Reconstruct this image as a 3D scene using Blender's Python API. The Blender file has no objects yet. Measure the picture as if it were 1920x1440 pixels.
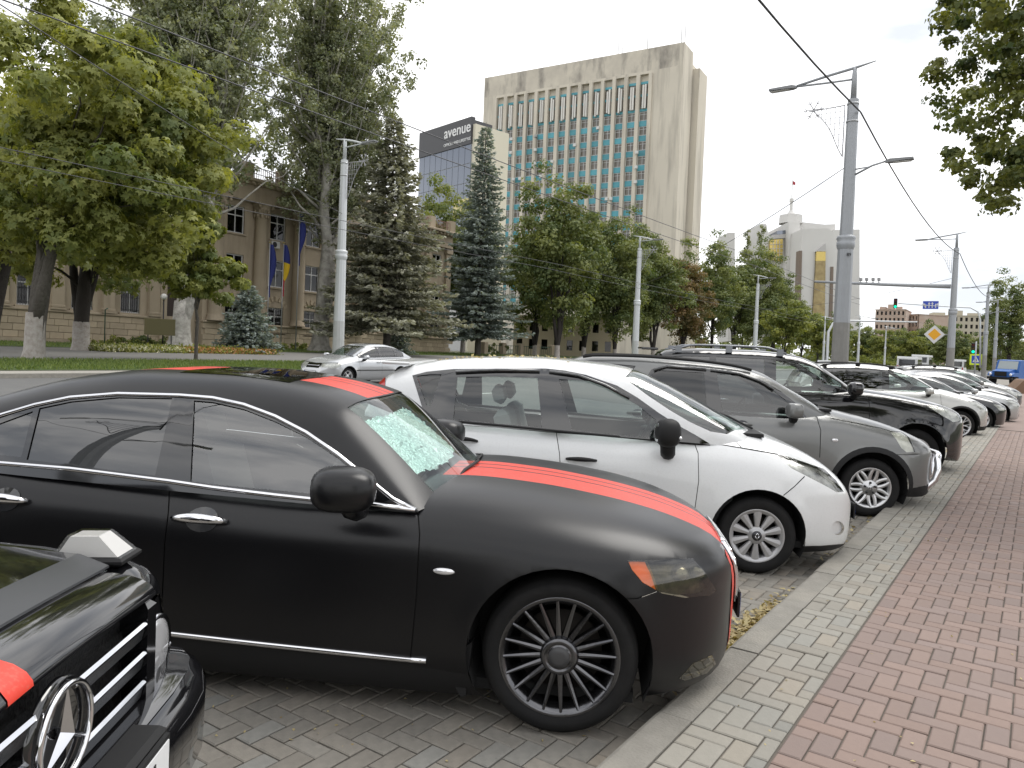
import bpy, bmesh, math, random
import numpy as np
from mathutils import Vector, Matrix
from mathutils.geometry import delaunay_2d_cdt
random.seed(7); RNG = np.random.default_rng(7)
sc = bpy.context.scene; COL = sc.collection
R = math.radians

# ------------------------------------------------------------------ camera
F, CX, CY = 1450.0, 960.0, 720.0                     # photo pixels (1920 x 1440)
def _n(v): v = np.array(v, float); return v/np.linalg.norm(v)
_dn = _n((-.040, 1, .030)); _gn = _n((-.050, 1, .0548))   # plumb line and road normal in camera axes
_up = -_dn
_vp = _n((1950-CX, 690-CY, F))                       # direction of the kerb
_Y = _n(_vp - _up*np.dot(_vp, _up)); _X = np.cross(_Y, _up)
CM = np.array([_X, _Y, _up])                         # world = CM @ camera(x right, y down, z forward)
_g = CM @ (-_gn); GX, GY = -_g[0]/_g[2], -_g[1]/_g[2]     # gentle slope of the street
H = 1.8; CAM = np.array([0, 0, H])
def gz(x, y): return GX*x + GY*y
def at(px, py, h=0.0):                               # photo pixel -> point on the sloping street (h above it)
    d = CM @ np.array([px-CX, py-CY, F])
    t = (h-H)/(d[2]-GX*d[0]-GY*d[1]); return CAM + t*d
def at_depth(px, py, Z):                             # photo pixel -> point at a given distance
    return CAM + CM @ np.array([px-CX, py-CY, F])*(Z/F)
def at_xz(px, x):                                    # ground point seen in column px with world x known
    d = CM @ np.array([px-CX, 0, F]); y = x*d[1]/d[0]; return np.array([x, y, gz(x, y)])
def height_at(px, py, x, y):                         # world z of pixel row py above ground point x,y
    d = CM @ np.array([px-CX, py-CY, F]); t = math.hypot(x, y)/math.hypot(d[0], d[1]); return H + t*d[2]
cam = bpy.data.cameras.new('camera'); camo = bpy.data.objects.new('camera', cam); COL.objects.link(camo)
cam.sensor_width = 36; cam.lens = F/1920*36; cam.clip_start = .05; cam.clip_end = 5000
camo.matrix_world = Matrix(((CM[0,0], -CM[0,1], -CM[0,2], CAM[0]), (CM[1,0], -CM[1,1], -CM[1,2], CAM[1]),
                            (CM[2,0], -CM[2,1], -CM[2,2], CAM[2]), (0, 0, 0, 1)))
sc.camera = camo
# ------------------------------------------------------------------ sky, sun, exposure
SUN_EL, SUN_ROT = R(60), R(25)
w = bpy.data.worlds.new('World'); sc.world = w; w.use_nodes = True
nt = w.node_tree; nt.nodes.clear(); N, L = nt.nodes.new, nt.links.new
wo = N('ShaderNodeOutputWorld'); bg = N('ShaderNodeBackground'); L(bg.outputs[0], wo.inputs[0])
sky = N('ShaderNodeTexSky'); sky.sky_type = 'NISHITA'; sky.sun_disc = False
sky.sun_elevation = SUN_EL; sky.sun_rotation = SUN_ROT
sk = N('ShaderNodeVectorMath'); sk.operation = 'SCALE'; sk.inputs[3].default_value = .1; L(sky.outputs[0], sk.inputs[0])
tc = N('ShaderNodeTexCoord'); mp = N('ShaderNodeMapping'); mp.inputs['Scale'].default_value = (1, 1, 2.6); L(tc.outputs['Generated'], mp.inputs[0])
n1 = N('ShaderNodeTexNoise'); n1.inputs['Scale'].default_value = 2.6; n1.inputs['Detail'].default_value = 6; n1.inputs['Roughness'].default_value = .55; L(mp.outputs[0], n1.inputs[0])
cr = N('ShaderNodeValToRGB'); cr.color_ramp.elements[0].position = .37; cr.color_ramp.elements[1].position = .58
cr.color_ramp.elements[0].color = (.60, .625, .67, 1); cr.color_ramp.elements[1].color = (1.14, 1.13, 1.12, 1); L(n1.outputs[0], cr.inputs[0])
mx = N('ShaderNodeMixRGB'); mx.inputs[0].default_value = .93; L(sk.outputs[0], mx.inputs[1]); L(cr.outputs[0], mx.inputs[2])
L(mx.outputs[0], bg.inputs[0]); bg.inputs[1].default_value = 1.0
sun = bpy.data.lights.new('sun', 'SUN'); sun.energy = 1.5; sun.angle = R(35); sun.color = (1, .97, .92)
suno = bpy.data.objects.new('sun', sun); COL.objects.link(suno)
suno.rotation_euler = (R(90)-SUN_EL, 0, R(180)-SUN_ROT)
sc.view_settings.view_transform = 'Standard'; sc.view_settings.look = 'None'
sc.view_settings.exposure = 0.65; sc.view_settings.gamma = 1
try:
    sc.cycles.use_denoising = True; sc.cycles.max_bounces = 8; sc.cycles.transparent_max_bounces = 16
    sc.cycles.sample_clamp_indirect = 4; sc.cycles.caustics_reflective = False; sc.cycles.caustics_refractive = False
except Exception: pass

# ------------------------------------------------------------------ materials
MATS = {}
def mat(name, col=(.5,.5,.5), rough=.6, metal=0., noise=None, bump=None, attr=None, coat=0., spec=.5, vary=0., emit=None, dirt=None, streak=None):
    """noise=(scale, amount[, colour]) mottles the colour; bump=(scale, strength); attr = colour attribute that scales the colour"""
    if name in MATS: return MATS[name]
    m = bpy.data.materials.new(name); m.use_nodes = True; MATS[name] = m
    nt = m.node_tree; b = nt.nodes['Principled BSDF']; N, L = nt.nodes.new, nt.links.new
    b.inputs['Roughness'].default_value = rough; b.inputs['Metallic'].default_value = metal
    b.inputs['Specular IOR Level'].default_value = spec
    if coat: b.inputs['Coat Weight'].default_value = coat; b.inputs['Coat Roughness'].default_value = .04
    src = None
    rgb = N('ShaderNodeRGB'); rgb.outputs[0].default_value = (*col, 1); src = rgb.outputs[0]
    co = N('ShaderNodeTexCoord').outputs['Object'] if not attr == 'world' else N('ShaderNodeNewGeometry').outputs['Position']
    def mixin(fac, colr, blend='MIX'):
        nonlocal src
        x = N('ShaderNodeMixRGB'); x.blend_type = blend
        if isinstance(fac, (int, float)): x.inputs[0].default_value = fac
        else: L(fac, x.inputs[0])
        L(src, x.inputs[1])
        if isinstance(colr, tuple): x.inputs[2].default_value = (*colr[:3], 1)
        else: L(colr, x.inputs[2])
        src = x.outputs[0]
    def noi(scale, lo, hi, detail=5, vec=None, w=.6):
        t = N('ShaderNodeTexNoise'); t.inputs['Scale'].default_value = scale; t.inputs['Detail'].default_value = detail; t.inputs['Roughness'].default_value = w
        L(vec or co, t.inputs[0]); r = N('ShaderNodeMapRange'); r.inputs[1].default_value = lo; r.inputs[2].default_value = hi
        L(t.outputs[0], r.inputs[0]); return r.outputs[0]
    if noise:
        c2 = noise[2] if len(noise) > 2 else tuple(c*.45 for c in col)
        f = noi(noise[0], .35, .7); q = N('ShaderNodeMath'); q.operation = 'MULTIPLY'; L(f, q.inputs[0]); q.inputs[1].default_value = noise[1]
        mixin(q.outputs[0], c2)
    if streak:                                        # rain streaks running down
        mpn = N('ShaderNodeMapping'); mpn.inputs['Scale'].default_value = streak[0]; L(co, mpn.inputs[0])
        f = noi(1.0, .48, .74, 6, mpn.outputs[0]); q = N('ShaderNodeMath'); q.operation = 'MULTIPLY'; L(f, q.inputs[0]); q.inputs[1].default_value = streak[1]
        mixin(q.outputs[0], streak[2])
    if dirt:
        f = noi(dirt[0], .5, .66, 8); q = N('ShaderNodeMath'); q.operation = 'MULTIPLY'; L(f, q.inputs[0]); q.inputs[1].default_value = dirt[1]
        mixin(q.outputs[0], dirt[2])
    if attr and attr != 'world':
        a = N('ShaderNodeVertexColor'); a.layer_name = attr; mixin(1.0, a.outputs[0], 'MULTIPLY')
    if vary:
        o = N('ShaderNodeObjectInfo'); r = N('ShaderNodeMapRange'); r.inputs[3].default_value = 1-vary; r.inputs[4].default_value = 1+vary; L(o.outputs['Random'], r.inputs[0])
        v = N('ShaderNodeVectorMath'); v.operation = 'SCALE'; L(src, v.inputs[0]); L(r.outputs[0], v.inputs[3]); src = v.outputs[0]
    L(src, b.inputs['Base Color'])
    if bump:
        t = N('ShaderNodeTexNoise'); t.inputs['Scale'].default_value = bump[0]; t.inputs['Detail'].default_value = 6; L(co, t.inputs[0])
        bp = N('ShaderNodeBump'); bp.inputs['Strength'].default_value = bump[1]; bp.inputs['Distance'].default_value = bump[2] if len(bump) > 2 else .01
        L(t.outputs[0], bp.inputs['Height']); L(bp.outputs[0], b.inputs['Normal'])
    if emit: b.inputs['Emission Color'].default_value = (*emit[0], 1); b.inputs['Emission Strength'].default_value = emit[1]
    return m
def glass(name, tint=(.55,.62,.6), refl=1.0, rough=.0, ior=1.75):
    """thin pane: tinted see-through plus fresnel reflection"""
    if name in MATS: return MATS[name]
    m = bpy.data.materials.new(name); m.use_nodes = True; MATS[name] = m; nt = m.node_tree; nt.nodes.clear(); N, L = nt.nodes.new, nt.links.new
    o = N('ShaderNodeOutputMaterial'); t = N('ShaderNodeBsdfTransparent'); t.inputs[0].default_value = (*tint, 1)
    g = N('ShaderNodeBsdfGlossy'); g.inputs['Roughness'].default_value = rough; g.inputs[0].default_value = (refl, refl, refl, 1)
    fr = N('ShaderNodeFresnel'); ge = N('ShaderNodeNewGeometry'); mr = N('ShaderNodeMapRange'); mr.inputs[3].default_value = ior; mr.inputs[4].default_value = 1/ior
    L(ge.outputs['Backfacing'], mr.inputs[0]); L(mr.outputs[0], fr.inputs[0])          # a thin pane reflects alike from both sides
    x = N('ShaderNodeMixShader'); L(fr.outputs[0], x.inputs[0]); L(t.outputs[0], x.inputs[1]); L(g.outputs[0], x.inputs[2]); L(x.outputs[0], o.inputs[0])
    return m
def foliage(name, c1=(.1,.1,.1), c2=(.1,.1,.1), trans=.3):
    """leaf: two leaf colours mixed by a per-leaf attribute, with light coming through"""
    if name in MATS: return MATS[name]
    m = bpy.data.materials.new(name); m.use_nodes = True; MATS[name] = m; nt = m.node_tree; nt.nodes.clear(); N, L = nt.nodes.new, nt.links.new
    o = N('ShaderNodeOutputMaterial'); a = N('ShaderNodeVertexColor'); a.layer_name = 'tone'
    x = N('ShaderNodeMixRGB'); x.inputs[1].default_value = (*c1, 1); x.inputs[2].default_value = (*c2, 1); L(a.outputs[0], x.inputs[0])
    d = N('ShaderNodeBsdfPrincipled'); d.inputs['Roughness'].default_value = .55; d.inputs['Specular IOR Level'].default_value = .35; L(x.outputs[0], d.inputs['Base Color'])
    t = N('ShaderNodeBsdfTranslucent'); y = N('ShaderNodeMixRGB'); y.blend_type = 'MULTIPLY'; y.inputs[0].default_value = 1; y.inputs[2].default_value = (1.25, 1.2, .45, 1); L(x.outputs[0], y.inputs[1]); L(y.outputs[0], t.inputs[0])
    s = N('ShaderNodeMixShader'); s.inputs[0].default_value = trans; L(d.outputs[0], s.inputs[1]); L(t.outputs[0], s.inputs[2]); L(s.outputs[0], o.inputs[0])
    return m

# ------------------------------------------------------------------ mesh helpers
def new_obj(name, me, parent=None, m=None):
    o = bpy.data.objects.new(name, me); COL.objects.link(o)
    if parent is not None: o.parent = parent
    if m is not None: me.materials.clear(); me.materials.append(m)
    return o
def mesh_np(name, V, Fc, m=None, parent=None, smooth=False, tone=None, normals=None):
    """V (n,3), Fc (k,3|4) arrays or list of lists"""
    me = bpy.data.meshes.new(name)
    if isinstance(Fc, np.ndarray):
        V = np.asarray(V, np.float32); k, c = Fc.shape
        me.vertices.add(len(V)); me.vertices.foreach_set('co', V.ravel())
        me.loops.add(k*c); me.loops.foreach_set('vertex_index', Fc.astype(np.int32).ravel())
        me.polygons.add(k); me.polygons.foreach_set('loop_start', np.arange(0, k*c, c, dtype=np.int32))
        me.update(calc_edges=True)
    else:
        me.from_pydata([tuple(v) for v in V], [], [tuple(f) for f in Fc]); me.update()
    if smooth: me.polygons.foreach_set('use_smooth', np.ones(len(me.polygons), bool))
    if tone is not None:
        ca = me.color_attributes.new('tone', 'FLOAT_COLOR', 'POINT'); t = np.asarray(tone, np.float32)
        if t.ndim == 1: t = np.stack([t, t, t, np.ones_like(t)], 1)
        ca.data.foreach_set('color', t.ravel())
    if normals is not None:
        me.normals_split_custom_set_from_vertices([tuple(n) for n in normals])
    return new_obj(name, me, parent, m)
def setp(o, label=None, cat=None, group=None, kind=None):
    if label: o['label'] = label
    if cat: o['category'] = cat
    if group: o['group'] = group
    if kind: o['kind'] = kind
    return o
def empty(name, loc=(0,0,0), rz=0., tilt=False):
    o = bpy.data.objects.new(name, None); COL.objects.link(o)
    o.empty_display_size = .3
    M = Matrix.Translation(Vector(loc)) @ (TILT if tilt else Matrix.Identity(4)) @ Matrix.Rotation(rz, 4, 'Z'); o.matrix_world = M
    return o
_zx = Vector((1, 0, GX)).normalized(); _zn = Vector((-GX, -GY, 1)).normalized(); _zy = _zn.cross(_zx)
TILT = Matrix(((_zx.x, _zy.x, _zn.x, 0), (_zx.y, _zy.y, _zn.y, 0), (_zx.z, _zy.z, _zn.z, 0), (0, 0, 0, 1)))
class MB:
    """collects shapes, then becomes ONE mesh object"""
    def __init__(s): s.v = []; s.f = []; s.sm = []
    def add(s, V, Fc, smooth=False):
        b = len(s.v); s.v += [tuple(p) for p in V]; s.f += [tuple(i+b for i in f) for f in Fc]; s.sm += [smooth]*len(Fc); return s
    def box(s, x0, x1, y0, y1, z0, z1, M=None, bev=0.):
        if bev > 0:
            b = bev; V = []
            for z, i in ((z0, b), (z0+b, 0), (z1-b, 0), (z1, b)):
                V += [(x0+i, y0+i, z), (x1-i, y0+i, z), (x1-i, y1-i, z), (x0+i, y1-i, z)]
            Fc = [(3, 2, 1, 0), (12, 13, 14, 15)]
            for r in range(3):
                for k in range(4): Fc.append((r*4+k, r*4+(k+1) % 4, r*4+4+(k+1) % 4, r*4+4+k))
        else:
            V = [(x0,y0,z0),(x1,y0,z0),(x1,y1,z0),(x0,y1,z0),(x0,y0,z1),(x1,y0,z1),(x1,y1,z1),(x0,y1,z1)]
            Fc = [(3,2,1,0),(4,5,6,7),(0,1,5,4),(1,2,6,5),(2,3,7,6),(3,0,4,7)]
        if M is not None: V = [tuple(M @ Vector(p)) for p in V]
        return s.add(V, Fc)
    def tube(s, pts, rad, n=8, cap=True, smooth=True):
        pts = [Vector(p) for p in pts]; rr = rad if isinstance(rad, (list, tuple)) else [rad]*len(pts)
        V = []; Fc = []; k = len(pts); ref = None
        for i, p in enumerate(pts):
            d = (pts[min(i+1, k-1)] - pts[max(i-1, 0)]).normalized()
            if ref is None: ref = Vector((0, 0, 1)) if abs(d.z) < .9 else Vector((1, 0, 0))
            a = d.cross(ref); a = a.normalized() if a.length > 1e-6 else Vector((1, 0, 0)); b = d.cross(a).normalized(); ref = -b if False else a.cross(d)
            for j in range(n):
                t = 2*math.pi*j/n; V.append(p + (a*math.cos(t) + b*math.sin(t))*rr[i])
        for i in range(k-1):
            for j in range(n): Fc.append((i*n+j, i*n+(j+1) % n, (i+1)*n+(j+1) % n, (i+1)*n+j))
        s.add(V, Fc, smooth)
        if cap: s.f += [tuple(len(s.v)-len(V)+j for j in reversed(range(n))), tuple(len(s.v)-n+j for j in range(n))]; s.sm += [False, False]
        return s
    def lathe(s, prof, n=24, M=None, smooth=True):
        """prof: (r, h) pairs about local Z"""
        V = []; Fc = []; k = len(prof)
        for r, h in prof:
            for j in range(n):
                t = 2*math.pi*j/n; V.append((r*math.cos(t), r*math.sin(t), h))
        for i in range(k-1):
            for j in range(n): Fc.append((i*n+j, i*n+(j+1) % n, (i+1)*n+(j+1) % n, (i+1)*n+j))
        if M is not None: V = [tuple(M @ Vector(p)) for p in V]
        return s.add(V, Fc, smooth)
    def ellip(s, c, r, n=12, m=8, M=None, p=1.0):
        V = []; Fc = []
        sg = lambda v: math.copysign(abs(v)**p, v)
        for i in range(m+1):
            a = -math.pi/2 + math.pi*i/m
            for j in range(n):
                t = 2*math.pi*j/n; q = Vector((r[0]*sg(math.cos(a))*sg(math.cos(t)), r[1]*sg(math.cos(a))*sg(math.sin(t)), r[2]*sg(math.sin(a))))
                if M is not None: q = M @ q
                V.append(q + Vector(c))
        for i in range(m):
            for j in range(n): Fc.append((i*n+j, i*n+(j+1) % n, (i+1)*n+(j+1) % n, (i+1)*n+j))
        return s.add(V, Fc, True)
    def prism(s, poly, z0, z1, M=None):
        k = len(poly); V = [(x, y, z0) for x, y in poly] + [(x, y, z1) for x, y in poly]
        Fc = [tuple(range(k-1, -1, -1)), tuple(range(k, 2*k))] + [(i, (i+1) % k, k+(i+1) % k, k+i) for i in range(k)]
        if M is not None: V = [tuple(M @ Vector(p)) for p in V]
        return s.add(V, Fc)
    def mesh(s, name):
        me = bpy.data.meshes.new(name); me.from_pydata(s.v, [], s.f); me.update()
        me.polygons.foreach_set('use_smooth', np.array(s.sm, bool)); return me
    def build(s, name, m, parent=None): return new_obj(name, s.mesh(name), parent, m)
def link_copy(o, parent=None):
    c = o.copy(); COL.objects.link(c); c.parent = parent; c.matrix_parent_inverse = o.matrix_parent_inverse
    for ch in o.children: link_copy(ch, c)
    return c
def poly_in(poly, X, Y):
    """points in polygon, vectorised"""
    P = np.asarray(poly); ins = np.zeros(np.shape(X), bool); j = len(P)-1
    for i in range(len(P)):
        xi, yi = P[i]; xj, yj = P[j]
        c = ((yi > Y) != (yj > Y)) & (X < (xj-xi)*(Y-yi)/((yj-yi) if yj != yi else 1e-12) + xi)
        ins ^= c; j = i
    return ins
def text_obj(name, body, size, m, M, parent=None, depth=.01, bold=False):
    c = bpy.data.curves.new(name, 'FONT'); c.body = body; c.size = size; c.extrude = depth; c.align_x = 'CENTER'; c.align_y = 'CENTER'
    if bold: c.offset = size*.012
    o = bpy.data.objects.new(name, c); COL.objects.link(o)
    dg = bpy.context.evaluated_depsgraph_get(); me = bpy.data.meshes.new_from_object(o.evaluated_get(dg)); bpy.data.objects.remove(o)
    me.name = name; me.transform(M); return new_obj(name, me, parent, m)
# ------------------------------------------------------------------ car bodies
def crv(pts):
    """smooth monotone curve through (x, value) pairs"""
    P = np.array(sorted(pts), float); x, y = P[:, 0], P[:, 1]; h = np.diff(x); d = np.diff(y)/h; m = np.zeros(len(x))
    m[0], m[-1] = d[0], d[-1]
    for i in range(1, len(x)-1):
        if d[i-1]*d[i] > 0:
            w1, w2 = 2*h[i]+h[i-1], h[i]+2*h[i-1]; m[i] = (w1+w2)/(w1/d[i-1]+w2/d[i])
    def f(q):
        q = np.clip(np.asarray(q, float), x[0], x[-1]); i = np.clip(np.searchsorted(x, q)-1, 0, len(x)-2)
        t = (q-x[i])/h[i]; return (1+2*t)*(1-t)**2*y[i] + t*(1-t)**2*h[i]*m[i] + t*t*(3-2*t)*y[i+1] + t*t*(t-1)*h[i]*m[i+1]
    return f
def dens(poly, step=.05, closed=True):
    out = []; n = len(poly)
    for i in range(n if closed else n-1):
        a = np.array(poly[i], float); b = np.array(poly[(i+1) % n], float); k = max(1, int(np.hypot(*(b-a))/step))
        out += [tuple(a+(b-a)*j/k) for j in range(k)]
    if not closed: out.append(tuple(poly[-1]))
    return out
def strip(line, wd):
    """thin closed polygon around an open polyline"""
    P = np.array(line, float); T = np.gradient(P, axis=0); T /= np.linalg.norm(T, axis=1)[:, None]+1e-9; Nn = np.stack([-T[:, 1], T[:, 0]], 1)
    return [tuple(p) for p in P+Nn*wd/2] + [tuple(p) for p in (P-Nn*wd/2)[::-1]]
class Shell:
    """half car skin: pos(x, v) -> y, z (y >= 0); the right half is its mirror image"""
    def __init__(s, x0, x1, vmax, pos, dx=.05, nv=26, ends=(.25, .25), vs=.55):
        s.x0, s.x1, s.vm, s.pos, s.vs = x0, x1, vmax, pos, vs
        n = max(8, int((x1-x0)/dx)); u = np.linspace(0, 1, n+1); xs = x0+(x1-x0)*u
        ex = [x1-ends[1]*(1-math.cos(t)) for t in np.linspace(0, math.pi/2, 11)[:-1]] if ends[1] else []
        rx = [x0+ends[0]*(1-math.cos(t)) for t in np.linspace(0, math.pi/2, 11)[:-1]] if ends[0] else []
        xs = [x for x in xs if (x < x1-ends[1] or not ends[1]) and (x > x0+ends[0] or not ends[0])]
        s.xs = np.array(sorted(set([round(x, 5) for x in list(xs)+ex+rx]))); s.v = np.linspace(0, vmax, nv)
        s.feats = []; s._b = None
    def xyz(s, x, v):
        return s.pos(np.asarray(x, float), np.asarray(v, float))
    def bvh(s):
        if s._b is None:
            from mathutils.bvhtree import BVHTree
            Xg, Vg = np.meshgrid(s.xs, np.linspace(0, s.vm, 60), indexing='ij'); P = s.xyz(Xg.ravel(), Vg.ravel()); P[:, 1] *= -1
            a, b = Xg.shape; I = np.arange(a*b).reshape(a, b)
            T = np.concatenate([np.stack([I[:-1, :-1], I[1:, :-1], I[1:, 1:]], -1).reshape(-1, 3), np.stack([I[:-1, :-1], I[1:, 1:], I[:-1, 1:]], -1).reshape(-1, 3)])
            s._b = (BVHTree.FromPolygons([tuple(p) for p in P], [tuple(map(int, t)) for t in T]), P, T, Xg.ravel(), Vg.ravel())
        return s._b
    def pick(s, px, py, Minv):
        """photo pixel -> (x, v) on the right-hand skin"""
        b, P, T, Xg, Vg = s.bvh(); o = Minv @ Vector(CAM); d = (Minv.to_3x3() @ Vector(CM @ np.array([px-CX, py-CY, F]))).normalized()
        loc, nor, idx, dist = b.ray_cast(o, d)
        if loc is None:
            best = None
            for t in np.linspace(2, 14, 240):
                q = o+d*t; l, n_, i_, dd = b.find_nearest(q)
                if best is None or dd < best[0]: best = (dd, l, i_)
            loc, idx = best[1], best[2]
        t = T[idx]; A, B, Cc = (Vector(P[k]) for k in t)
        v0, v1, v2 = B-A, Cc-A, Vector(loc)-A; d00, d01, d11, d20, d21 = v0.dot(v0), v0.dot(v1), v1.dot(v1), v2.dot(v0), v2.dot(v1); dn = d00*d11-d01*d01 or 1e-12
        w1 = (d11*d20-d01*d21)/dn; w2 = (d00*d21-d01*d20)/dn; w0 = 1-w1-w2
        return (w0*Xg[t[0]]+w1*Xg[t[1]]+w2*Xg[t[2]], w0*Vg[t[0]]+w1*Vg[t[1]]+w2*Vg[t[2]])
    def v_of_z(s, x, z):
        vv = np.linspace(0, s.vm, 400); zz = s.xyz(np.full(400, x), vv)[:, 2]; zz = np.maximum.accumulate(zz)
        return float(np.interp(z, zz, vv))
    def v_of_y(s, x, y):
        vv = np.linspace(s.vm*.45, s.vm, 300); yy = s.xyz(np.full(300, x), vv)[:, 1]; return float(np.interp(y, yy[::-1], vv[::-1]))
    def side(s, cls, poly, step=.05): s.feats.append((cls, [(x, s.v_of_z(x, z)) for x, z in dens(poly, step)])); return s
    def top(s, cls, poly, step=.06): s.feats.append((cls, [(x, s.v_of_y(x, y)) for x, y in dens(poly, step)])); return s
    def par(s, cls, poly, step=.06): s.feats.append((cls, dens(poly, step))); return s
    def pix(s, cls, poly, Minv, step=12): s.feats.append((cls, [s.pick(x, y, Minv) for x, y in dens(poly, step)])); return s
    def seam(s, line, wd=.006, z=True, cls='seam'):
        L_ = dens(line, .05, False); s.feats.append((cls, strip([(x, (s.v_of_z(x, q) if z else q)*s.vs) for x, q in L_], wd))); s.feats[-1] = (cls, [(a, b/s.vs) for a, b in s.feats[-1][1]]); return s
    def pseam(s, line, Minv, wd=.006, cls='seam'):
        L_ = [s.pick(x, y, Minv) for x, y in dens(line, 15, False)]; s.feats.append((cls, [(a, b/s.vs) for a, b in strip([(x, v*s.vs) for x, v in L_], wd)])); return s
    def p3(s, px, py, Minv, off=0.):
        x, v = s.pick(px, py, Minv); e = 1e-3; p = s.xyz([x], [v])[0]; a = s.xyz([x+e], [v])[0]-s.xyz([x-e], [v])[0]; b = s.xyz([x], [min(v+e, s.vm)])[0]-s.xyz([x], [v-e])[0]
        n = np.cross(b, a); n /= np.linalg.norm(n)+1e-12
        if n[1] < 0: n = -n
        p = p+n*off; p[1] *= -1; return Vector(p)
    def build(s, drop=None):
        """-> {class: (verts, faces, normals)} for both halves, key (class, side)"""
        Xg, Vg = np.meshgrid(s.xs, s.v, indexing='ij'); pts = [Vector((a, b*s.vs)) for a, b in zip(Xg.ravel(), Vg.ravel())]; edges = []
        polys = []
        for cls, p in s.feats:
            q = [(float(np.clip(a, s.x0, s.x1)), float(np.clip(b, 0, s.vm))) for a, b in p]; k = len(pts)
            pts += [Vector((a, b*s.vs)) for a, b in q]; edges += [(k+i, k+(i+1) % len(q)) for i in range(len(q))]; polys.append((cls, q))
        vo, eo, fo, _, _, _ = delaunay_2d_cdt(pts, edges, [], 0, 1e-5)
        V2 = np.array([(v.x, v.y/s.vs) for v in vo]); T = np.array(fo, int)
        cen = V2[T].mean(1); cls = np.full(len(T), 'body', dtype=object); done = np.zeros(len(T), bool)
        for c, q in polys:
            m = poly_in(q, cen[:, 0], cen[:, 1]) & ~done; cls[m] = c; done |= m
        P = s.xyz(V2[:, 0], V2[:, 1]); nrm = np.zeros_like(P)
        if drop is not None: cls[drop(P[T].mean(1)) & (cls == 'body')] = 'hole'
        fn = np.cross(P[T[:, 1]]-P[T[:, 0]], P[T[:, 2]]-P[T[:, 0]])
        # orient outwards (y>0 half): triangles in param space share one orientation
        if fn[:, 1].sum() < 0: T = T[:, ::-1]; fn = -fn
        for k in range(3): np.add.at(nrm, T[:, k], fn)
        onc = P[:, 1] < 1e-4; nrm[onc, 1] = 0
        nrm /= np.linalg.norm(nrm, axis=1)[:, None]+1e-12
        out = {}
        for c in set(cls):
            if c == 'hole': continue
            t = T[cls == c]
            for sd in (1, -1):
                u, inv = np.unique(t, return_inverse=True); p = P[u].copy(); n = nrm[u].copy(); f = inv.reshape(-1, 3)
                if sd < 0: p[:, 1] *= -1; n[:, 1] *= -1; f = f[:, ::-1]
                out[(c, sd)] = (p, f, n)
        return out
def sup(al, n):
    c, q = np.cos(al), np.sin(al); r = (np.abs(c)**n+np.abs(q)**n)**(-1/n); return r*c, r*q
def lower_shell(S):
    """body below the belt line from the spec's curves"""
    top, bot, wc = crv(S['top']), crv(S['bot']), crv(S.get('w', [(S['xr'], S['hw']), (S['xf'], S['hw'])]))
    zm0, xf, xr, Rf, Rr, mf, mr = S['zm'], S['xf'], S['xr'], S.get('Rf', .7), S.get('Rr', .5), S.get('mf', 2.3), S.get('mr', 2.5)
    n, tuck, tum = S.get('n', 5.0), S.get('tuck', .09), S.get('tum', .04); arch = S['arch']; lip = S.get('lip', .015); crease = S.get('crease', [])
    nx = crv(S['nx']) if 'nx' in S else None
    def pos(x, v):
        x = np.atleast_1d(x); v = np.atleast_1d(v); zt, zb = top(x), bot(x); zm = np.minimum(np.maximum(zm0, zb+.3*(zt-zb)), zb+.75*(zt-zb))
        cf = np.clip((x-(xf-Rf))/Rf, 0, 1); c2 = np.clip(((xr+Rr)-x)/Rr, 0, 1)
        wd = wc(x)*np.maximum(1-cf**mf, 0)**(1/mf)*np.maximum(1-c2**mr, 0)**(1/mr)
        nn = nx(x) if nx else n
        s_ = np.clip(1-v, 0, 1); al = np.clip(v-1, 0, 1)*math.pi/2; cc, qq = sup(al, nn)
        lowp = v < 1
        z = np.where(lowp, zm-(zm-zb)*s_, zm+(zt-zm)*qq); y = np.where(lowp, wd*(1-tuck*s_**2.2-.05*s_**9), wd*np.clip(cc, 0, 1)*(1-tum*qq**2))
        y = np.where(v >= 1.99999, 0, y)
        for ax, az, ra in arch:                       # rolled lips and swelling over the wheels
            d = np.hypot(x-ax, z-az)-ra; up = np.clip((z-az+.25)/.2, 0, 1)*np.clip((1.0-np.abs(y)/np.maximum(wd, .01))*-8+2.2, 0, 1)
            y = y+up*np.where(wd > .4, 1, 0)*(lip*np.exp(-(np.maximum(d, 0)/.05)**2)+S.get('swell', .02)*np.exp(-(d/.22)**2)*np.clip((top(x)-z)/.15, 0, 1))
        for (x0, z0, x1, z1, amp, wdt) in crease:     # pressed lines along the flank
            t = np.clip((x-x0)/(x1-x0), 0, 1); zc = z0+(z1-z0)*t; fade = np.clip(np.minimum(x-min(x0, x1), max(x0, x1)-x)/.3, 0, 1)
            y = y+amp*fade*np.where(z < zc, np.exp(-((z-zc)/(wdt*1.8))**2), np.exp(-((z-zc)/(wdt*.6))**2))*(wd > .5)
        hr = S.get('hoodridge')
        if hr:                                        # raised shoulders along the bonnet
            yy, amp, wdt, xa, xb = hr; fx = np.clip((x-xa)/.2, 0, 1)*np.clip((xb-x)/.2, 0, 1); z = z+np.where(v > 1.3, amp*fx*np.exp(-((y-yy*wd)/wdt)**2), 0)
        return np.stack([x, y, z], 1)
    sh = Shell(xr, xf, 2.0, pos, S.get('dx', .05), S.get('nv', 40), (.3, .4)); return sh
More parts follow.
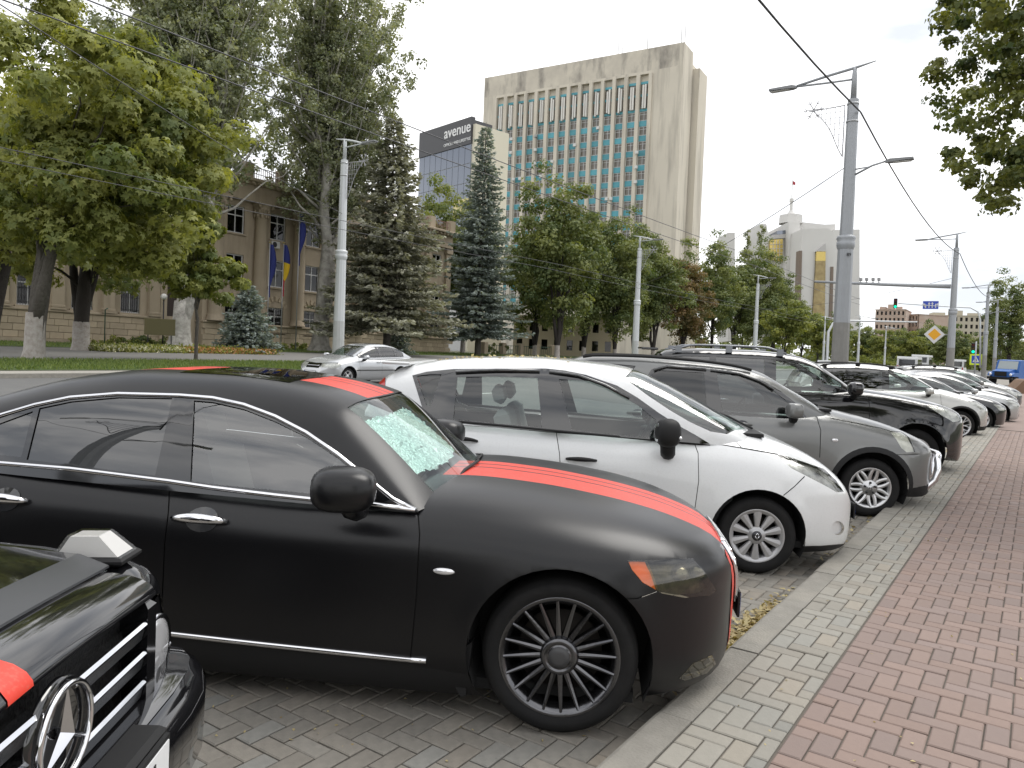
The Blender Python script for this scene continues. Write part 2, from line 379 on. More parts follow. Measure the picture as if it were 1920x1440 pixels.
def upper_shell(S):
    """glasshouse: pillars, roof, panes"""
    G = S['gh']; roof, belt, wg = crv(G['roof']), crv(G['belt']), crv(G['w']); lean, n = G.get('lean', .42), G.get('n', 6.0); bow = crv(G.get('bow', [(-9, 0), (9, 0)])); xa, xb = G['roof'][0][0], G['roof'][-1][0]
    xa, xb = min(xa, xb), max(xa, xb)
    def pos(x, v):
        x = np.atleast_1d(x); v = np.atleast_1d(v); b = belt(x); h = np.maximum(roof(x)-b, .002); cc, qq = sup(np.clip(v, 0, 1)*math.pi/2, n); z = b+h*qq; W0 = wg(x)
        y = np.where(v > .99999, 0, np.maximum(W0-lean*h*qq, .05)*cc); y = y+G.get('bulge', .01)*np.sin(np.pi*np.clip(qq, 0, 1))*(cc > .5)
        return np.stack([x+bow(x)*(1-(y/W0)**2), y, z], 1)
    return Shell(xa, xb, 1.0, pos, S.get('dx', .05), G.get('nv', 26), (0, 0), .8)
def join_sides(d, c):
    a, b = d[(c, 1)], d[(c, -1)]; return np.concatenate([a[0], b[0]]), np.concatenate([a[1], b[1]+len(a[0])]), np.concatenate([a[2], b[2]])
def loose(f, n):
    """label faces by connected piece"""
    r = np.arange(n)
    while True:
        m = r[f].min(1); r2 = r.copy()
        for k in range(3): np.minimum.at(r2, f[:, k], m)
        r2 = r2[r2]
        if (r2 == r).all(): return r[f[:, 0]]
        r = r2
def put(name, tri, m, parent, off=0.):
    p, f, n = tri
    if name in ('stripe', 'body_panel', 'bumper_lip', 'panel_gap'):
        lb = loose(f, len(p)); ids = np.unique(lb); o = None
        if len(ids) > 1:
            for i in ids:
                u, inv = np.unique(f[lb == i], return_inverse=True); o = mesh_np(name, p[u]+n[u]*off, np.ascontiguousarray(inv.reshape(-1, 3)), m, parent, True, None, n[u])
            return o
    return mesh_np(name, p+n*off, np.ascontiguousarray(f), m, parent, True, None, n)
def tyre_prof(r, w, rr):
    h = w/2; return [(rr, -h*.82), (rr+.012, -h*.9), (rr+(r-rr)*.35, -h*1.0), (rr+(r-rr)*.7, -h*.99), (r-.022, -h*.9), (r-.008, -h*.74), (r-.002, -h*.45), (r, 0),
                    (r-.002, h*.45), (r-.008, h*.74), (r-.022, h*.9), (rr+(r-rr)*.7, h*.99), (rr+(r-rr)*.35, h*1.0), (rr+.012, h*.9), (rr, h*.82)]
def make_wheel(car, S, x, y, side):
    """side -1: outer face towards -y"""
    r, wd, rr = S['wr'], S.get('ww', .22), S['rim']; t = empty('wheel'); t.parent = car; t.location = (x, y, r)
    M = Matrix.Rotation(R(90)*(1 if side < 0 else -1), 4, 'X')          # local +Z -> outer face
    b = MB(); b.lathe(tyre_prof(r, wd, rr), 56, M)
    for g in (-.3, -.1, .1, .3): pass
    b.build('tyre', mat('rubber', (.010, .010, .0105), .82, bump=(60, .25, .004), noise=(9, .5, (.022, .021, .02)), spec=.25), t)
    rm = mat(*S['rimmat']) if isinstance(S['rimmat'], tuple) else S['rimmat']; o = wd/2
    b = MB(); b.lathe([(rr-.002, -o*.8), (rr-.03, -o*.7), (rr-.035, 0), (rr-.03, o*.62), (rr-.012, o*.8), (rr+.006, o*.9), (rr+.012, o*.86), (rr+.004, o*.78)], 56, M)
    st = S.get('spoke', 'multi'); f = o*.70
    def bar(a, r0, r1, w0, w1, z0, z1, th, twist=0.):
        ca, sa = math.cos(a), math.sin(a); V = []
        k = 6
        for i in range(k+1):
            u = i/k; rad = r0+(r1-r0)*u; ww = (w0+(w1-w0)*u)/2; zz = z0+(z1-z0)*u+S.get('dish', .0)*math.sin(math.pi*u); tw = twist*u*u
            for sx, sz in ((-1, -th), (-.8, 0), (0, .004), (.8, 0), (1, -th)):
                px, py = rad, sx*ww+tw; V.append((px*ca-py*sa, px*sa+py*ca, zz+sz))
        Fc = [(i*5+j, (i+1)*5+j, (i+1)*5+j+1, i*5+j+1) for i in range(k) for j in range(4)]
        b.add([tuple(M @ Vector(q)) for q in V], Fc)
    if st == 'multi':
        for k in range(20): bar(2*math.pi*k/20+.08, .085, rr-.012, .030, .016, f-.01, f+.012, .035)
        b.lathe([(.0, f+.018), (.055, f+.018), (.06, f+.012), (.062, f+.02), (.082, f+.016), (.09, f-.005), (.09, f-.03)], 40, M)
    elif st == 'cover':
        for k in range(10):
            a = 2*math.pi*(k+.5)/10; bar(a, .06, rr-.010, .034, .082, f+.004, f+.006, .02)
        b.lathe([(rr-.026, f-.008), (rr-.022, f+.006), (rr-.008, f+.008), (rr+.004, f), (rr+.004, f-.02)], 56, M)
        b.lathe([(.0, f+.014), (.05, f+.014), (.056, f+.008), (.068, f+.008), (.076, f-.01)], 40, M)
    elif st == 'pairs':
        for k in range(7):
            a = 2*math.pi*k/7
            for q in (-1, 1): bar(a+q*.13, .075, rr-.012, .05, .045, f, f+.012, .03, q*.045)
        b.lathe([(.0, f+.016), (.03, f+.016), (.034, f+.01), (.085, f+.008), (.10, f-.02)], 40, M)
    elif st == 'mesh':
        for k in range(8):
            a = 2*math.pi*k/8
            for q in (-1, 1): bar(a, .07, rr-.012, .03, .022, f, f+.01, .03, q*.05)
        b.lathe([(.0, f+.016), (.04, f+.016), (.075, f+.008), (.09, f-.02)], 32, M)
    else:
        for k in range(5): bar(2*math.pi*k/5+.3, .06, rr-.012, .075, .065, f, f+.008, .03)
        b.lathe([(.0, f+.014), (.04, f+.014), (.075, f+.006), (.09, f-.02)], 32, M)
    b.build('rim', rm, t)
    b = MB(); b.lathe([(.0, -.01), (rr*.72, -.01), (rr*.72, .012), (.07, .012), (.07, .03), (0, .03)], 40, M); b.build('brake_disc', mat('brake_iron', (.035, .032, .03), .55, .6, noise=(20, .5, (.05, .04, .03))), t)
    b = MB(); cr_ = S.get('capr', .045); b.lathe([(cr_, f+.012), (cr_*.96, f+.024), (cr_*.5, f+.028), (0, f+.028)], 28, M); b.build('hub_cap', S.get('capmat') or rm, t)
    if st in ('pairs', 'mesh', 'five'):
        for k in range(5):
            a = 2*math.pi*k/5+math.pi/2; b = MB(); b.lathe([(0, f+.03), (.012, f+.03), (.013, f)], 8, M @ Matrix.Translation((.062*math.cos(a), .062*math.sin(a), 0))); b.build('wheel_nut', mat('dark_hole', (.012, .012, .012), .5), t)
    return t, f
def rounded_rect(x0, x1, z0, z1, r, k=3):
    P = []
    for cx_, cz, a0 in ((x1-r, z1-r, 0), (x0+r, z1-r, 90), (x0+r, z0+r, 180), (x1-r, z0+r, 270)):
        for i in range(k+1): a = R(a0+90*i/k); P.append((cx_+r*math.cos(a), cz+r*math.sin(a)))
    return P
def make_seat(car, x, y, z, m, s=1.0):
    t = empty('seat'); t.parent = car; t.location = (x, y, z)
    MB().box(-.25*s, .27*s, -.26, .26, 0, .16, bev=.05).build('cushion', m, t)
    Mx = Matrix.Translation((-.24*s, 0, .1)) @ Matrix.Rotation(R(-16), 4, 'Y'); MB().box(-.07, .07, -.25, .25, 0, .60, Mx, .05).build('backrest', m, t)
    MB().box(-.05, .05, -.13, .13, .64, .82, Mx, .045).build('headrest', m, t)
def make_car(name, S, loc, heading, label, cat='car', group='cars parked at an angle along the kerb', pitch=0., tilt=True):
    """loc = ground point under the middle of the front axle; heading = degrees from +Y towards +X"""
    car = empty(name); car.matrix_world = Matrix.Translation(Vector(loc)) @ (TILT if tilt else Matrix.Identity(4)) @ Matrix.Rotation(R(90-heading), 4, 'Z') @ Matrix.Rotation(R(pitch), 4, 'Y')
    setp(car, label, cat, group); Minv = car.matrix_world.inverted(); paint = S['paint']; G = S['gh']; wb = S['wb']
    black = mat('black_plastic', (.016, .016, .017), .55, bump=(300, .1, .001)); gloss = mat('gloss_black', (.008, .008, .009), .06, spec=.6); seamm = mat('panel_gap', (.006, .006, .006), .8); chrome = mat('chrome', (.78, .78, .80), .07, 1.)
    lo = lower_shell(S); up = upper_shell(S); S['lo'], S['up'] = lo, up
    det = S.get('detail', 2)
    # wheel openings first, then whatever the spec draws on the skin
    arches = []
    for ax, az, ra in S['arch']:
        P = [(ax+ra*math.cos(t), az+ra*math.sin(t)) for t in np.linspace(R(-60), R(240), 40)]; P = [(x, z) for x, z in P if z > 0.02]+[(ax-ra*.9, -.2), (ax+ra*.9, -.2)] if False else P
        lo.side('hole', P, 9)
    S['draw'](lo, up, Minv, S)
    xa, xb = lo_range(G)
    wgf = crv(G['w']); xs_ = np.linspace(xa+.15, xb-.12, 24)
    lo.feats.insert(0, ('hole', [(x, lo.v_of_y(x, float(wgf(x))-.075)) for x in xs_]+[(xs_[-1], 2.0), (xs_[0], 2.0)]))
    dl = lo.build(); du = up.build()
    cm = S['classes']
    keysL = sorted(set(k[0] for k in dl)); keysU = sorted(set(k[0] for k in du))
    for d, keys, sh in ((dl, keysL, 'L'), (du, keysU, 'U')):
        for c in keys:
            if c == 'body':
                nm = 'body' if sh == 'L' else 'roof_frame'; put(nm, join_sides(d, c), S.get('roofpaint', paint) if sh == 'U' else paint, car)
                if sh == 'U': put('headliner', join_sides(d, c), mat('headliner_grey', (.16, .16, .155), .9), car, -.022)
                continue
            nm, mm, off, both = cm[c] if c in cm else BASE_CLS[c]
            mm = mm or paint
            if callable(mm): mm = mm()
            if both in ('R', 'L'):
                for sd in (-1, 1): put(nm if (sd < 0) == (both == 'R') else 'body_panel', d[(c, sd)], mm if (sd < 0) == (both == 'R') else paint, car, off)
            elif both: put(nm, join_sides(d, c), mm, car, off)
            else:
                for sd in (-1, 1):
                    o = put(nm, d[(c, sd)], mm, car, off)
                    if c in S.get('lamps', {}):        # lens over a deeper reflector bowl
                        inner, dep = S['lamps'][c]; p, f, n = d[(c, sd)]; put('reflector', (p, f, n), inner, o, -dep)
    # wheel wells, floor pan, wheels
    dark = mat('underbody', (.012, .012, .012), .9); hw = S['hw']
    for ax, az, ra in S['arch']:
        for sd in (-1, 1):
            b = MB(); k = 20; V = []; yo = sd*(hw-.035); yi = sd*(hw-.42)
            for i in range(k+1):
                t = R(-25)+R(230)*i/k
                V += [(ax+(ra+.005)*math.cos(t), yo, az+(ra+.005)*math.sin(t)), (ax+(ra+.005)*math.cos(t), yi, az+(ra+.005)*math.sin(t))]
            b.add(V, [(2*i, 2*i+1, 2*i+3, 2*i+2) for i in range(k)]); b.add([V[2*i+1] for i in range(k+1)], [tuple(range(k+1))]); b.build('wheel_arch_liner', dark, car)
    zf = float(crv(S['bot'])(-wb/2))+.03; MB().box(S['xr']+.5, S['xf']-.55, -hw+.12, hw-.12, zf, zf+.05).build('floor_pan', dark, car)
    ty = S.get('ty', hw-.02-S.get('ww', .22)/2)
    for x in (0, -wb):
        for sd in (-1, 1): make_wheel(car, S, x, sd*ty, sd)
    # cabin
    if det >= 1:
        cab = S.get('cabin', mat('cabin_grey', (.06, .06, .062), .8)); zs = S.get('seatz', zf+.22); xw = xb
        for sd in (-1, 1): make_seat(car, xw-S.get('seatx', 1.15), sd*.37, zs, cab)
        b = MB(); xs_ = xw-S.get('seatx', 1.15)-.95
        b.box(xs_-.3, xs_+.25, -.62, .62, zs, zs+.15, bev=.05); b.box(-.07, .07, -.6, .6, 0, .58, Matrix.Translation((xs_-.28, 0, zs+.1)) @ Matrix.Rotation(R(-16), 4, 'Y'), .05)
        for sd in (-1, 1): b.box(-.05, .05, -.12, .12, .62, .76, Matrix.Translation((xs_-.28, sd*.36, zs+.1)) @ Matrix.Rotation(R(-16), 4, 'Y'), .04)
        b.build('rear_bench', cab, car)
        zb = float(crv(G['belt'])(xw-.5)); b = MB(); b.box(xw-.75, xw-.05, -hw+.2, hw-.2, zb-.32, zb-.06, bev=.08); b.build('dashboard', mat('dash_dark', (.025, .025, .026), .6), car)
        Ms = Matrix.Translation((xw-.82, .37, zb-.02)) @ Matrix.Rotation(R(-65), 4, 'Y'); b = MB()
        b.tube([tuple(Ms @ Vector((.185*math.cos(t), .185*math.sin(t), 0))) for t in np.linspace(0, 2*math.pi, 25)], .016, 8, False); b.box(-.02, .02, -.17, .17, -.01, .01, Ms); b.box(-.17, .0, -.02, .02, -.01, .01, Ms); b.ellip(Ms @ Vector((0, 0, 0)), (.06, .06, .03), 10, 6); b.build('steering_wheel', mat('dash_dark'), car)
        # inner walls under the belt so that the doors have thickness
        b = MB()
        for sd in (-1, 1): b.box(xa+.4, xb-.15, sd*(hw-.16)-.01, sd*(hw-.16)+.01, zf, float(crv(G['belt'])((xa+xb)/2))-.02)
        b.build('door_lining', mat('dash_dark'), car)
    S['extras'](car, lo, up, Minv, S)
    return car
def lo_range(G):
    xs = [p[0] for p in G['roof']]; return min(xs), max(xs)
BASE_CLS = {}
def base_classes():
    black = mat('black_plastic'); g = mat('gloss_black')
    BASE_CLS.update(seam=('panel_gap', mat('panel_gap'), -.007, True), black=('trim', black, .0, True), gblack=('pillar_trim', g, .001, True), chrome=('chrome_trim', mat('chrome'), .004, True),
        glass=('side_window', glass('glass_clear', (.82, .89, .86), 1., 0., 1.8), -.006, False), tint=('tinted_window', glass('glass_tint', (.03, .032, .035), 1., 0., 2.15), -.005, False), mid=('side_window', glass('glass_mid', (.42, .46, .46), 1., 0., 1.9), -.005, False),
        wind=('windscreen', glass('glass_wind', (.62, .74, .70), 1., 0., 2.1), -.004, True), rwind=('rear_window', glass('glass_tint'), -.004, True))
def patch_frame(sh, x, z, off=0., side=-1):
    """point and outward normal on the flank"""
    v = sh.v_of_z(x, z); e = 1e-3; p = sh.xyz([x], [v])[0]; a = sh.xyz([x+e], [v])[0]-sh.xyz([x-e], [v])[0]; b = sh.xyz([x], [v+e])[0]-sh.xyz([x], [v-e])[0]
    n = np.cross(b, a); n /= np.linalg.norm(n)+1e-12
    if n[1] < 0: n = -n
    p = p+n*off
    if side < 0: p[1] *= -1; n[1] *= -1
    return Vector(p), Vector(n)
def handle(car, lo, x, z, ln, m, cup=None, side=-1, h=.026, proud=.035):
    """pull handle on the flank with the hollow behind it"""
    b = MB(); pts = []; rr = []
    for i in range(9):
        u = i/8; p, n = patch_frame(lo, x-ln/2+ln*u, z, 0, side); bulge = proud*math.sin(math.pi*u)**.6; pts.append(p+n*(bulge+.004)); rr.append(h*.32+h*.28*math.sin(math.pi*u))
    b.tube(pts, rr, 10); t = b.build('door_handle', m, car)
    if cup:
        b = MB(); p, n = patch_frame(lo, x+.01, z, .0035, side); V = [p]; k = 20
        for i in range(k):
            a = 2*math.pi*i/k; q, n2 = patch_frame(lo, x+.01+ln*.30*math.cos(a), z+ln*.20*math.sin(a), .0035, side); V.append(q)
        b.add(V, [(0, 1+i, 1+(i+1) % k) for i in range(k)]); b.build('handle_cup', cup, t)
    return t
def mirror(car, x, y, z, m, size=(.10, .12, .09), side=-1, foot=None, stalk=1., p=.75, signal=None, rot=0):
    t = empty('door_mirror'); t.parent = car; t.location = (x, side*y, z)
    Mr = Matrix.Rotation(R(rot)*side, 4, 'Z')
    MB().ellip((0, side*size[1], 0), (size[0], size[1], size[2]), 18, 12, Mr, p).build('housing', m, t)
    MB().ellip((-size[0]*.84, side*size[1], 0), (size[0]*.14, size[1]*.70, size[2]*.66), 14, 8, Mr, p).build('mirror_glass', mat('mirror_glass', (.6, .62, .63), .03, 1.), t)
    MB().tube([(0, side*size[1]*.8, -size[2]*.4), (.012, side*size[1]*.45, -size[2]*(.6+.5*stalk)), (.02, side*.01, -size[2]*(.7+.6*stalk)), (.02, -side*.05, -size[2]*(.72+.62*stalk))], [.05*stalk, .046*stalk, .044*stalk, .045*stalk], 10).build('foot', foot or m, t)
    if signal: MB().ellip((size[0]*.80, side*size[1]*1.1, -size[2]*.25), (size[0]*.25, size[1]*.7, size[2]*.16), 12, 6, Mr).build('turn_signal', signal, t)
    return t
def plate(car, x, z, text, off=.0, w_=.52, h_=.112, tilt_=0.):
    M = Matrix.Translation((x, off, z)) @ Matrix.Rotation(R(tilt_), 4, 'Y'); b = MB(); b.box(-.006, .006, -w_/2-.012, w_/2+.012, -h_/2-.012, h_/2+.012, M); t = b.build('number_plate', mat('black_plastic'), car)
    MB().box(.006, .009, -w_/2, w_/2, -h_/2, h_/2, M).build('plate_face', mat('plate_white', (.72, .73, .74), .35), t)
    MB().box(.009, .0105, -w_/2, -w_/2+.045, -h_/2, h_/2, M).build('plate_band', mat('plate_blue', (.02, .06, .35), .4), t)
    if text: text_obj('plate_text', text, h_*.8, mat('plate_ink', (.02, .02, .02), .5), M @ Matrix.Translation((.0095, -.02, 0)) @ Matrix.Rotation(R(90), 4, 'Z') @ Matrix.Rotation(R(90), 4, 'X'), t, .0008)
    return t
def on_front(sh, y, z):
    """x of the nose surface at lateral y, height z"""
    if not hasattr(sh, '_fg'):
        xs = np.linspace(sh.x1-.55, sh.x1-.0005, 200); vv = np.linspace(0, sh.vm, 100)
        Xg, Vg = np.meshgrid(xs, vv, indexing='ij'); P = sh.xyz(Xg.ravel(), Vg.ravel()).reshape(len(xs), len(vv), 3); P[:, :, 2] = np.maximum.accumulate(P[:, :, 2], 1); sh._fg = (xs, P)
    xs, P = sh._fg
    for i in range(len(xs)-1, -1, -1):
        yy = P[i, :, 1]; zz = P[i, :, 2]
        if zz.min() <= z <= zz.max():
            w_ = np.interp(z, zz, yy)
            if w_ >= abs(y): return xs[i]
    return xs[0]
def front_patch(car, sh, name, poly, m, off=.004, step=.05, thick=0., parent=None):
    """panel lying on the nose, outline given as (y, z)"""
    ring = dens(poly, step); P2 = [Vector(p) for p in ring]; n = len(P2); ys = [p[0] for p in ring]; zs = [p[1] for p in ring]; ext = []
    for yy in np.arange(min(ys), max(ys), .06):
        for zz in np.arange(min(zs), max(zs), .05):
            if poly_in(ring, np.array([yy]), np.array([zz]))[0]: ext.append(Vector((yy, zz)))
    vo, eo, fo, _, _, _ = delaunay_2d_cdt(P2+ext, [(i, (i+1) % n) for i in range(n)], [], 0, 1e-5)
    V2 = np.array([tuple(v) for v in vo]); T = np.array(fo, int); c = V2[T].mean(1); T = T[poly_in(ring, c[:, 0], c[:, 1])]
    V = np.array([(on_front(sh, a, b)+off, a, b) for a, b in V2]); fn = np.cross(V[T[:, 1]]-V[T[:, 0]], V[T[:, 2]]-V[T[:, 0]]);
    if fn[:, 0].sum() < 0: T = T[:, ::-1]
    return mesh_np(name, V, np.ascontiguousarray(T), m, parent or car, True)

def plane_pick(px, py, y, Minv):
    """photo pixel -> point in car axes on the plane at lateral y"""
    o = Minv @ Vector(CAM); d = Minv.to_3x3() @ Vector(CM @ np.array([px-CX, py-CY, F])); return o+d*((y-o.y)/d.y)
def ribbon(car, name, pts, rad, m, flat=1., both=True, n=8):
    """moulding that follows points on the right flank, repeated on the left one"""
    for sd in ((-1, 1) if both else (-1,)):
        b = MB(); b.tube([(p.x, p.y*(1 if sd < 0 else -1), p.z) for p in pts], rad, n); b.build(name, m, car)
def near_pick(shells, px, py, Minv, off=0.):
    c = Minv @ Vector(CAM); best = None
    for s in shells:
        b = s.bvh()[0]; d = (Minv.to_3x3() @ Vector(CM @ np.array([px-CX, py-CY, F]))).normalized(); h = b.ray_cast(c, d)
        if h[0] is not None and (best is None or h[3] < best[1]): best = (h[0]+h[1]*off*(1 if h[1].dot(d) < 0 else -1), h[3])
    return best[0] if best else shells[0].p3(px, py, Minv, off)
# ------------------------------------------------------------------ the cars of the row
HEAD = 62.0
def car_loc(px, py, ty):
    """ground point under the middle of the front axle from the pixel where the near front tyre stands"""
    c = Vector(at(px, py)); a = R(HEAD); l = Vector((-math.cos(a), math.sin(a), 0)); c = c+l*ty; c.z = gz(c.x, c.y); return c
mat('rubber', (.010, .010, .0105), .82, bump=(60, .25, .004), noise=(9, .5, (.022, .021, .02)), spec=.25)
mat('black_plastic', (.012, .012, .0125), .6, bump=(300, .1, .001), spec=.3); mat('gloss_black', (.008, .008, .009), .05, spec=.8, coat=.8); mat('panel_gap', (.004, .004, .004), .8); mat('chrome', (.78, .78, .80), .07, 1.); mat('dash_dark', (.025, .025, .026), .6)
base_classes()
def lexus():
    red = mat('stripe_red', (.62, .045, .025), .42, dirt=(90, .25, (.5, .2, .15))); matte = mat('satin_black', (.004, .004, .005), .31, spec=.42, dirt=(160, .05, (.05, .05, .05)), bump=(500, .02, .0005))
    S = dict(xf=.90, xr=-4.33, hw=.965, wb=3.09, zm=.66, Rf=.78, mf=2.25, Rr=.5, n=4.2, tuck=.03, tum=.05, lip=.012, swell=.022, dx=.04,
        top=[(-4.33,.72),(-4.3,.95),(-4.2,1.06),(-3.7,1.12),(-3.0,1.13),(-2.0,1.08),(-1.2,1.055),(-.75,1.06),(-.5,1.07),(-.2,1.055),(.1,1.02),(.4,.965),(.62,.90),(.76,.835),(.84,.75),(.885,.60),(.90,.47)],
        bot=[(-4.33,.5),(-4.25,.33),(-4.0,.24),(-3.4,.17),(-2.5,.115),(-.5,.125),(.35,.19),(.6,.2),(.75,.22),(.86,.29),(.90,.42)],
        arch=[(0,.37,.425),(-3.09,.37,.425)], wr=.365, rim=.272, ww=.235, ty=.83, rimmat=mat('rim_gunmetal', (.13, .13, .137), .2, .95), spoke='multi', capr=.05, capmat=mat('cap_grey', (.05, .05, .052), .45), dish=-.004,
        crease=[(.35,.86,-2.9,.90,.010,.07)],
        gh=dict(roof=[(-.70,.99),(-.82,1.10),(-.96,1.225),(-1.1,1.345),(-1.25,1.455),(-1.55,1.53),(-1.9,1.555),(-2.3,1.55),(-2.7,1.50),(-3.0,1.42),(-3.4,1.27),(-3.85,1.06)],
                belt=[(-.70,.965),(-1.9,.99),(-3.85,1.04)], w=[(-.70,.86),(-1.5,.88),(-2.6,.88),(-3.85,.80)], lean=.40, n=5.5, bow=[(-.7,.22),(-1.25,.13),(-1.8,.0),(-3,0),(-3.85,-.12)]),
        paint=matte, seatx=1.25, seatz=.36, cabin=mat('leather_dark', (.20, .19, .18), .5))
    def draw(lo, up, Mi, S):
        up.pix('lfront', [(364,751),(400,754),(458,767.5),(517,791),(575,820),(633,859),(691.5,907),(706,937),(650,932),(587,926),(400,908),(357,902)], Mi)
        up.pix('tint', [(74,765.5),(133,753),(222,745),(323,746.7),(291,892),(160,875),(50,862)], Mi)
        up.pix('tint', [(62,771),(0,794),(-100,835),(-125,846),(0,853),(40,857)], Mi)
        up.pix('gblack', [(-170,852),(-90,815),(0,784),(67,763),(133,749),(222,741),(333,744),(400,750),(458,763),(517,785),(575,815),(633,855),(691,902),(738,941),(700,960),(587,950),(320,920),(0,890)], Mi)
        up.par('wind', [(-.71,.55),(-.80,.545),(-1.24,.545),(-1.24,1.0),(-.71,1.0)])
        for c, a, b in (('rb',0,.02),('rl',.02,.04),('rb',.04,.08),('rr',.08,.10),('rb',.10,.20),('rr',.20,.31)):
            up.top('sun', [(-1.56,a+.0005),(-1.56,b),(-2.15,b),(-2.15,a+.0005)]) if a < .45 else None
            up.top(c, [(-1.25,a+.0005),(-1.25,b),(-3.2,b),(-3.2,a+.0005)]); lo.top(c, [(.80,a+.0005),(.80,b),(-.7,b),(-.7,a+.0005)])
        up.top('sun', [(-1.56,.31),(-1.56,.44),(-2.15,.44),(-2.15,.31)])
        up.par('rwind', [(-3.05,.56),(-3.75,.56),(-3.75,1),(-3.05,1)])
        lo.pix('amber', [(1177,1051),(1212,1051),(1222,1072),(1234,1108),(1205,1092),(1185,1068)], Mi, 8)
        lo.pix('lamp', [(1177,1051),(1235,1050),(1298,1047),(1318,1068),(1343,1107),(1330,1116),(1285,1121),(1242,1113),(1205,1092),(1185,1068)], Mi, 8)
        lo.pix('fog', [(1273,1272),(1300,1243),(1335,1228),(1342,1244),(1325,1262),(1285,1276)], Mi, 6)
        lo.pseam([(1152,1123),(1195,1122),(1231,1109)], Mi); lo.pseam([(783,955),(787,1000),(781,1120),(770,1232)], Mi); lo.pseam([(319,905),(316,960),(309,1020),(303,1150)], Mi)
        lo.pseam([(748,960),(760,930),(781,909)], Mi, .008)
        lo.side('black', [(-.40,0),(-.40,.26),(-1.2,.285),(-2.68,.30),(-2.68,0)])
        lo.seam([(-4.0,.56),(-3.55,.62)], .006)
    S['draw'] = draw
    amb = mat('amber_lens', (.55, .16, .01), .12, spec=.6)
    S['classes'] = dict(sun=('sunroof', glass('glass_tint'), .002, True), rb=('stripe', red, .0, True), rr=('stripe', red, .0, 'R'), rl=('stripe', red, .0, 'L'), amber=('side_lamp', glass('glass_amber', (.98, .62, .25), 1., .02), .002, False), lfront=('side_window', glass('glass_front', (.85, .92, .90), 1., 0., 2.3), -.006, False), wind=('windscreen', glass('glass_wind_clear', (.86, .96, .93), 1., 0., 1.45), -.004, True), lamp=('headlight', glass('glass_smoke', (.42, .40, .32), 1., .02), .002, False), fog=('fog_light', glass('glass_smoke'), .002, False))
    lampin = mat('lamp_inner', (.42, .40, .34), .25, .5, noise=(18, .9, (.08, .08, .07))); S['lamps'] = dict(lamp=(lampin, .05), fog=(lampin, .03), amber=(mat('amber_inner', (.72, .26, .03), .35, .0), .02))
    def extras(car, lo, up, Mi, S):
        ch = mat('chrome')
        ribbon(car, 'window_moulding', [near_pick((lo, up), x, y, Mi, .004) for x, y in ((-190,856),(-90,811),(0,780),(67,760),(133,746.5),(222,739.5),(338,742.5),(400,747.5),(458,760),(517,782),(575,812),(633,852),(691,899),(737,936),(779,957))], .0115, ch)
        ribbon(car, 'belt_moulding', [near_pick((lo, up), x, y, Mi, .004) for x, y in ((-190,858),(-90,862),(0,868.5),(133,879.5),(320,903),(400,915),(517,929),(610,939),(703,946),(779,957))], .0125, ch)
        b = MB(); tri = [near_pick((lo, up), x, y, Mi, .012) for x, y in ((738,936),(785,957),(702,948),(738,941))]
        b.add(tri, [(0, 1, 2), (0, 2, 3)]); b.build('chrome_corner', ch, car)
        ribbon(car, 'sill_moulding', [near_pick((lo,), x, y, Mi, .003) for x, y in ((180,1172),(305,1186),(500,1208),(650,1224),(770,1236),(800,1238))], .014, ch)
        ls = [lo.pick(x, y, Mi) for x, y in ((375,975),(5,937))]
        for i, (x, v) in enumerate(ls):
            z = float(lo.xyz([x], [v])[0, 2])
            for sd in (-1, 1): handle(car, lo, x, z, .27, ch, mat('gloss_black'), sd, .042, .045)
        for sd in (-1, 1):
            p, n = patch_frame(lo, -.545, .735, .004, sd); b = MB(); b.ellip(p, (.052, .012, .016), 14, 8); b.build('side_marker', mat('lens_clear', (.8, .8, .82), .08, .6), car)
            b = MB(); y = sd*.93; b.prism([(-.405,.40),(-.455,.36),(-.50,.22),(-.45,.135),(-.425,.14)], y-.07*sd, y-.0, Matrix(((1,0,0,0),(0,0,1,0),(0,1,0,0),(0,0,0,1)))); b.build('mudflap', mat('black_plastic'), car)
        q = plane_pick(648, 915, -1.10, Mi)
        for sd in (-1, 1):
            mirror(car, q.x, .99, q.z, S['paint'], (.145, .135, .098), sd, None, p=.70, rot=-14)
        # wipers, foil sunshade behind the windscreen
        b = MB(); wp = lambda x, v, o=.012: tuple(up.xyz([x], [v])[0]+np.array([0, 0, o]))
        for sg in (1,):
            b.tube([(-.62, -.45, 1.03), (-.60, -.2, 1.075), (-.57, .1, 1.085)], .009, 6); b.tube([(-.58, .10, 1.085), (-.60, .45, 1.07), (-.68, .70, 1.03)], .009, 6)
        b.box(-.74, -.50, -.62, .62, 1.0, 1.035); b.build('wiper', mat('black_plastic'), car)
        xs = np.linspace(-.86, -1.16, 22); vs = np.linspace(.60, 1.0, 26); V = []; rg = np.random.default_rng(4)
        full = list(vs)+list(2-vs[::-1][1:])
        for x in xs:
            for v in full:
                p = up.xyz([x], [min(v, 2-v)])[0]; sgn = -1 if v <= 1 else 1; V.append((p[0]-.07+rg.normal()*.006, sgn*p[1], p[2]-.05+rg.normal()*.006))
        k = len(full); mesh_np('sunshade', np.array(V), np.array([(i*k+j, i*k+j+1, (i+1)*k+j+1, (i+1)*k+j) for i in range(len(xs)-1) for j in range(k-1)]), mat('foil', (.42, .53, .50), .25, .45, bump=(60, .7, .02)), car, True)
        # nose: grille, plate, stripes running down the bumper
        g = front_patch(car, lo, 'grille', [(-.30,.80),(.30,.80),(.34,.72),(.26,.50),(-.26,.50),(-.34,.72)], mat('gloss_black'), .010)
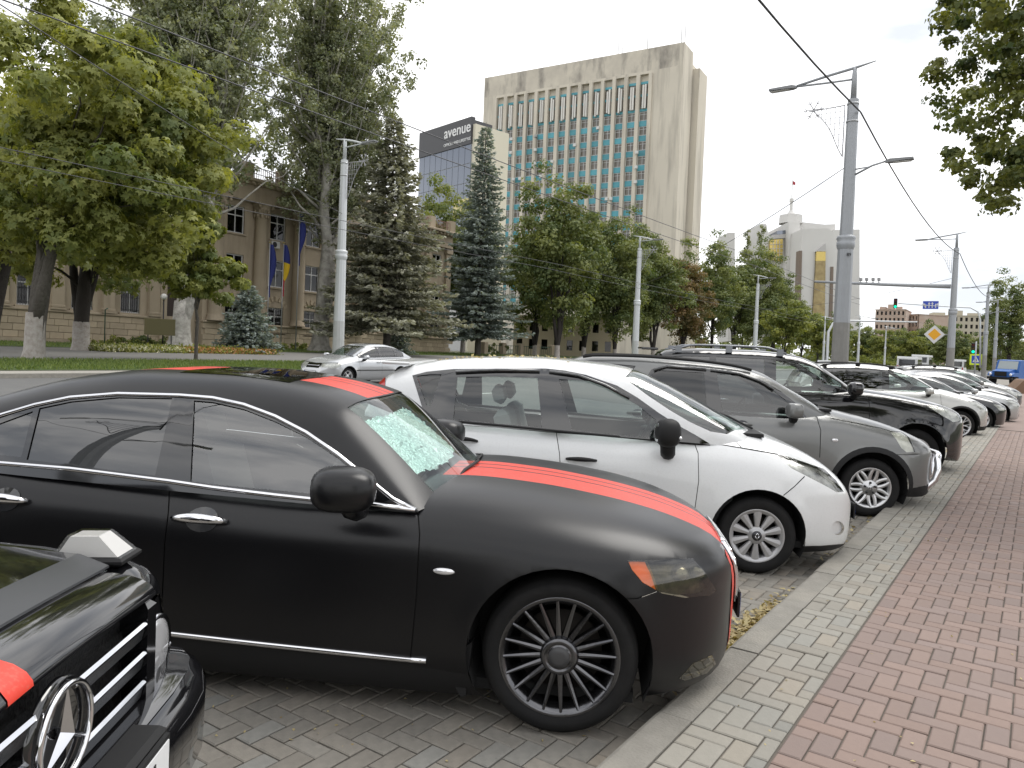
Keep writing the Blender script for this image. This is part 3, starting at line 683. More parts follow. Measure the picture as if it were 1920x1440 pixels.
        for k in range(6):
            z = .54+.045*k; hw_ = .24+.10*min(1, k/4); b = MB(); b.tube([(on_front(lo, y, z)+.02, y, z) for y in np.linspace(-hw_+.02, hw_-.02, 11)], .010, 6); b.build('grille_bar', ch, g)
        b = MB(); b.tube([(on_front(lo, y, z)+.014, y, z) for y, z in dens([(-.30,.805),(.30,.805),(.345,.72),(.265,.495),(-.265,.495),(-.345,.72)], .06)+[(-.30,.805)]], .013, 6); b.build('grille_surround', ch, g)
        front_patch(car, lo, 'bumper_stripe', [(-.46,.78),(-.37,.79),(-.37,.70),(-.28,.49),(-.28,.26),(-.40,.26),(-.42,.5)], red, .004)
        plate(car, .915, .47, None, 0., tilt_=0)
        for sd in (-1, 1): front_patch(car, lo, 'bumper_intake', [(sd*.30,.26),(sd*.42,.30),(sd*.40,.36),(sd*.30,.35)], mat('black_plastic'), .003)
        x, v = lo.pick(1205, 1068, Mi); p = lo.xyz([x], [v])[0]
        for sd in (-1, 1):
            for dx, r_ in ((.20, .042), (.29, .045)):
                xx = p[0]+dx; yy = lo.xyz([xx], [lo.v_of_z(xx, p[2]-.05)])[0, 1]; b = MB(); b.ellip((xx-.02, sd*(yy-.05), p[2]-.045), (r_, r_, r_*.9), 14, 8); b.build('projector', mat('lens_clear'), car)
    S['extras'] = extras; return S
S_LEX = lexus()
LEX = make_car('sports_sedan', S_LEX, car_loc(1040, 1382, .95), HEAD, 'matte black sedan with red racing stripes on bonnet and roof, silver foil sunshade behind windscreen')
def mixed(up, cls, px, tail, Mi): up.feats.append((cls, [up.pick(x, y, Mi) for x, y in dens(px, 12, False)]+dens(tail, .06, False)))
def renault():
    white = mat('white_paint', (.68, .69, .695), .22, coat=.6, spec=.4, noise=(1.3, .10, (.55, .55, .52)), dirt=(70, .10, (.4, .38, .33)))
    S = dict(xf=.93, xr=-3.45, hw=.915, wb=2.72, zm=.60, Rf=.80, mf=2.3, Rr=.45, n=4.0, tuck=.08, tum=.05, lip=.012, swell=.018, dx=.045,
        top=[(-3.45,.75),(-3.43,1.0),(-3.3,1.17),(-2.7,1.17),(-1.7,1.15),(-.6,1.14),(-.2,1.15),(0,1.125),(.17,1.075),(.4,.99),(.56,.915),(.72,.80),(.83,.66),(.90,.53),(.93,.42)],
        bot=[(-3.45,.5),(-3.3,.3),(-3.0,.24),(-.5,.19),(.3,.19),(.65,.19),(.80,.20),(.89,.26),(.93,.36)], arch=[(0,.325,.385),(-2.72,.325,.385)], wr=.318, rim=.212, ww=.205, ty=.80,
        rimmat=mat('hubcap_silver', (.42, .42, .43), .32, .55), spoke='cover', capr=.04, capmat=mat('cap_dark', (.05, .05, .055), .3, .6),
        gh=dict(roof=[(-.04,1.06),(-.16,1.14),(-.35,1.245),(-.6,1.375),(-.9,1.515),(-1.12,1.60),(-1.4,1.645),(-1.9,1.668),(-2.4,1.645),(-2.8,1.60),(-3.1,1.525),(-3.28,1.38),(-3.38,1.14)],
                belt=[(-.04,1.01),(-.6,1.04),(-1.7,1.06),(-3.38,1.08)], w=[(-.04,.70),(-.3,.78),(-.7,.83),(-1.5,.845),(-2.6,.83),(-3.1,.78),(-3.38,.70)], lean=.34, n=5.5, bow=[(-.04,.14),(-1.1,.10),(-1.6,0),(-2.9,0),(-3.38,-.10)]),
        paint=white, seatx=1.75, seatz=.52, cabin=mat('cabin_pale', (.22, .23, .23), .85))
    def draw(lo, up, Mi, S):
        up.pix('glass', [(858,707),(930,706),(1008,709),(1016,801),(940,795),(850,786)], Mi)
        up.pix('glass', [(1048,711),(1109,715),(1157,737),(1196,760),(1229,787),(1233,822),(1150,815),(1072,806)], Mi)
        up.pix('glass', [(781,705),(805,702),(828,702),(807,761),(800,761)], Mi)
        up.pix('gblack', [(773,704),(800,697),(850,692),(1023,691),(1060,695),(1099,703),(1157,723),(1196,746),(1235,774),(1274,799),(1303,815),(1331,832),(1303,833),(1235,829),(1150,822),(1042,811),(940,803),(817,788),(796,778)], Mi)
        mixed(up, 'wind', [(1181,699),(1171,709),(1215,742),(1254,768),(1293,791),(1332,809),(1363,814)], [(-.06,1.0),(-1.13,1.0)], Mi)
        up.pix('tail', [(723,706),(722,744),(702,741),(706,722)], Mi)
        up.par('rwind', [(-3.14,.57),(-3.35,.57),(-3.35,1),(-3.14,1)])
        lo.pix('lamp', [(1457,852),(1480,857),(1524,872),(1545,879),(1567,900),(1582,922),(1569,923),(1544,909),(1513,893),(1484,878),(1469,865)], Mi, 8)
        lo.pix('fog', [(1571+12*math.cos(t), 990+13*math.sin(t)) for t in np.linspace(0, 2*math.pi, 17)[:-1]], Mi, 20)
        lo.pix('lipb', [(1496,1024),(1540,1023),(1595,1018),(1598,1060),(1480,1060)], Mi)
        lo.pseam([(1509,893),(1490,912),(1469,929)], Mi); lo.pseam([(1303,834),(1309,850),(1310,902),(1300,975)], Mi); lo.pseam([(1043,811),(1049,850),(1052,900),(1053,970)], Mi)
        lo.pseam([(1371,818),(1390,840),(1425,846),(1458,852)], Mi); lo.pseam([(817,788),(815,800)], Mi); lo.pseam([(1331,833),(1360,835),(1390,840)], Mi, .005)
    S['draw'] = draw
    S['classes'] = dict(lamp=('headlight', glass('glass_lens', (.86, .87, .85), 1., .01), .002, False), fog=('fog_light_blank', white, -.02, False), lipb=('bumper_lip', mat('black_plastic'), .002, True), tail=('tail_light', mat('tail_red', (.42, .012, .015), .15, spec=.6), .004, False))
    S['lamps'] = dict(lamp=(mat('lamp_silver', (.52, .52, .50), .22, .4, noise=(9, 1., (.04, .04, .04))), .02))
    def extras(car, lo, up, Mi, S):
        bp = mat('black_plastic')
        for x, y in ((1090,862),(868,826)):
            a, v = lo.pick(x, y, Mi); z = float(lo.xyz([a], [v])[0, 2])
            for sd in (-1, 1): handle(car, lo, a, z, .25, bp, white, sd, .032, .04)
        ribbon(car, 'belt_moulding', [near_pick((lo, up), x, y, Mi, .002) for x, y in ((817,787),(940,798),(1042,808),(1150,818),(1235,826),(1303,833),(1331,834))], .010, bp)
        ribbon(car, 'wind_deflector', [near_pick((up,), x, y, Mi, .012) for x, y in ((855,699),(930,696),(1012,697))], .016, mat('gloss_black'))
        ribbon(car, 'wind_deflector', [near_pick((up,), x, y, Mi, .012) for x, y in ((1030,698),(1085,706),(1135,724),(1180,748))], .014, mat('gloss_black'))
        q = plane_pick(1252, 816, -1.03, Mi)
        for sd in (-1, 1): mirror(car, q.x, .93, q.z+.02, bp, (.10, .11, .115), sd, None, 1.35, p=.78, signal=mat('lens_clear'), rot=-12)
        b = MB(); b.box(-.20, .06, -.62, .62, 1.095, 1.125); b.tube([(.02, -.3, 1.14), (-.12, .1, 1.20), (-.3, .45, 1.25)], .010, 6); b.build('wiper', bp, car)
        g = front_patch(car, lo, 'grille', [(-.38,.50),(.38,.50),(.34,.34),(-.34,.34)], bp, .006); plate(car, .95, .46, None)
        front_patch(car, lo, 'badge', [(-.05,.66),(0,.72),(.05,.66),(0,.60)], mat('chrome'), .02)
        b = MB(); V = []
        for sd in (-1, 1):                             # tailgate spoiler
            pass
        b.box(-3.28, -3.02, -.60, .60, 1.545, 1.575, bev=.012); b.build('roof_spoiler', white, car)
        # wheel badge: diamond
        for ch in car.children:
            if ch.name.startswith('wheel') and not ch.name.startswith('wheel_'):
                sd = -1 if ch.location.y < 0 else 1; y = sd*(S['ww']/2*.70+.031); b = MB()
                for (x0, z0), (x1, z1) in (((0,.026),(.016,0)),((.016,0),(0,-.026)),((0,-.026),(-.016,0)),((-.016,0),(0,.026))): b.tube([(x0,y,z0),(x1,y,z1)], .0035, 5)
                b.build('wheel_badge', mat('chrome'), ch)
    S['extras'] = extras; return S
S_REN = renault()
REN = make_car('minivan', S_REN, car_loc(1415, 1078, .905), HEAD, 'white compact minivan with black door mirrors, between the striped black sedan and grey crossover')
def crv_spec():
    grey = mat('grey_paint', (.17, .173, .17), .28, .35, coat=.5, noise=(1.5, .12, (.165, .165, .16)))
    S = dict(xf=.86, xr=-3.72, hw=.90, wb=2.63, zm=.70, Rf=.66, mf=2.6, Rr=.4, n=4.6, tuck=.06, tum=.04, lip=.02, swell=.022, dx=.05,
        top=[(-3.72,.85),(-3.70,1.1),(-3.6,1.25),(-2.6,1.25),(-1.8,1.20),(-.9,1.17),(-.5,1.185),(-.1,1.13),(.3,1.035),(.52,.955),(.68,.88),(.78,.76),(.84,.62),(.86,.5)],
        bot=[(-3.72,.6),(-3.5,.36),(-.5,.26),(.3,.26),(.6,.25),(.76,.27),(.83,.34),(.86,.44)], arch=[(0,.345,.41),(-2.63,.345,.41)], wr=.335, rim=.225, ww=.215, ty=.785,
        rimmat=mat('alloy_silver', (.56, .56, .57), .28, .85), spoke='pairs', capr=.03, capmat=None,
        gh=dict(roof=[(-.48,1.14),(-.62,1.235),(-.95,1.42),(-1.25,1.575),(-1.55,1.65),(-2.0,1.688),(-2.6,1.705),(-3.2,1.69),(-3.5,1.60),(-3.62,1.35),(-3.66,1.18)],
                belt=[(-.48,1.06),(-1.8,1.08),(-3.66,1.14)], w=[(-.48,.74),(-.9,.80),(-1.6,.82),(-2.6,.82),(-3.3,.78),(-3.66,.74)], lean=.26, n=6.5, bow=[(-.48,.10),(-1.25,.07),(-1.7,0),(-3.3,0),(-3.66,-.05)]),
        paint=grey, seatx=1.5, seatz=.60, cabin=mat('cabin_grey', (.06, .06, .062), .8))
    def draw(lo, up, Mi, S):
        up.pix('mid', [(1344,701),(1388,702),(1421,714),(1453,734),(1484,760),(1490,782),(1420,777),(1355,771)], Mi); up.pix('tint2', [(1230,694),(1320,699),(1325,765),(1236,754),(1215,750),(1216,712)], Mi)
        up.pix('tint2', [(1118,684),(1150,682),(1192,686),(1184,699),(1160,720),(1110,715)], Mi)
        up.pix('gblack', [(1222,692),(1246,686),(1326,692),(1386,697),(1427,712),(1464,734),(1495,758),(1513,783),(1505,788),(1420,782),(1333,773),(1205,756),(1206,716)], Mi)
        mixed(up, 'wind', [(1440,706),(1470,726),(1505,750),(1537,770)], [(-.52,1.0),(-1.27,1.0)], Mi)
        up.par('rwind', [(-3.52,.55),(-3.64,.55),(-3.64,1),(-3.52,1)])
        lo.side('clad', [(.47*math.cos(t), .345+.47*math.sin(t)) for t in np.linspace(0, 2*math.pi, 40)[:-1]], 9); lo.side('clad', [(-2.63+.47*math.cos(t), .345+.47*math.sin(t)) for t in np.linspace(0, 2*math.pi, 40)[:-1]], 9)
        lo.side('clad', [(-2.4,.0),(-2.4,.42),(-.3,.42),(-.3,.0)]); lo.side('clad', [(.3,.0),(.3,.36),(.86,.40),(.86,.0)])
        lo.pix('lamp', [(1668,808),(1690,808),(1702,817),(1713,838),(1716,847),(1700,848),(1690,840),(1680,823)], Mi, 6)
        lo.pseam([(1530,778),(1539,807),(1537,858)], Mi, .008); lo.pseam([(1333,774),(1345,810),(1350,850)], Mi, .008); lo.seam([(-.45,1.10),(.1,1.02),(.42,.93)], .006); lo.pseam([(1678,852),(1700,853),(1722,852)], Mi, .006)
    S['draw'] = draw
    S['classes'] = dict(tint2=('side_window', glass('glass_dark', (.10, .11, .11)), -.005, False), clad=('wheel_arch_trim', mat('black_plastic'), .004, True), lamp=('headlight', glass('glass_lens', (.86, .87, .85), 1., .01), .002, False))
    S['lamps'] = dict(lamp=(mat('lamp_pale', (.70, .69, .62), .28, .2, noise=(20, .5, (.35, .35, .31))), .015))
    def extras(car, lo, up, Mi, S):
        ch = mat('chrome')
        for x, y in ((1390,796),(1195,775)):
            a, v = lo.pick(x, y, Mi); z = float(lo.xyz([a], [v])[0, 2])
            for sd in (-1, 1): handle(car, lo, a, z, .24, grey, mat('cap_dark', (.05, .05, .055), .3, .6), sd, .03, .04)
        q = plane_pick(1490, 770, -1.0, Mi)
        for sd in (-1, 1):
            mirror(car, q.x, .90, q.z, grey, (.085, .10, .085), sd, mat('black_plastic'), p=.55, rot=-10)
            p, n = patch_frame(lo, -.43, .86, .004, sd); b = MB(); b.ellip(p, (.035, .010, .018), 12, 8, p=.5); b.build('side_marker', mat('lens_clear'), car)
            b = MB(); b.tube([(x, sd*(.60), float(crv(S['gh']['roof'])(x))-.005) for x in np.linspace(-3.35, -1.35, 18)], .02, 6); b.build('roof_rail', mat('black_plastic'), car)
        ribbon(car, 'wind_deflector', [near_pick((up,), x, y, Mi, .012) for x, y in ((1226,695),(1250,688),(1324,694))], .018, mat('gloss_black')); ribbon(car, 'wind_deflector', [near_pick((up,), x, y, Mi, .012) for x, y in ((1332,695),(1386,702),(1425,716),(1450,732))], .016, mat('gloss_black'))
        b = MB(); bar = [(.93,0,.72),(.915,-.36,.72),(.86,-.52,.715),(.82,-.60,.67),(.83,-.62,.56),(.80,-.62,.44),(.70,-.61,.33),(.45,-.60,.245)]; bar = [Vector(p) for p in bar]
        full = [Vector((p.x, -p.y, p.z)) for p in reversed(bar)]+bar[1:]; b.tube(full, .036, 12); b.build('bull_bar', ch, car)
        b = MB()
        for y in (-.22, .22): b.tube([(.92, y, .72), (.93, y, .45), (.80, y, .30)], .024, 8)
        b.build('bull_bar_upright', ch, car)
        front_patch(car, lo, 'grille', [(-.40,.80),(.40,.80),(.42,.70),(-.42,.70)], mat('black_plastic'), .006); front_patch(car, lo, 'intake', [(-.5,.52),(.5,.52),(.45,.38),(-.45,.38)], mat('black_plastic'), .005); plate(car, .885, .55, None)
        b = MB(); b.box(-.66, -.42, -.66, .66, 1.165, 1.195); b.tube([(-.50, -.35, 1.215), (-.6, .2, 1.27)], .01, 6); b.build('wiper', mat('black_plastic'), car)
        for w_ in car.children:
            if w_.name.startswith('wheel') and not w_.name.startswith('wheel_'):
                sd = -1 if w_.location.y < 0 else 1; y = sd*(S['ww']/2*.70+.030); b = MB()
                for x0, z0, x1, z1 in ((-.010,.014,-.014,-.014),(.010,.014,.014,-.014),(-.012,0,.012,0)): b.tube([(x0,y,z0),(x1,y,z1)], .0028, 5)
                b.build('wheel_badge', mat('cap_dark'), w_)
    S['extras'] = extras; return S
S_CRV = crv_spec()
CRV = make_car('crossover', S_CRV, car_loc(1628, 970, .89), HEAD, 'grey crossover with chrome bull bar and pale headlights, behind the white minivan')
# ---- cars further along: same construction from a few key sizes
def generic(paint, K):
    S = dict(K); S['paint'] = paint; G = S['gh']; S.setdefault('zm', .62); S.setdefault('ty', S['hw']-.115)
    roof, belt = crv(G['roof']), crv(G['belt']); vb = S['vbelt']
    def win(up, cls, xa, xb, fr=.80, drop=.0):
        vbf = crv(vb); xs = np.linspace(xa, xb, 16); tp = []; bt = []
        for x in xs:
            zt = belt(x)+(roof(x)-belt(x))*fr; zb = vbf(x)+.015
            if zt > zb+.012: tp.append((x, zt)); bt.append((x, zb))
        if len(tp) > 2: up.side(cls, tp+bt[::-1], .08)
    def draw(lo, up, Mi, S):
        for cls, xa, xb in S['wins']: win(up, cls, xa, xb)
        f0, f1 = S['frame']; win(up, S.get('framecls', 'gblack'), f0, f1, .845)
        a, b = S['ws']; up.par('wind', [(a,.56),(b,.545),(b,1),(a,1)]); a, b = S['rw']; up.par('rwind', [(a,.57),(b,.57),(b,1),(a,1)])
        lo.side('lamp', S['lamp'], .06)
        for x in S.get('doors', ()): lo.seam([(x, S['bz']), (x+.02, .75), (x, .40)], .008)
        if 'cladh' in S:
            lo.side('clad', [(-S['wb']+.3,.0),(-S['wb']+.3,S['cladh']),(-.3,S['cladh']),(-.3,.0)]); lo.side('clad', [(.3,.0),(.3,S['cladh']),(S['xf'],S['cladh']+.03),(S['xf'],.0)])
            for c in (0, -S['wb']): lo.side('clad', [(c+(S['arch'][0][2]+.045)*math.cos(t), S['arch'][0][1]+(S['arch'][0][2]+.045)*math.sin(t)) for t in np.linspace(0, 2*math.pi, 36)[:-1]], 9)
    S['draw'] = draw
    S['classes'] = dict(clad=('lower_trim', mat('black_plastic'), .004, True), lamp=('headlight', glass('glass_lens', (.86, .87, .85), 1., .01), .002, False))
    S['lamps'] = dict(lamp=(mat('lamp_bright', (.68, .68, .66), .22, .3, noise=(14, .7, (.20, .20, .20))), .02))
    def extras(car, lo, up, Mi, S):
        bp = mat('black_plastic'); mx, mz = S['mirror']
        for sd in (-1, 1):
            mirror(car, mx, S['hw']-.01, mz, S.get('mirmat') or paint, S.get('mirsize', (.085, .10, .075)), sd, bp, p=.62, rot=-10, signal=mat('lens_clear') if S.get('mirsig') else None)
            for x, z in S.get('handles', ()): handle(car, lo, x, z, .22, S.get('hmat') or paint, None, sd, .03, .035)
            if S.get('rails'):
                r0, r1, ry, up_ = S['rails']; b = MB(); pts = [(x, sd*ry, float(roof(x))-.02+up_*min(1, 5*min((x-r0), (r1-x))/(r1-r0)+.15)) for x in np.linspace(r0, r1, 20)]; b.tube(pts, .02, 6)
                for x in np.linspace(r0+.1, r1-.1, 3): b.box(x-.05, x+.05, sd*ry-.02, sd*ry+.02, float(roof(x))-.06, float(roof(x))+up_-.02)
                b.build('roof_rail', S.get('railmat', bp), car)
        if S.get('beltchrome'): ribbon(car, 'belt_moulding', [patch_frame(lo, x, float(crv(vb)(x)), .004)[0] for x in np.linspace(S['frame'][0], S['frame'][1]-.05, 14)], .011, S['beltchrome'])
        for z0, z1, hw_, m_ in S.get('grilles', ()):
            g = front_patch(car, lo, 'grille', [(-hw_,z1),(hw_,z1),(hw_*.92,z0),(-hw_*.92,z0)], m_, .008)
            if S.get('grillebar'):
                zz = (z0+z1)/2; b = MB(); b.tube([(on_front(lo, y, zz)+.02, y, zz) for y in np.linspace(-hw_*.9, hw_*.9, 9)], .014, 6); b.build('grille_bar', mat('chrome'), g)
        plate(car, S['xf']+.012, S.get('platez', .48), S.get('plate'))
        if S.get('sidetrim'):
            z, x0, x1 = S['sidetrim']; ribbon(car, 'door_moulding', [patch_frame(lo, x, z, .004)[0] for x in np.linspace(x0, x1, 10)], .016, bp)
        if S.get('spoiler'):
            x, z, hw_ = S['spoiler']; b = MB(); b.box(x-.22, x+.05, -hw_, hw_, z-.02, z+.02, bev=.012); b.build('roof_spoiler', paint, car)
        x0 = max(p[0] for p in G['roof']); b = MB(); z0 = float(crv(S['top'])(x0)); b.box(x0-.12, x0+.10, -.6, .6, z0-.03, z0-.005); b.build('scuttle', bp, car)
        if S.get('xtra'): S['xtra'](car, lo, up, S)
    S['extras'] = extras; return S
def paint(name, c, rough=.2, metal=.3): return mat(name, c, rough, metal, coat=.7, noise=(1.2, .10, tuple(min(1, q*1.3) for q in c)))
alloy = mat('alloy_silver', (.56, .56, .57), .28, .85); chrome = mat('chrome'); gb = mat('gloss_black'); bp = mat('black_plastic')
K_PRADO = dict(xf=.92, xr=-4.1, hw=.95, wb=2.80, zm=.78, Rf=.70, mf=2.7, Rr=.4, n=5, tuck=.05, tum=.03, lip=.03, swell=.04, dx=.06,
    top=[(-4.1,.9),(-4.07,1.15),(-3.95,1.32),(-2.5,1.31),(-1.3,1.31),(-1.0,1.345),(-.5,1.31),(.1,1.23),(.45,1.16),(.68,1.08),(.82,.93),(.90,.75),(.92,.6)], bot=[(-4.1,.6),(-3.9,.4),(-.5,.32),(.5,.30),(.75,.28),(.88,.36),(.92,.5)],
    arch=[(0,.40,.46),(-2.8,.40,.46)], wr=.38, rim=.235, ww=.26, rimmat=alloy, spoke='five',
    gh=dict(roof=[(-.92,1.31),(-1.08,1.43),(-1.3,1.58),(-1.55,1.735),(-1.85,1.82),(-2.4,1.86),(-3.2,1.85),(-3.8,1.80),(-4.0,1.6),(-4.06,1.3)], belt=[(-.92,1.17),(-4.06,1.2)], w=[(-.92,.80),(-1.5,.86),(-3.4,.86),(-4.06,.80)], lean=.24, n=7, bow=[(-.92,.10),(-1.6,.05),(-2.2,0),(-4.06,-.03)]),
    vbelt=[(-4.06,1.25),(-1.0,1.21)], wins=[('glass',-1.12,-2.12),('tint',-2.30,-3.05),('tint',-3.15,-3.80)], frame=(-.98,-3.85), ws=(-.96,-1.60), rw=(-3.9,-4.03), lamp=[(.12,1.15),(.45,1.14),(.72,1.02),(.75,.93),(.55,.90),(.35,1.0)], doors=(-.72,-2.2,-3.1), bz=1.21,
    mirror=(-.98,1.34), mirsize=(.10,.12,.10), mirmat=None, mirsig=True, handles=((-1.95,1.05),(-2.95,1.05)), hmat=chrome, rails=(-3.75,-1.95,.66,.07), railmat=mat('rail_grey', (.25,.26,.28), .3, .7), beltchrome=gb, grilles=((.72,.98,.42,chrome),(.40,.58,.5,bp)), grillebar=1, platez=.62, spoiler=(-4.02,1.80,.62), seatx=1.35, seatz=.75)
make_car('off_road_vehicle', generic(paint('deep_black', (.006,.006,.007), .08, .0), K_PRADO), car_loc(1710.4, 896.2, .93), HEAD, 'tall black off-road vehicle with roof rails and chrome-edged mirrors, behind the grey crossover')
K_SUV = dict(xf=.86, xr=-3.75, hw=.91, wb=2.66, zm=.68, Rf=.70, mf=2.4, Rr=.4, n=4.4, tuck=.06, tum=.04, lip=.02, swell=.03, dx=.06,
    top=[(-3.75,.85),(-3.72,1.1),(-3.6,1.21),(-2.3,1.17),(-1.0,1.15),(-.55,1.20),(-.2,1.15),(.25,1.03),(.5,.93),(.68,.82),(.79,.68),(.86,.5)], bot=[(-3.75,.6),(-3.6,.35),(-.5,.24),(.45,.24),(.7,.25),(.82,.32),(.86,.42)],
    arch=[(0,.35,.42),(-2.66,.35,.42)], wr=.345, rim=.245, ww=.225, rimmat=alloy, spoke='mesh',
    gh=dict(roof=[(-.52,1.15),(-.7,1.27),(-1.0,1.45),(-1.25,1.575),(-1.55,1.64),(-2.1,1.675),(-2.8,1.65),(-3.3,1.58),(-3.55,1.42),(-3.68,1.15)], belt=[(-.52,1.05),(-3.68,1.10)], w=[(-.52,.72),(-1.2,.80),(-2.8,.80),(-3.68,.72)], lean=.30, n=6, bow=[(-.52,.14),(-1.3,.07),(-1.8,0),(-3.68,-.06)]),
    vbelt=[(-3.68,1.14),(-2.4,1.10),(-.6,1.06)], wins=[('glass',-.68,-1.62),('tint',-1.78,-2.52),('tint',-2.60,-3.1)], frame=(-.58,-3.2), ws=(-.56,-1.27), rw=(-3.4,-3.62), lamp=[(.15,.94),(.42,.93),(.66,.80),(.64,.72),(.45,.74),(.28,.82)], doors=(-.48,-1.7,-2.6), bz=1.08,
    mirror=(-.78,1.12), handles=((-1.5,.92),(-2.45,.93)), rails=(-3.2,-1.45,.60,.04), grilles=((.62,.74,.40,bp),(.34,.48,.5,bp)), platez=.55, cladh=.33, spoiler=(-3.5,1.58,.58), seatx=1.45, seatz=.60)
make_car('sport_utility_vehicle', generic(paint('silver_paint', (.46,.46,.44), .24, .45), K_SUV), car_loc(1798, 825, .905), HEAD, 'pale silver sport utility vehicle with black roof rails, beyond the tall black off-road vehicle')
def sedan(**kw):
    d = dict(xf=.90, xr=-3.72, hw=.885, wb=2.65, zm=.60, Rf=.72, mf=2.3, Rr=.45, n=4.2, tuck=.07, tum=.05, lip=.015, swell=.02, dx=.07, detail=1,
        top=[(-3.72,.7),(-3.68,.92),(-3.55,1.03),(-3.0,1.06),(-1.6,1.02),(-.75,1.02),(-.45,1.04),(0,.98),(.35,.90),(.6,.80),(.75,.70),(.85,.56),(.90,.42)], bot=[(-3.72,.5),(-3.6,.32),(-.5,.19),(.5,.19),(.78,.21),(.87,.28),(.90,.36)],
        arch=[(0,.32,.38),(-2.65,.32,.38)], wr=.315, rim=.212, ww=.20, rimmat=alloy, spoke='five',
        gh=dict(roof=[(-.48,1.0),(-.7,1.12),(-1.0,1.29),(-1.25,1.39),(-1.6,1.455),(-2.1,1.465),(-2.6,1.41),(-3.0,1.28),(-3.3,1.13),(-3.5,1.03)], belt=[(-.48,.92),(-3.5,.99)], w=[(-.48,.72),(-1.2,.79),(-2.6,.78),(-3.5,.68)], lean=.38, n=5.5, bow=[(-.48,.16),(-1.3,.08),(-1.8,0),(-2.8,0),(-3.5,-.10)]),
        vbelt=[(-3.5,1.02),(-.6,.955)], wins=[('mid',-.72,-1.62),('mid',-1.74,-2.48),('mid',-2.55,-2.95)], frame=(-.6,-3.0), ws=(-.52,-1.22), rw=(-2.75,-3.4), lamp=[(.25,.78),(.52,.76),(.72,.66),(.70,.58),(.45,.60)], doors=(-.55,-1.68), bz=.98,
        mirror=(-.75,1.0), handles=((-1.5,.82),(-2.4,.84)), grilles=((.52,.64,.38,bp),(.26,.38,.5,bp)), platez=.44, seatx=1.3, seatz=.36)
    d.update(kw); return d
def slot(y, x=-1.5, ty=.88): c = Vector((x, y, 0)); a = R(HEAD); c += Vector((-math.cos(a), math.sin(a), 0))*ty; c.z = gz(c.x, c.y); return c
make_car('parked_sedan', generic(paint('ink_black', (.010,.010,.012), .12, .0), sedan()), slot(24.5, -1.25), HEAD, 'glossy black sedan parked just past the pale silver sport utility vehicle')
make_car('parked_sedan', generic(paint('light_silver', (.42,.43,.43), .25, .5), sedan(sidetrim=(.52,-2.3,-.4), lamp=[(.18,.80),(.45,.80),(.70,.70),(.68,.60),(.45,.62)])), slot(27.6, -1.0), HEAD, 'light silver saloon with dark bumper strip, between two black cars')
hatch_gh = dict(roof=[(-.35,1.02),(-.6,1.16),(-.95,1.34),(-1.25,1.45),(-1.7,1.51),(-2.3,1.50),(-2.8,1.43),(-3.1,1.3),(-3.3,1.05)], belt=[(-.35,.94),(-3.3,1.02)], w=[(-.35,.70),(-1.2,.79),(-2.6,.77),(-3.3,.68)], lean=.36, n=5.5, bow=[(-.35,.16),(-1.3,.08),(-1.8,0),(-2.8,0),(-3.3,-.10)])
make_car('parked_hatchback', generic(paint('charcoal_black', (.016,.016,.018), .16, .2), sedan(xr=-3.4, gh=hatch_gh, frame=(-.5,-2.9), wins=[('mid',-.6,-1.6),('mid',-1.72,-2.5)], ws=(-.4,-1.22), rw=(-3.0,-3.22), vbelt=[(-3.3,1.03),(-.5,.97)],
    top=[(-3.4,.75),(-3.38,.98),(-3.25,1.08),(-1.6,1.05),(-.6,1.05),(-.3,1.06),(.1,.99),(.4,.90),(.62,.79),(.76,.68),(.86,.54),(.90,.42)], bot=[(-3.4,.5),(-3.3,.3),(-.5,.19),(.5,.19),(.78,.21),(.87,.28),(.90,.36)])), slot(31.0, -1.1), HEAD, 'charcoal black hatchback beyond the light silver saloon')
K_QQ = dict(K_SUV); K_QQ.update(spoke='five', detail=1, dx=.08)
make_car('grey_utility_vehicle', generic(paint('mid_grey', (.22,.22,.21), .25, .45), K_QQ), slot(34.6, -1.2), HEAD, 'mid grey utility vehicle with black wheel arches, beyond the charcoal black hatchback')
make_car('parked_hatchback', generic(paint('slate_grey', (.10,.11,.12), .22, .4), sedan(xr=-3.4, gh=hatch_gh, frame=(-.5,-2.9), wins=[('mid',-.6,-1.6),('mid',-1.72,-2.5)], ws=(-.4,-1.22), rw=(-3.0,-3.22), vbelt=[(-3.3,1.03),(-.5,.97)],
    top=[(-3.4,.75),(-3.38,.98),(-3.25,1.08),(-1.6,1.05),(-.6,1.05),(-.3,1.06),(.1,.99),(.4,.90),(.62,.79),(.76,.68),(.86,.54),(.90,.42)], bot=[(-3.4,.5),(-3.3,.3),(-.5,.19),(.5,.19),(.78,.21),(.87,.28),(.90,.36)])), slot(38.2, -1.1), HEAD, 'slate grey hatchback between the mid grey utility vehicle and a dark red car')
make_car('parked_sedan', generic(paint('dark_red', (.07,.012,.012), .2, .2), sedan(dx=.1)), slot(41.8, -1.6), HEAD, 'dark red sedan at the far end of the parked row')
# car driving on the road
K_SK = sedan(xf=.92, plate=None, sidetrim=(.55,-2.35,-.35), grillebar=1, spoke='five', lamp=[(.30,.80),(.55,.80),(.80,.74),(.80,.62),(.62,.60),(.42,.66)], grilles=((.60,.76,.32,gb),(.26,.36,.55,bp)), beltchrome=None)
sk = Vector(at(618, 724)); K_SK['dx'] = .05
SK_AZ = None
make_car('silver_saloon', generic(paint('saloon_silver', (.50,.51,.52), .22, .5), K_SK), (sk.x-.6, sk.y+.55, gz(sk.x-.6, sk.y+.55)), 178, 'silver saloon driving on the road towards the black sedan', group=None)
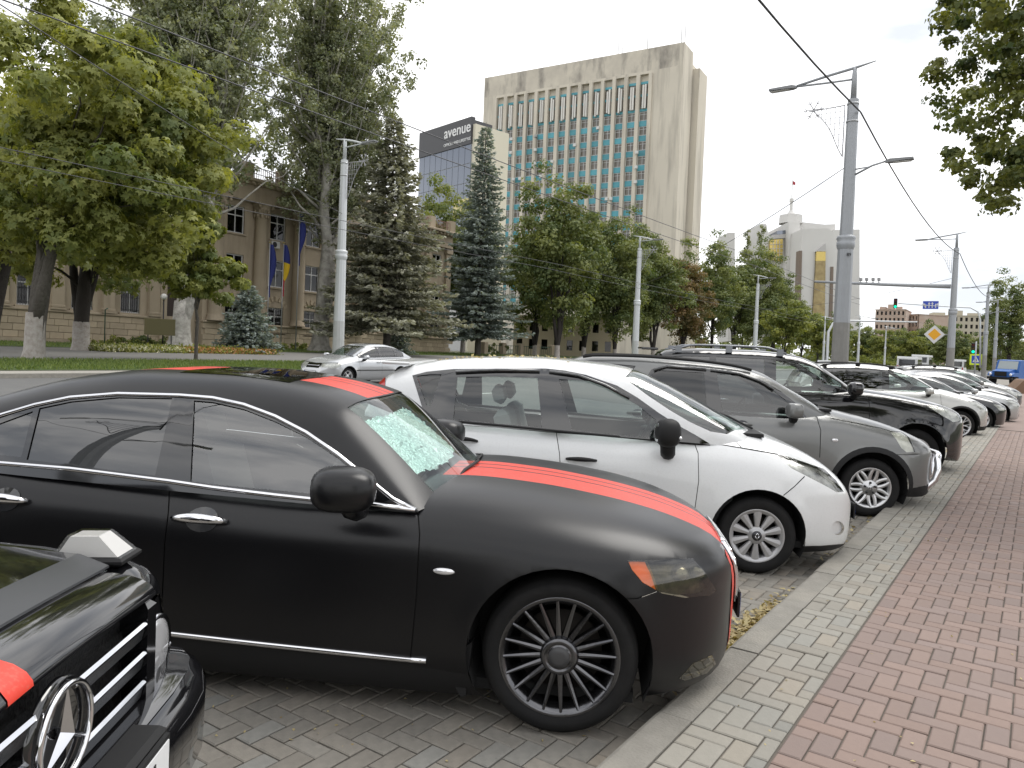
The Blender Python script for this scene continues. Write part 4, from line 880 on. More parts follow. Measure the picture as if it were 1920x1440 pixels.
# ------------------------------------------------------------------ black off-road car whose nose is beside the camera
def big_box_car():
    blk = mat('deep_black', (.006, .006, .007), .08, coat=.6); ch = mat('chrome'); gb = mat('gloss_black'); bp = mat('black_plastic'); red = mat('stripe_red')
    dull = mat('bonnet_edge', (.035, .037, .04), .35); head = 53.0
    p = Vector(at_depth(98, 1365, 1.8)); g0 = gz(p.x, p.y); zs = .85
    car = empty('boxy_off_road_vehicle'); car.matrix_world = Matrix.Translation((p.x, p.y, g0)) @ TILT @ Matrix.Rotation(R(90-head), 4, 'Z')
    setp(car, 'boxy black off-road vehicle with big round star emblem and chrome grille bars', 'car', 'cars parked at an angle along the kerb')
    def sweep(name, prof, y0, y1, m, par=car, ny=24, bow=0., closed=False, cr=0.):
        """profile in (x, z) carried across the car; bow pulls the ends back, cr domes the middle"""
        V = []; n = len(prof)
        for i in range(ny+1):
            y = y0+(y1-y0)*i/ny; b_ = bow*(abs(y)/.7)**4
            V += [(x-b_, y, z+cr*(1-(y/.6)**2)) for x, z in prof]
        Fc = [(i*n+j, i*n+(j+1) % n, (i+1)*n+(j+1) % n, (i+1)*n+j) for i in range(ny) for j in range(n if closed else n-1)]
        if closed: Fc += [tuple(range(n-1, -1, -1)), tuple(ny*n+j for j in range(n))]
        o = MB().add(V, Fc, True).build(name, m, par); md = o.modifiers.new('auto', 'EDGE_SPLIT'); md.split_angle = R(40); return o
    # radiator shell with rounded crown, framing the grille
    crown = [(-.14,1.046),(-.10,1.050),(-.05,1.044),(-.015,1.034),(.012,1.018),(.026,1.0),(.028,.988),(.02,.980),(-.05,.980)]
    o = sweep('grille_crown', crown, -.535, .535, blk, bow=.03, cr=.03)
    for y0, y1 in ((-.215,-.125),(-.30,-.275)):
        sweep('crown_stripe', [(x+.0015, z+.0015) for x, z in crown[:8]], y0, y1, red, o, 4, .0, cr=.03)
        sweep('bonnet_stripe', [(-.2225,1.091),(-.6,1.117),(-1.0,1.137)], y0, y1, red, o, 4, .0, cr=.03)
    for sd in (-1, 1):
        b = MB(); b.box(-.10, .020, min(sd*.475, sd*.535), max(sd*.475, sd*.535), .50, .985, bev=.015); b.build('grille_cheek', blk, car)
    MB().box(-.12, -.06, -.48, .48, .48, 1.0).build('grille_mesh', mat('grille_dark', (.008, .008, .008), .6, bump=(70, .8, .02)), car)
    sweep('grille_base', [(-.08,.53),(.0,.53),(.025,.52),(.025,.48),(-.08,.48)], -.52, .52, blk)
    for zc in (.918, .832, .746, .660):
        for sd in (-1, 1):
            ya, yb = (.122 if zc < .9 else .07), .470
            y0, y1 = sorted((sd*ya, sd*yb)); sl = empty('grille_slat'); sl.parent = car
            sweep('bar_top', [(-.02,zc+.016),(.014,zc+.019),(.022,zc+.011),(.018,zc+.003),(-.02,zc+.003)], y0, y1, ch, sl, 3, 0, True)
            sweep('bar_face', [(-.02,zc+.002),(.015,zc+.002),(.006,zc-.036),(-.02,zc-.036)], y0, y1, mat('slat_steel', (.20, .21, .23), .25, .9), sl, 3, 0, True)
    # round star emblem
    st = empty('star_emblem'); st.parent = car; st.location = (.035, 0, zs); rr = .112
    MB().tube([(0, rr*math.cos(t), rr*math.sin(t)) for t in np.linspace(0, 2*math.pi, 49)], .0085, 8, False).build('ring', ch, st)
    b = MB()
    for k in range(3):
        a = R(90+120*k); d = Vector((0, math.cos(a), math.sin(a))); q = Vector((0, -math.sin(a), math.cos(a))); tip = d*rr; s1 = q*.017+d*.010; s2 = -q*.017+d*.010; top = Vector((.020, 0, 0)); low = Vector((-.004, 0, 0))
        b.add([tip+Vector((.002, 0, 0)), s1+low, top, s2+low], [(0, 1, 2), (0, 2, 3)])
    b.build('star', ch, st)
    MB().lathe([(0, -.02), (rr, -.02), (rr+.012, -.01), (rr+.014, -.03)], 40, Matrix.Rotation(R(90), 4, 'Y')).build('emblem_bowl', gb, st)
    # bonnet: raised middle panel with a dull bevel along its front edge
    sweep('bonnet_lip', [(-.12,1.028),(-.135,1.040),(-.128,1.052)], -.60, .60, gb, bow=.04, cr=.03)
    sweep('bonnet_edge', [(-.128,1.052),(-.130,1.058),(-.215,1.090),(-.225,1.0905)], -.60, .60, dull, bow=.04, cr=.03)
    sweep('bonnet', [(-.225,1.0905),(-.6,1.116),(-1.0,1.136),(-1.45,1.15)], -.60, .60, blk, bow=.04, ny=16, cr=.03)
    for sd in (-1, 1):
        y0, y1 = sorted((sd*.60, sd*.64)); V = []
        MB().add([(-.16, sd*.60, 1.06), (-.255, sd*.60, 1.09), (-1.45, sd*.60, 1.15), (-.18, sd*.635, 1.03), (-.27, sd*.635, 1.05), (-1.45, sd*.65, 1.10)], [(0, 1, 4, 3), (1, 2, 5, 4)], True).build('bonnet_flank', blk, car)
        t = empty('front_wing'); t.parent = car
        V = []; prof = [(.56,1.00),(.60,1.025),(.66,1.045),(.73,1.045),(.79,1.03),(.835,1.0),(.865,.95),(.885,.87),(.885,.50)]; xsn = [(-1.45,.07),(-.8,.05),(-.4,.025),(-.22,.0),(-.13,-.012),(-.08,-.035),(-.05,-.07),(-.04,-.12)]
        for x, dz in xsn: V += [(x-(.05*(y-.6)/.28), sd*y, max(z+dz*(z > .7), .5)) for y, z in prof]
        n = len(prof); o = MB().add(V, [(i*n+j, i*n+j+1, (i+1)*n+j+1, (i+1)*n+j) for i in range(len(xsn)-1) for j in range(n-1)], True).build('wing_panel', blk, t)
        MB().add([(-.045-.05*(y-.6)/.28, sd*y, z) for y, z in ((.535,.52),(.885,.52),(.885,.76),(.86,.86),(.82,.90),(.535,.91))], [tuple(range(6))]).build('lamp_panel', blk, t)
        Mh = Matrix.Translation((-.062, sd*.70, .755)) @ Matrix.Rotation(R(90+8*sd*0), 4, 'Y'); MB().lathe([(.105, 0), (.102, .02), (.08, .026), (0, .034)], 28, Mh).build('headlight', mat('lens_clear', (.8, .8, .82), .08, .6), t); MB().lathe([(.105, 0), (.115, .0), (.115, .022), (.102, .022)], 28, Mh).build('headlight_ring', ch, t)
        # turn signal standing on the wing
        s = empty('turn_signal'); s.parent = car; s.location = (-.24, sd*.70, 1.040); s.rotation_euler = (0, R(-2), 0)
        MB().box(-.115, .115, -.072, .072, 0, .024, bev=.008).build('signal_base', bp, s)
        lens = glass('signal_lens', (.93, .93, .93), 1., .05, 1.35); Vb = [(-.105,-.062,.024),(.105,-.062,.024),(.105,.062,.024),(-.105,.062,.024),(-.062,-.045,.092),(.035,-.045,.092),(.035,.045,.092),(-.062,.045,.092)]
        MB().add(Vb, [(4,5,6,7),(0,1,5,4),(1,2,6,5),(2,3,7,6),(3,0,4,7)]).build('signal_lens', lens, s)
        V2 = [(x*.9, y*.86, .026+(z-.024)*.9) for x, y, z in Vb]; MB().add(V2, [(4,5,6,7),(0,1,5,4),(1,2,6,5),(2,3,7,6),(3,0,4,7)]).build('signal_inner', mat('signal_white', (.58, .57, .55), .25, bump=(400, .3, .003)), s)
    # bumper with rounded corners, plate holder
    prof = [(-.05,.695),(.07,.692),(.115,.67),(.135,.61),(.13,.44),(.08,.38),(-.05,.37)]; V = []; ys = [0,.3,.55,.70,.80,.87,.91,.925]; bk = [0,0,.005,.02,.05,.10,.18,.30]
    full = [(-y, k) for y, k in zip(ys[::-1], bk[::-1])]+[(y, k) for y, k in zip(ys[1:], bk[1:])]
    for y, k in full: V += [(x-k, y, z) for x, z in prof]
    n = len(prof); o = MB().add(V, [(i*n+j, i*n+j+1, (i+1)*n+j+1, (i+1)*n+j) for i in range(len(full)-1) for j in range(n-1)], True).build('bumper', blk, car)
    V = []
    for y, k in full: V += [(x-k, y, z) for x, z in [(-.05,.700),(.05,.700),(.078,.694)]]
    MB().add(V, [(i*3+j, i*3+j+1, (i+1)*3+j+1, (i+1)*3+j) for i in range(len(full)-1) for j in range(2)], True).build('bumper_step', gb, o)
    MB().box(.05, .150, -.30, .30, .57, .725, bev=.015).build('plate_holder', bp, car)
    plate(car, .162, .645, None)
    Mp = Matrix.Translation((.173, .165, .645)) @ Matrix.Rotation(R(90), 4, 'Z') @ Matrix.Rotation(R(90), 4, 'X'); text_obj('plate_digit', '1', .10, mat('plate_ink', (.02, .02, .02), .5), Mp, car, .0008)
    # the rest of the car, out of the picture to the left
    MB().box(-4.2, -.3, -.80, .80, .42, .98, bev=.04).build('body', blk, car)
    MB().prism([(-1.42,.97),(-1.62,1.70),(-4.05,1.74),(-4.2,.97)], -.76, .76, Matrix.Rotation(R(90), 4, 'X')).build('cabin', gb, car)
    S = dict(wr=.37, rim=.24, ww=.26, rimmat=mat('alloy_silver'), spoke='five')
    for x in (-.62, -3.45):
        for sd in (-1, 1): make_wheel(car, S, x, sd*.74, sd)
    return car
GCAR = big_box_car()
# ------------------------------------------------------------------ street surfaces
def sheet(name, xs, ys, h, m, kind='structure', slope=True):
    """flat sheet following the slope of the street"""
    V = [(x, y, gz(x, y)+h) for x in xs for y in ys]; n = len(ys)
    o = mesh_np(name, np.array(V), np.array([(i*n+j, (i+1)*n+j, (i+1)*n+j+1, i*n+j+1) for i in range(len(xs)-1) for j in range(n-1)]), m); return setp(o, kind=kind)
KERB_X0, KERB_X1, RED_X, KH = -1.40, -1.225, -.845, .125
asph = mat('asphalt', (.115, .115, .112), .9, attr='world', noise=(.35, .5, (.085, .085, .084)), bump=(90, .35, .01), dirt=(3, .25, (.15, .145, .135)))
sheet('ground', [-900, -80, 0, 80, 900], [-300, -60, 0, 80, 250, 1500], -.06, mat('far_ground', (.10, .11, .07), .95, attr='world', noise=(.05, .5, (.14, .13, .10))))
sheet('road', [-24.9, -15, -6.0], [-60, 0, 60, 160, 420], -.004, asph)
sand = mat('joint_sand', (.12, .105, .09), .95, attr='world', noise=(6, .5, (.14, .125, .10)), bump=(200, .3, .004))
bay = sheet('parking_bay', [-6.0, -3, KERB_X0+.02], [-8, 0, 30, 160, 420], -.012, sand)
side_ = sheet('pavement', [RED_X, 1.2, 4.6], [-10, 0, 30, 160, 420], KH-.012, sand)
edge_ = sheet('pavement_edge', [KERB_X1-.01, RED_X], [-10, 0, 30, 160, 420], KH-.012, sand)
lane = mat('lane_paint', (.62, .62, .60), .7, attr='world', noise=(3, .5, (.35, .35, .34)))
for k in range(12):
    o = sheet('lane_marking', [-15.6, -15.45], [2+9*k, 5+9*k], .001, lane)
o = sheet('lane_marking', [-10.4, -10.28], [-30, 60, 300], .001, lane)
greyp = mat('paver_grey', (.262, .248, .216), .88, attr='tone', noise=(26, .45, (.21, .198, .172)), bump=(140, .35, .004), dirt=(7, .35, (.30, .285, .25)))
redp = mat('paver_red', (.235, .176, .152), .88, attr='tone', noise=(26, .4, (.20, .15, .132)), bump=(140, .35, .004), dirt=(6, .35, (.255, .20, .175)))
bayp = mat('paver_bay', (.235, .218, .190), .9, attr='tone', noise=(20, .5, (.13, .123, .11)), bump=(140, .35, .004), dirt=(5, .5, (.26, .235, .20)))
U = .1015
def paver_geo(a, b, hz, rg=None):
    g, c = .0035, .006; V = []
    for z, i in ((-.02, g), (-c*.8, g), (0, g+c)): V += [(i, i, z), (a-i, i, z), (a-i, b-i, z), (i, b-i, z)]
    Fc = [(8,9,10,11)]+[(r*4+k, r*4+(k+1) % 4, r*4+4+(k+1) % 4, r*4+4+k) for r in range(2) for k in range(4)]; return V, Fc
def tone_of(rg): t = 1+rg.normal()*.055; h = rg.normal()*.018; return (t*(1+h), t, t*(1-h), 1)
def herring(parent, x0, x1, y0, y1, hz, m, near, keep, spots, seed, hlim=300):
    """herringbone field: the bricks seen largest are objects of their own, the rest one mesh"""
    rg = np.random.default_rng(seed); bricks = []
    nc = int((x1-x0)/U)+3; nr = int((y1-y0)/U)+3
    for c in range(-2, nc):
        for r in range(-2, nr):
            t = (c-r) % 4
            if t == 0: bx, by, a, b = x0+c*U, y0+r*U, 2*U, U
            elif t == 3: bx, by, a, b = x0+c*U, y0+r*U, U, 2*U
            else: continue
            xa, xb, ya, yb = max(bx, x0), min(bx+a, x1), max(by, y0), min(by+b, y1)
            if xb-xa < .03 or yb-ya < .03: continue
            if not keep(bx+a/2, by+b/2): continue
            bricks.append((xa, ya, xb-xa, yb-ya))
    bricks.sort(key=lambda q: (q[0]+q[2]/2-near[0])**2+(q[1]+q[3]/2-near[1])**2)
    vis = [q for q in bricks if spots(q[0]+q[2]/2, q[1]+q[3]/2)]; ind = vis[:hlim]; ids = set(map(id, ind)); cache = {}
    for q in ind:
        k = (round(q[2], 3), round(q[3], 3), int(rg.integers(0, 5)))
        if k not in cache:
            V, Fc = paver_geo(q[2], q[3], 0); me = bpy.data.meshes.new('paver'); me.from_pydata(V, [], Fc); me.update(); ca = me.color_attributes.new('tone', 'FLOAT_COLOR', 'POINT'); tn = tone_of(rg)
            ca.data.foreach_set('color', np.array([tn]*len(V), np.float32).ravel()); me.materials.append(m); cache[k] = me
        o = bpy.data.objects.new('paver', cache[k]); COL.objects.link(o); o.parent = parent
        o.matrix_world = Matrix.Translation((q[0], q[1], gz(q[0], q[1])+hz+rg.normal()*.0012)) @ TILT @ Matrix.Rotation(rg.normal()*.006, 4, 'X') @ Matrix.Rotation(rg.normal()*.006, 4, 'Y')
    Vs, Fs, Ts = [], [], []
    for q in bricks:
        if id(q) in ids: continue
        V, Fc = paver_geo(q[2], q[3], 0); b = len(Vs); dz = rg.normal()*.0012; tx, ty = rg.normal()*.006, rg.normal()*.006; tn = tone_of(rg)
        Vs += [(q[0]+x, q[1]+y, gz(q[0]+x, q[1]+y)+hz+z+dz+tx*(x-.05)+ty*(y-.05)) for x, y, z in V]; Fs += [tuple(i+b for i in f) for f in Fc]; Ts += [tn]*len(V)
    o = mesh_np('paver_field', np.array(Vs), np.array(Fs), m, parent, False, np.array(Ts)); setp(o, kind='stuff')
def inframe(x, y, h):
    d = CM.T @ (np.array([x, y, gz(x, y)+h])-CAM)
    if d[2] < .3: return False
    px, py = CX+F*d[0]/d[2], CY+F*d[1]/d[2]; return -20 < px < 1940 and py < 1460
herring(edge_, KERB_X1+.004, RED_X, 1.2, 26, KH, greyp, (-.9, 2.6), lambda x, y: True, lambda x, y: inframe(x, y, KH), 1)
herring(side_, RED_X+.006, 3.2, 1.2, 24, KH, redp, (-.2, 2.6), lambda x, y: y > 1.0 and x < .2+.35*y, lambda x, y: inframe(x, y, KH), 2)
herring(bay, -5.9, KERB_X0-.01, .2, 24, 0.0, bayp, (-2.2, 2.2), lambda x, y: (x > -3.6 and y < 8) or x > -2.6, lambda x, y: inframe(x, y, 0) and not (1365 < 0), 3)
# beyond the bricks that can be told apart, the same surfaces carry on plain
sheet('pavement_far', [RED_X, 4.6], [24.2, 60, 160, 420], KH-.002, redp); sheet('pavement_edge_far', [KERB_X1+.004, RED_X], [26.2, 60, 160, 420], KH-.002, greyp)
sheet('parking_bay_far', [-6.0, KERB_X0-.01], [24.2, 60, 160, 420], -.002, bayp)
sheet('parking_bay_outer', [-6.0, -3.6, -2.62], [8.2, 16, 24.0], -.006, bayp); sheet('parking_bay_rear', [-6.0, -3.62], [-8, 0, 8.0], -.006, bayp)
for nm in ('pavement_far', 'pavement_edge_far', 'parking_bay_far', 'parking_bay_outer', 'parking_bay_rear'):
    me = bpy.data.objects[nm].data; ca = me.color_attributes.new('tone', 'FLOAT_COLOR', 'POINT'); ca.data.foreach_set('color', np.ones(len(me.vertices)*4, np.float32))
kerbm = mat('kerb_concrete', (.245, .232, .205), .9, noise=(9, .5, (.16, .15, .13)), bump=(70, .5, .01), dirt=(3.5, .5, (.30, .28, .24)), vary=.08)
kb = empty('kerb', (KERB_X0, 0, 0)); setp(kb, kind='structure'); prof = [(0,-.06),(0,KH-.035),(.012,KH-.008),(.03,KH),(KERB_X1-KERB_X0,KH+.002),(KERB_X1-KERB_X0,-.06)]; kme = MB().prism(prof, .004, .994, Matrix(((1,0,0,0),(0,0,1,0),(0,1,0,0),(0,0,0,1)))).mesh('kerb_stone'); kme.materials.append(kerbm)
bm = bmesh.new(); bm.from_mesh(kme); bmesh.ops.recalc_face_normals(bm, faces=bm.faces); bm.to_mesh(kme); bm.free()
for k in range(-3, 60):
    o = bpy.data.objects.new('kerb_stone', kme); COL.objects.link(o); o.parent = kb; y = 1.0*k+.35
    o.matrix_world = Matrix.Translation((KERB_X0, y, gz(KERB_X0, y)+random.gauss(0, .002))) @ TILT @ Matrix.Rotation(random.gauss(0, .003), 4, 'Z')
# far side of the road: kerb, grass verge, footpath, lawn
sheet('verge_kerb', [-25.1, -24.9], [-60, 0, 60, 160, 420], .13, kerbm); o = MB().add([(-24.9, y, gz(-24.9, y)+h) for y in (-60, 60, 420) for h in (-.05, .13)], [(0, 2, 3, 1), (2, 4, 5, 3)]).build('verge_kerb_face', kerbm); setp(o, kind='structure')
sheet('verge_edge', [-26.3, -25.1], [-60, 0, 60, 160, 420], .125, mat('pale_concrete', (.30, .285, .25), .9, attr='world', noise=(2, .4, (.22, .21, .19))))
grassm = mat('lawn_soil', (.05, .085, .02), .95, attr='world', noise=(1.5, .6, (.09, .10, .03)), bump=(30, .8, .03))
sheet('lawn', [-33.0, -26.3], [-60, 0, 60, 160, 420], .14, grassm)
sheet('footpath', [-47.5, -33.0], [-60, 0, 60, 160, 420], .13, mat('path_asphalt', (.17, .165, .155), .9, attr='world', noise=(.6, .5, (.13, .127, .12)), dirt=(4, .3, (.22, .21, .19))))
sheet('rear_lawn', [-58, -47.5], [-60, 0, 60, 160, 420], .14, grassm)
# ------------------------------------------------------------------ trees
def leaf_mesh(C, A, Bd, L_, W_, rg, tone):
    """n leaves: centre C, length axis A, width axis Bd -> kite shaped quads, slightly folded"""
    n = len(C); A = A/np.linalg.norm(A, axis=1)[:, None]; Bd = Bd-A*np.sum(A*Bd, 1)[:, None]; Bd /= np.linalg.norm(Bd, axis=1)[:, None]+1e-9
    Nn = np.cross(A, Bd); L_ = L_[:, None]; W_ = W_[:, None]
    V = np.stack([C, C+A*L_*.45+Bd*W_*.5+Nn*W_*.12, C+A*L_, C+A*L_*.45-Bd*W_*.5+Nn*W_*.12], 1).reshape(-1, 3)
    return V, np.arange(4*n).reshape(n, 4), np.repeat(tone, 4)
def unit(v): return v/(np.linalg.norm(v, axis=1)[:, None]+1e-9)
def clumps_to_leaves(cl, per, rg, size, palm=0, flat=.6, up=.5, cen=None, asp=.55):
    """cl (k,4): clump centre and radius"""
    k = len(cl); idx = np.repeat(np.arange(k), per); D = unit(rg.normal(size=(k*per, 3))); rad = rg.random(k*per)**(1/2.2)
    off = D*rad[:, None]*cl[idx, 3:4]; off[:, 2] *= flat; P = cl[idx, :3]+off
    out = unit(off*np.array([1, 1, 1.6])+rg.normal(size=P.shape)*.25*cl[idx, 3:4]+np.array([0, 0, up*.5])*cl[idx, 3:4])
    ct = np.clip(rg.normal(size=k)*.22, -.45, .45)[idx]; tone = np.clip(.45+ct+rg.normal(size=len(P))*.16, 0, 1)
    if palm:
        e1 = unit(np.cross(out, rg.normal(size=P.shape))); e2 = np.cross(out, e1); Vs = []; Cs = []; Bs = []; Ts = []; Ls = []
        for j in range(palm):
            t = 2*math.pi*(j+.5)/palm+rg.normal(size=len(P))*.1; a = e1*np.cos(t)[:, None]+e2*np.sin(t)[:, None]; a = a+np.array([0, 0, -.45]); Vs.append(a); Cs.append(P); Bs.append(np.cross(out, a)); Ts.append(tone); Ls.append(size*(.8+.5*rg.random(len(P))))
        A = np.concatenate(Vs); Cc = np.concatenate(Cs); B = np.concatenate(Bs); T = np.concatenate(Ts); Ln = np.concatenate(Ls)
        return leaf_mesh(Cc, A, B, Ln, Ln*.48, rg, T)
    A = unit(np.cross(out, rg.normal(size=P.shape)))+np.array([0, 0, -.35]); Ln = size*(.7+.6*rg.random(len(P)))
    return leaf_mesh(P, A, np.cross(out, A), Ln, Ln*asp*1.3, rg, tone)
def limb_path(p0, p1, sag, rg, k=6):
    p0, p1 = np.array(p0, float), np.array(p1, float); out = []
    for i in range(k+1):
        u = i/k; q = p0+(p1-p0)*u; q[2] += sag*math.sin(math.pi*u); out.append(tuple(q+rg.normal(size=3)*.05*np.linalg.norm(p1-p0)*(.3 if 0 < i < k else 0)))
    return out
barkg = mat('bark_grey', (.075, .066, .056), .95, noise=(5, .7, (.12, .11, .095)), bump=(14, 1., .05)); lime = mat('lime_wash', (.42, .39, .36), .95, noise=(6, .7, (.22, .19, .16)), bump=(20, 1., .03))
barkw = mat('bark_poplar', (.46, .44, .40), .9, noise=(2.2, .8, (.16, .15, .135)), bump=(6, 1., .06)); barkd = mat('bark_dark', (.035, .030, .026), .95, bump=(14, 1., .05))
def finish_tree(name, loc, trunk, crown, label, cat='tree', group=None, extra=None, rz=0., scale=1.):
    t = empty(name, loc, rz); t.scale = (scale,)*3; setp(t, label, cat, group)
    trunk_o = None
    for i, (b, m, nm) in enumerate(trunk):
        o = b.build(nm, m, trunk_o if (i and nm == 'painted_base') else t)
        if i == 0: trunk_o = o
    for V, Fc, T, m in crown: mesh_np('crown', V, Fc, m, t, False, T)
    return t
def broad_tree(rg, h, r, z0, tr, nlimb, ncl, per, leaf, size, palm=0, off=(0, 0), squash=.8, bark=None, wash=0, fork=2, clr=(.55, 1.0), lean=(0, 0), shape='round'):
    """trunk MB list + crown arrays: clumps fill a lumpy crown, densest towards its surface"""
    cz = (h+z0)/2; hz = (h-z0)/2; cl = []
    while len(cl) < ncl:
        d = unit(rg.normal(size=(1, 3)))[0]; u = rg.random()**.45*.93
        lump = 1+.16*math.sin(3*math.atan2(d[1], d[0])+h)+.12*math.sin(5*d[2]+2*r+3*math.atan2(d[1], d[0]))
        q = d*u*lump; z = cz+q[2]*hz; fr = (z-z0)/(h-z0)
        wz = 1.0 if shape == 'round' else (1.15-.75*max(fr, 0))
        cl.append((off[0]+q[0]*r*wz, off[1]+q[1]*r*wz, z, r*(.17+.12*rg.random())))
    cl = np.array(cl); dd = np.sort(np.linalg.norm(cl[:, None, :3]-cl[None, :, :3], axis=2), 1); cl = cl[dd[:, 3] < cl[:, 3]*2.0]      # no stray clumps in mid-air
    V, Fc, T = clumps_to_leaves(cl, per, rg, size, palm, .55, .7)
    b = MB(); fz = z0*.85 if fork else z0; tops = []
    ftop = (off[0]*.5+lean[0], off[1]*.5+lean[1], cz+hz*.45)
    if fork == 2:
        for sg in (-1, 1): b.tube(limb_path((0, 0, fz*.55), (off[0]*.5+sg*r*.30, off[1]*.5+sg*r*.15, cz+hz*.3), 0, rg), [tr*.78, tr*.66, tr*.55, tr*.42, tr*.3, tr*.18, tr*.06], 8)
    b.tube([(0, 0, -.2), (0, 0, .1), (lean[0]*.1, lean[1]*.1, .5), (lean[0]*.3, lean[1]*.3, fz*.6)]+limb_path((lean[0]*.3, lean[1]*.3, fz*.62), ftop, 0, rg)[1:], [tr*1.35, tr*1.2, tr*1.02, tr*.92, tr*.85, tr*.7, tr*.55, tr*.38, tr*.22, tr*.06], 10)
    pick = cl[rg.choice(len(cl), min(nlimb, len(cl)), replace=False)]
    for c in pick:
        z_ = fz+(c[2]-fz)*.35; u_ = min(max((z_-fz)/(ftop[2]-fz+.01), 0), 1); p0 = (ftop[0]*u_, ftop[1]*u_, z_); b.tube(limb_path(p0, c[:3], .1*r, rg, 5), [tr*.26, tr*.2, tr*.15, tr*.10, tr*.06, tr*.02], 5, False)
    tl = [(b, bark or barkg, 'trunk')]
    if wash: w_ = MB(); w_.tube([(0, 0, -.1), (0, 0, .12), (lean[0]*.1, lean[1]*.1, .5), (lean[0]*.2, lean[1]*.2, wash)], [tr*1.38, tr*1.24, tr*1.06, tr*.99], 14, False); tl.append((w_, lime, 'painted_base'))
    return tl, [(V, Fc, T, leaf)]
def ground_pt(px, X): return tuple(at_xz(px, X))
leaf_ch = foliage('leaf_chestnut', (.105, .14, .042), (.38, .39, .12), .42); leaf_po = foliage('leaf_poplar', (.14, .17, .095), (.42, .44, .31), .30); leaf_li = foliage('leaf_lime', (.085, .125, .048), (.26, .285, .105), .38)
leaf_yg = foliage('leaf_yellow_green', (.11, .15, .040), (.32, .335, .09), .38); leaf_sp = foliage('needle_spruce', (.16, .165, .125), (.42, .42, .33), .18); leaf_bs = foliage('needle_blue', (.13, .165, .150), (.36, .41, .39), .18)
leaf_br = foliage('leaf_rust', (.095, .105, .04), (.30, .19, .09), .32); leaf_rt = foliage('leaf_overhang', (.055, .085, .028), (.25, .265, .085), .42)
rg = np.random.default_rng(11)
# big chestnuts by the verge
p = at(62, 680); tl, cr_ = broad_tree(rg, 15.4, 5.1, 3.0, .36, 26, 190, 125, leaf_ch, .20, 5, (1.6, 1.9), bark=barkg, wash=2.0, lean=(.15, .3))
CH1 = finish_tree('chestnut_tree', tuple(p), tl, cr_, 'large chestnut tree with long white-painted trunk base on the grass verge')
p = ground_pt(150, -44); tl, cr_ = broad_tree(rg, 14.0, 5.2, 3.2, .42, 18, 140, 100, leaf_ch, .22, 5, (.5, .8), bark=barkd, wash=1.7)
finish_tree('chestnut_tree', p, tl, cr_, 'dark-trunked chestnut tree with whitened foot, across the footpath from the verge')
p = ground_pt(-28, -41); tl, cr_ = broad_tree(rg, 12.5, 4.6, 3.4, .34, 12, 80, 70, leaf_ch, .27, 5, (.4, .2), bark=barkd, lean=(.5, .8))
finish_tree('chestnut_tree', p, tl, cr_, 'chestnut tree whose dark trunk leans into the view over the footpath')
# young maple on the verge
p = at(367, 681); tl, cr_ = broad_tree(rg, 7.6, 2.5, 2.0, .085, 14, 60, 70, leaf_yg, .20, 5, (.15, .2), fork=0, shape='cone')
finish_tree('young_tree', tuple(p), tl, cr_, 'slender young tree with bright green leaves standing on the grass verge')
# tall poplars: many steep limbs, leaves strung along them
def poplar(rg, h, r, tr, nl, per, leaf, twin=True, z0=10.5):
    b = MB(); cl = []
    b.tube([(0, 0, -.2), (0, 0, .15), (.02, 0, .7), (.05, .05, 1.8), (.1, .1, 3.5)], [tr*2.2, tr*1.75, tr*1.25, tr*1.0, tr*.95], 14)
    mains = [((.1, .1, 2.6), (-r*.16, -r*.10, h*.92)), ((.1, .1, 2.2), (r*.30, r*.30, h*.86))] if twin else [((.1, .1, 2.6), (0, 0, h*.93))]
    for a_, e_ in mains: b.tube(limb_path(a_, e_, 0, rg, 9), [tr*.85*(1-i/10)+.03 for i in range(10)], 9, False)
    for k in range(nl):
        a_, e_ = mains[k % len(mains)]; u0 = .24+rg.random()**.8*.54; p0 = np.array(a_)+(np.array(e_)-np.array(a_))*u0; th = rg.random()*6.283; fr = p0[2]/h
        out = r*(.45+.6*rg.random())*(1.0-.55*fr); ln = (h*.20+h*.14*rg.random()); p1 = p0+np.array([math.cos(th)*out, math.sin(th)*out, ln*(.65+.3*rg.random())]); p1[2] = min(p1[2], h)
        path = limb_path(p0, p1, -.08*ln, rg, 6); b.tube(path, [tr*.22, tr*.18, tr*.14, tr*.10, tr*.07, tr*.045, tr*.02], 5, False)
        for i in range(1, 7):
            q = np.array(path[i])
            for _ in range(2):
                o = rg.normal(size=3)*np.array([.55, .55, .6]); cl.append((*(q+o), .42+.35*rg.random()))
        if k % 3 == 0:
            q = p0.copy(); q[2] = z0+1+rg.random()*h*.25; ang = rg.random()*6.283; q[:2] += np.array([math.cos(ang), math.sin(ang)])*r*(.3+.5*rg.random()); cl.append((*q, .7)); cl.append((*(q+rg.normal(size=3)*.6), .6))
    cl = np.array(cl); cl = cl[(cl[:, 2] > z0) | (np.hypot(cl[:, 0], cl[:, 1]) < 1.2)]; cl = cl[(np.hypot(cl[:, 0], cl[:, 1]) < 1.2) | (cl[:, 2] > z0+1.3*(np.hypot(cl[:, 0], cl[:, 1])-2.5))]; V, Fc, T = clumps_to_leaves(cl, per, rg, .24, 0, .9, .3, asp=.62); return [(b, barkw, 'trunk')], [(V, Fc, T, leaf)]
p = ground_pt(335, -51); tl, cr_ = poplar(rg, 34, 9.0, .62, 150, 46, leaf_po)
finish_tree('poplar_tree', p, tl, cr_, 'towering pale-barked poplar behind the olive signboard', group='tall white poplars')
p = ground_pt(597, -52); tl, cr_ = poplar(rg, 37, 9.0, .66, 160, 46, leaf_po)
finish_tree('poplar_tree', p, tl, cr_, 'towering poplar with forked white trunk beside the flagpoles', group='tall white poplars', rz=1.0)
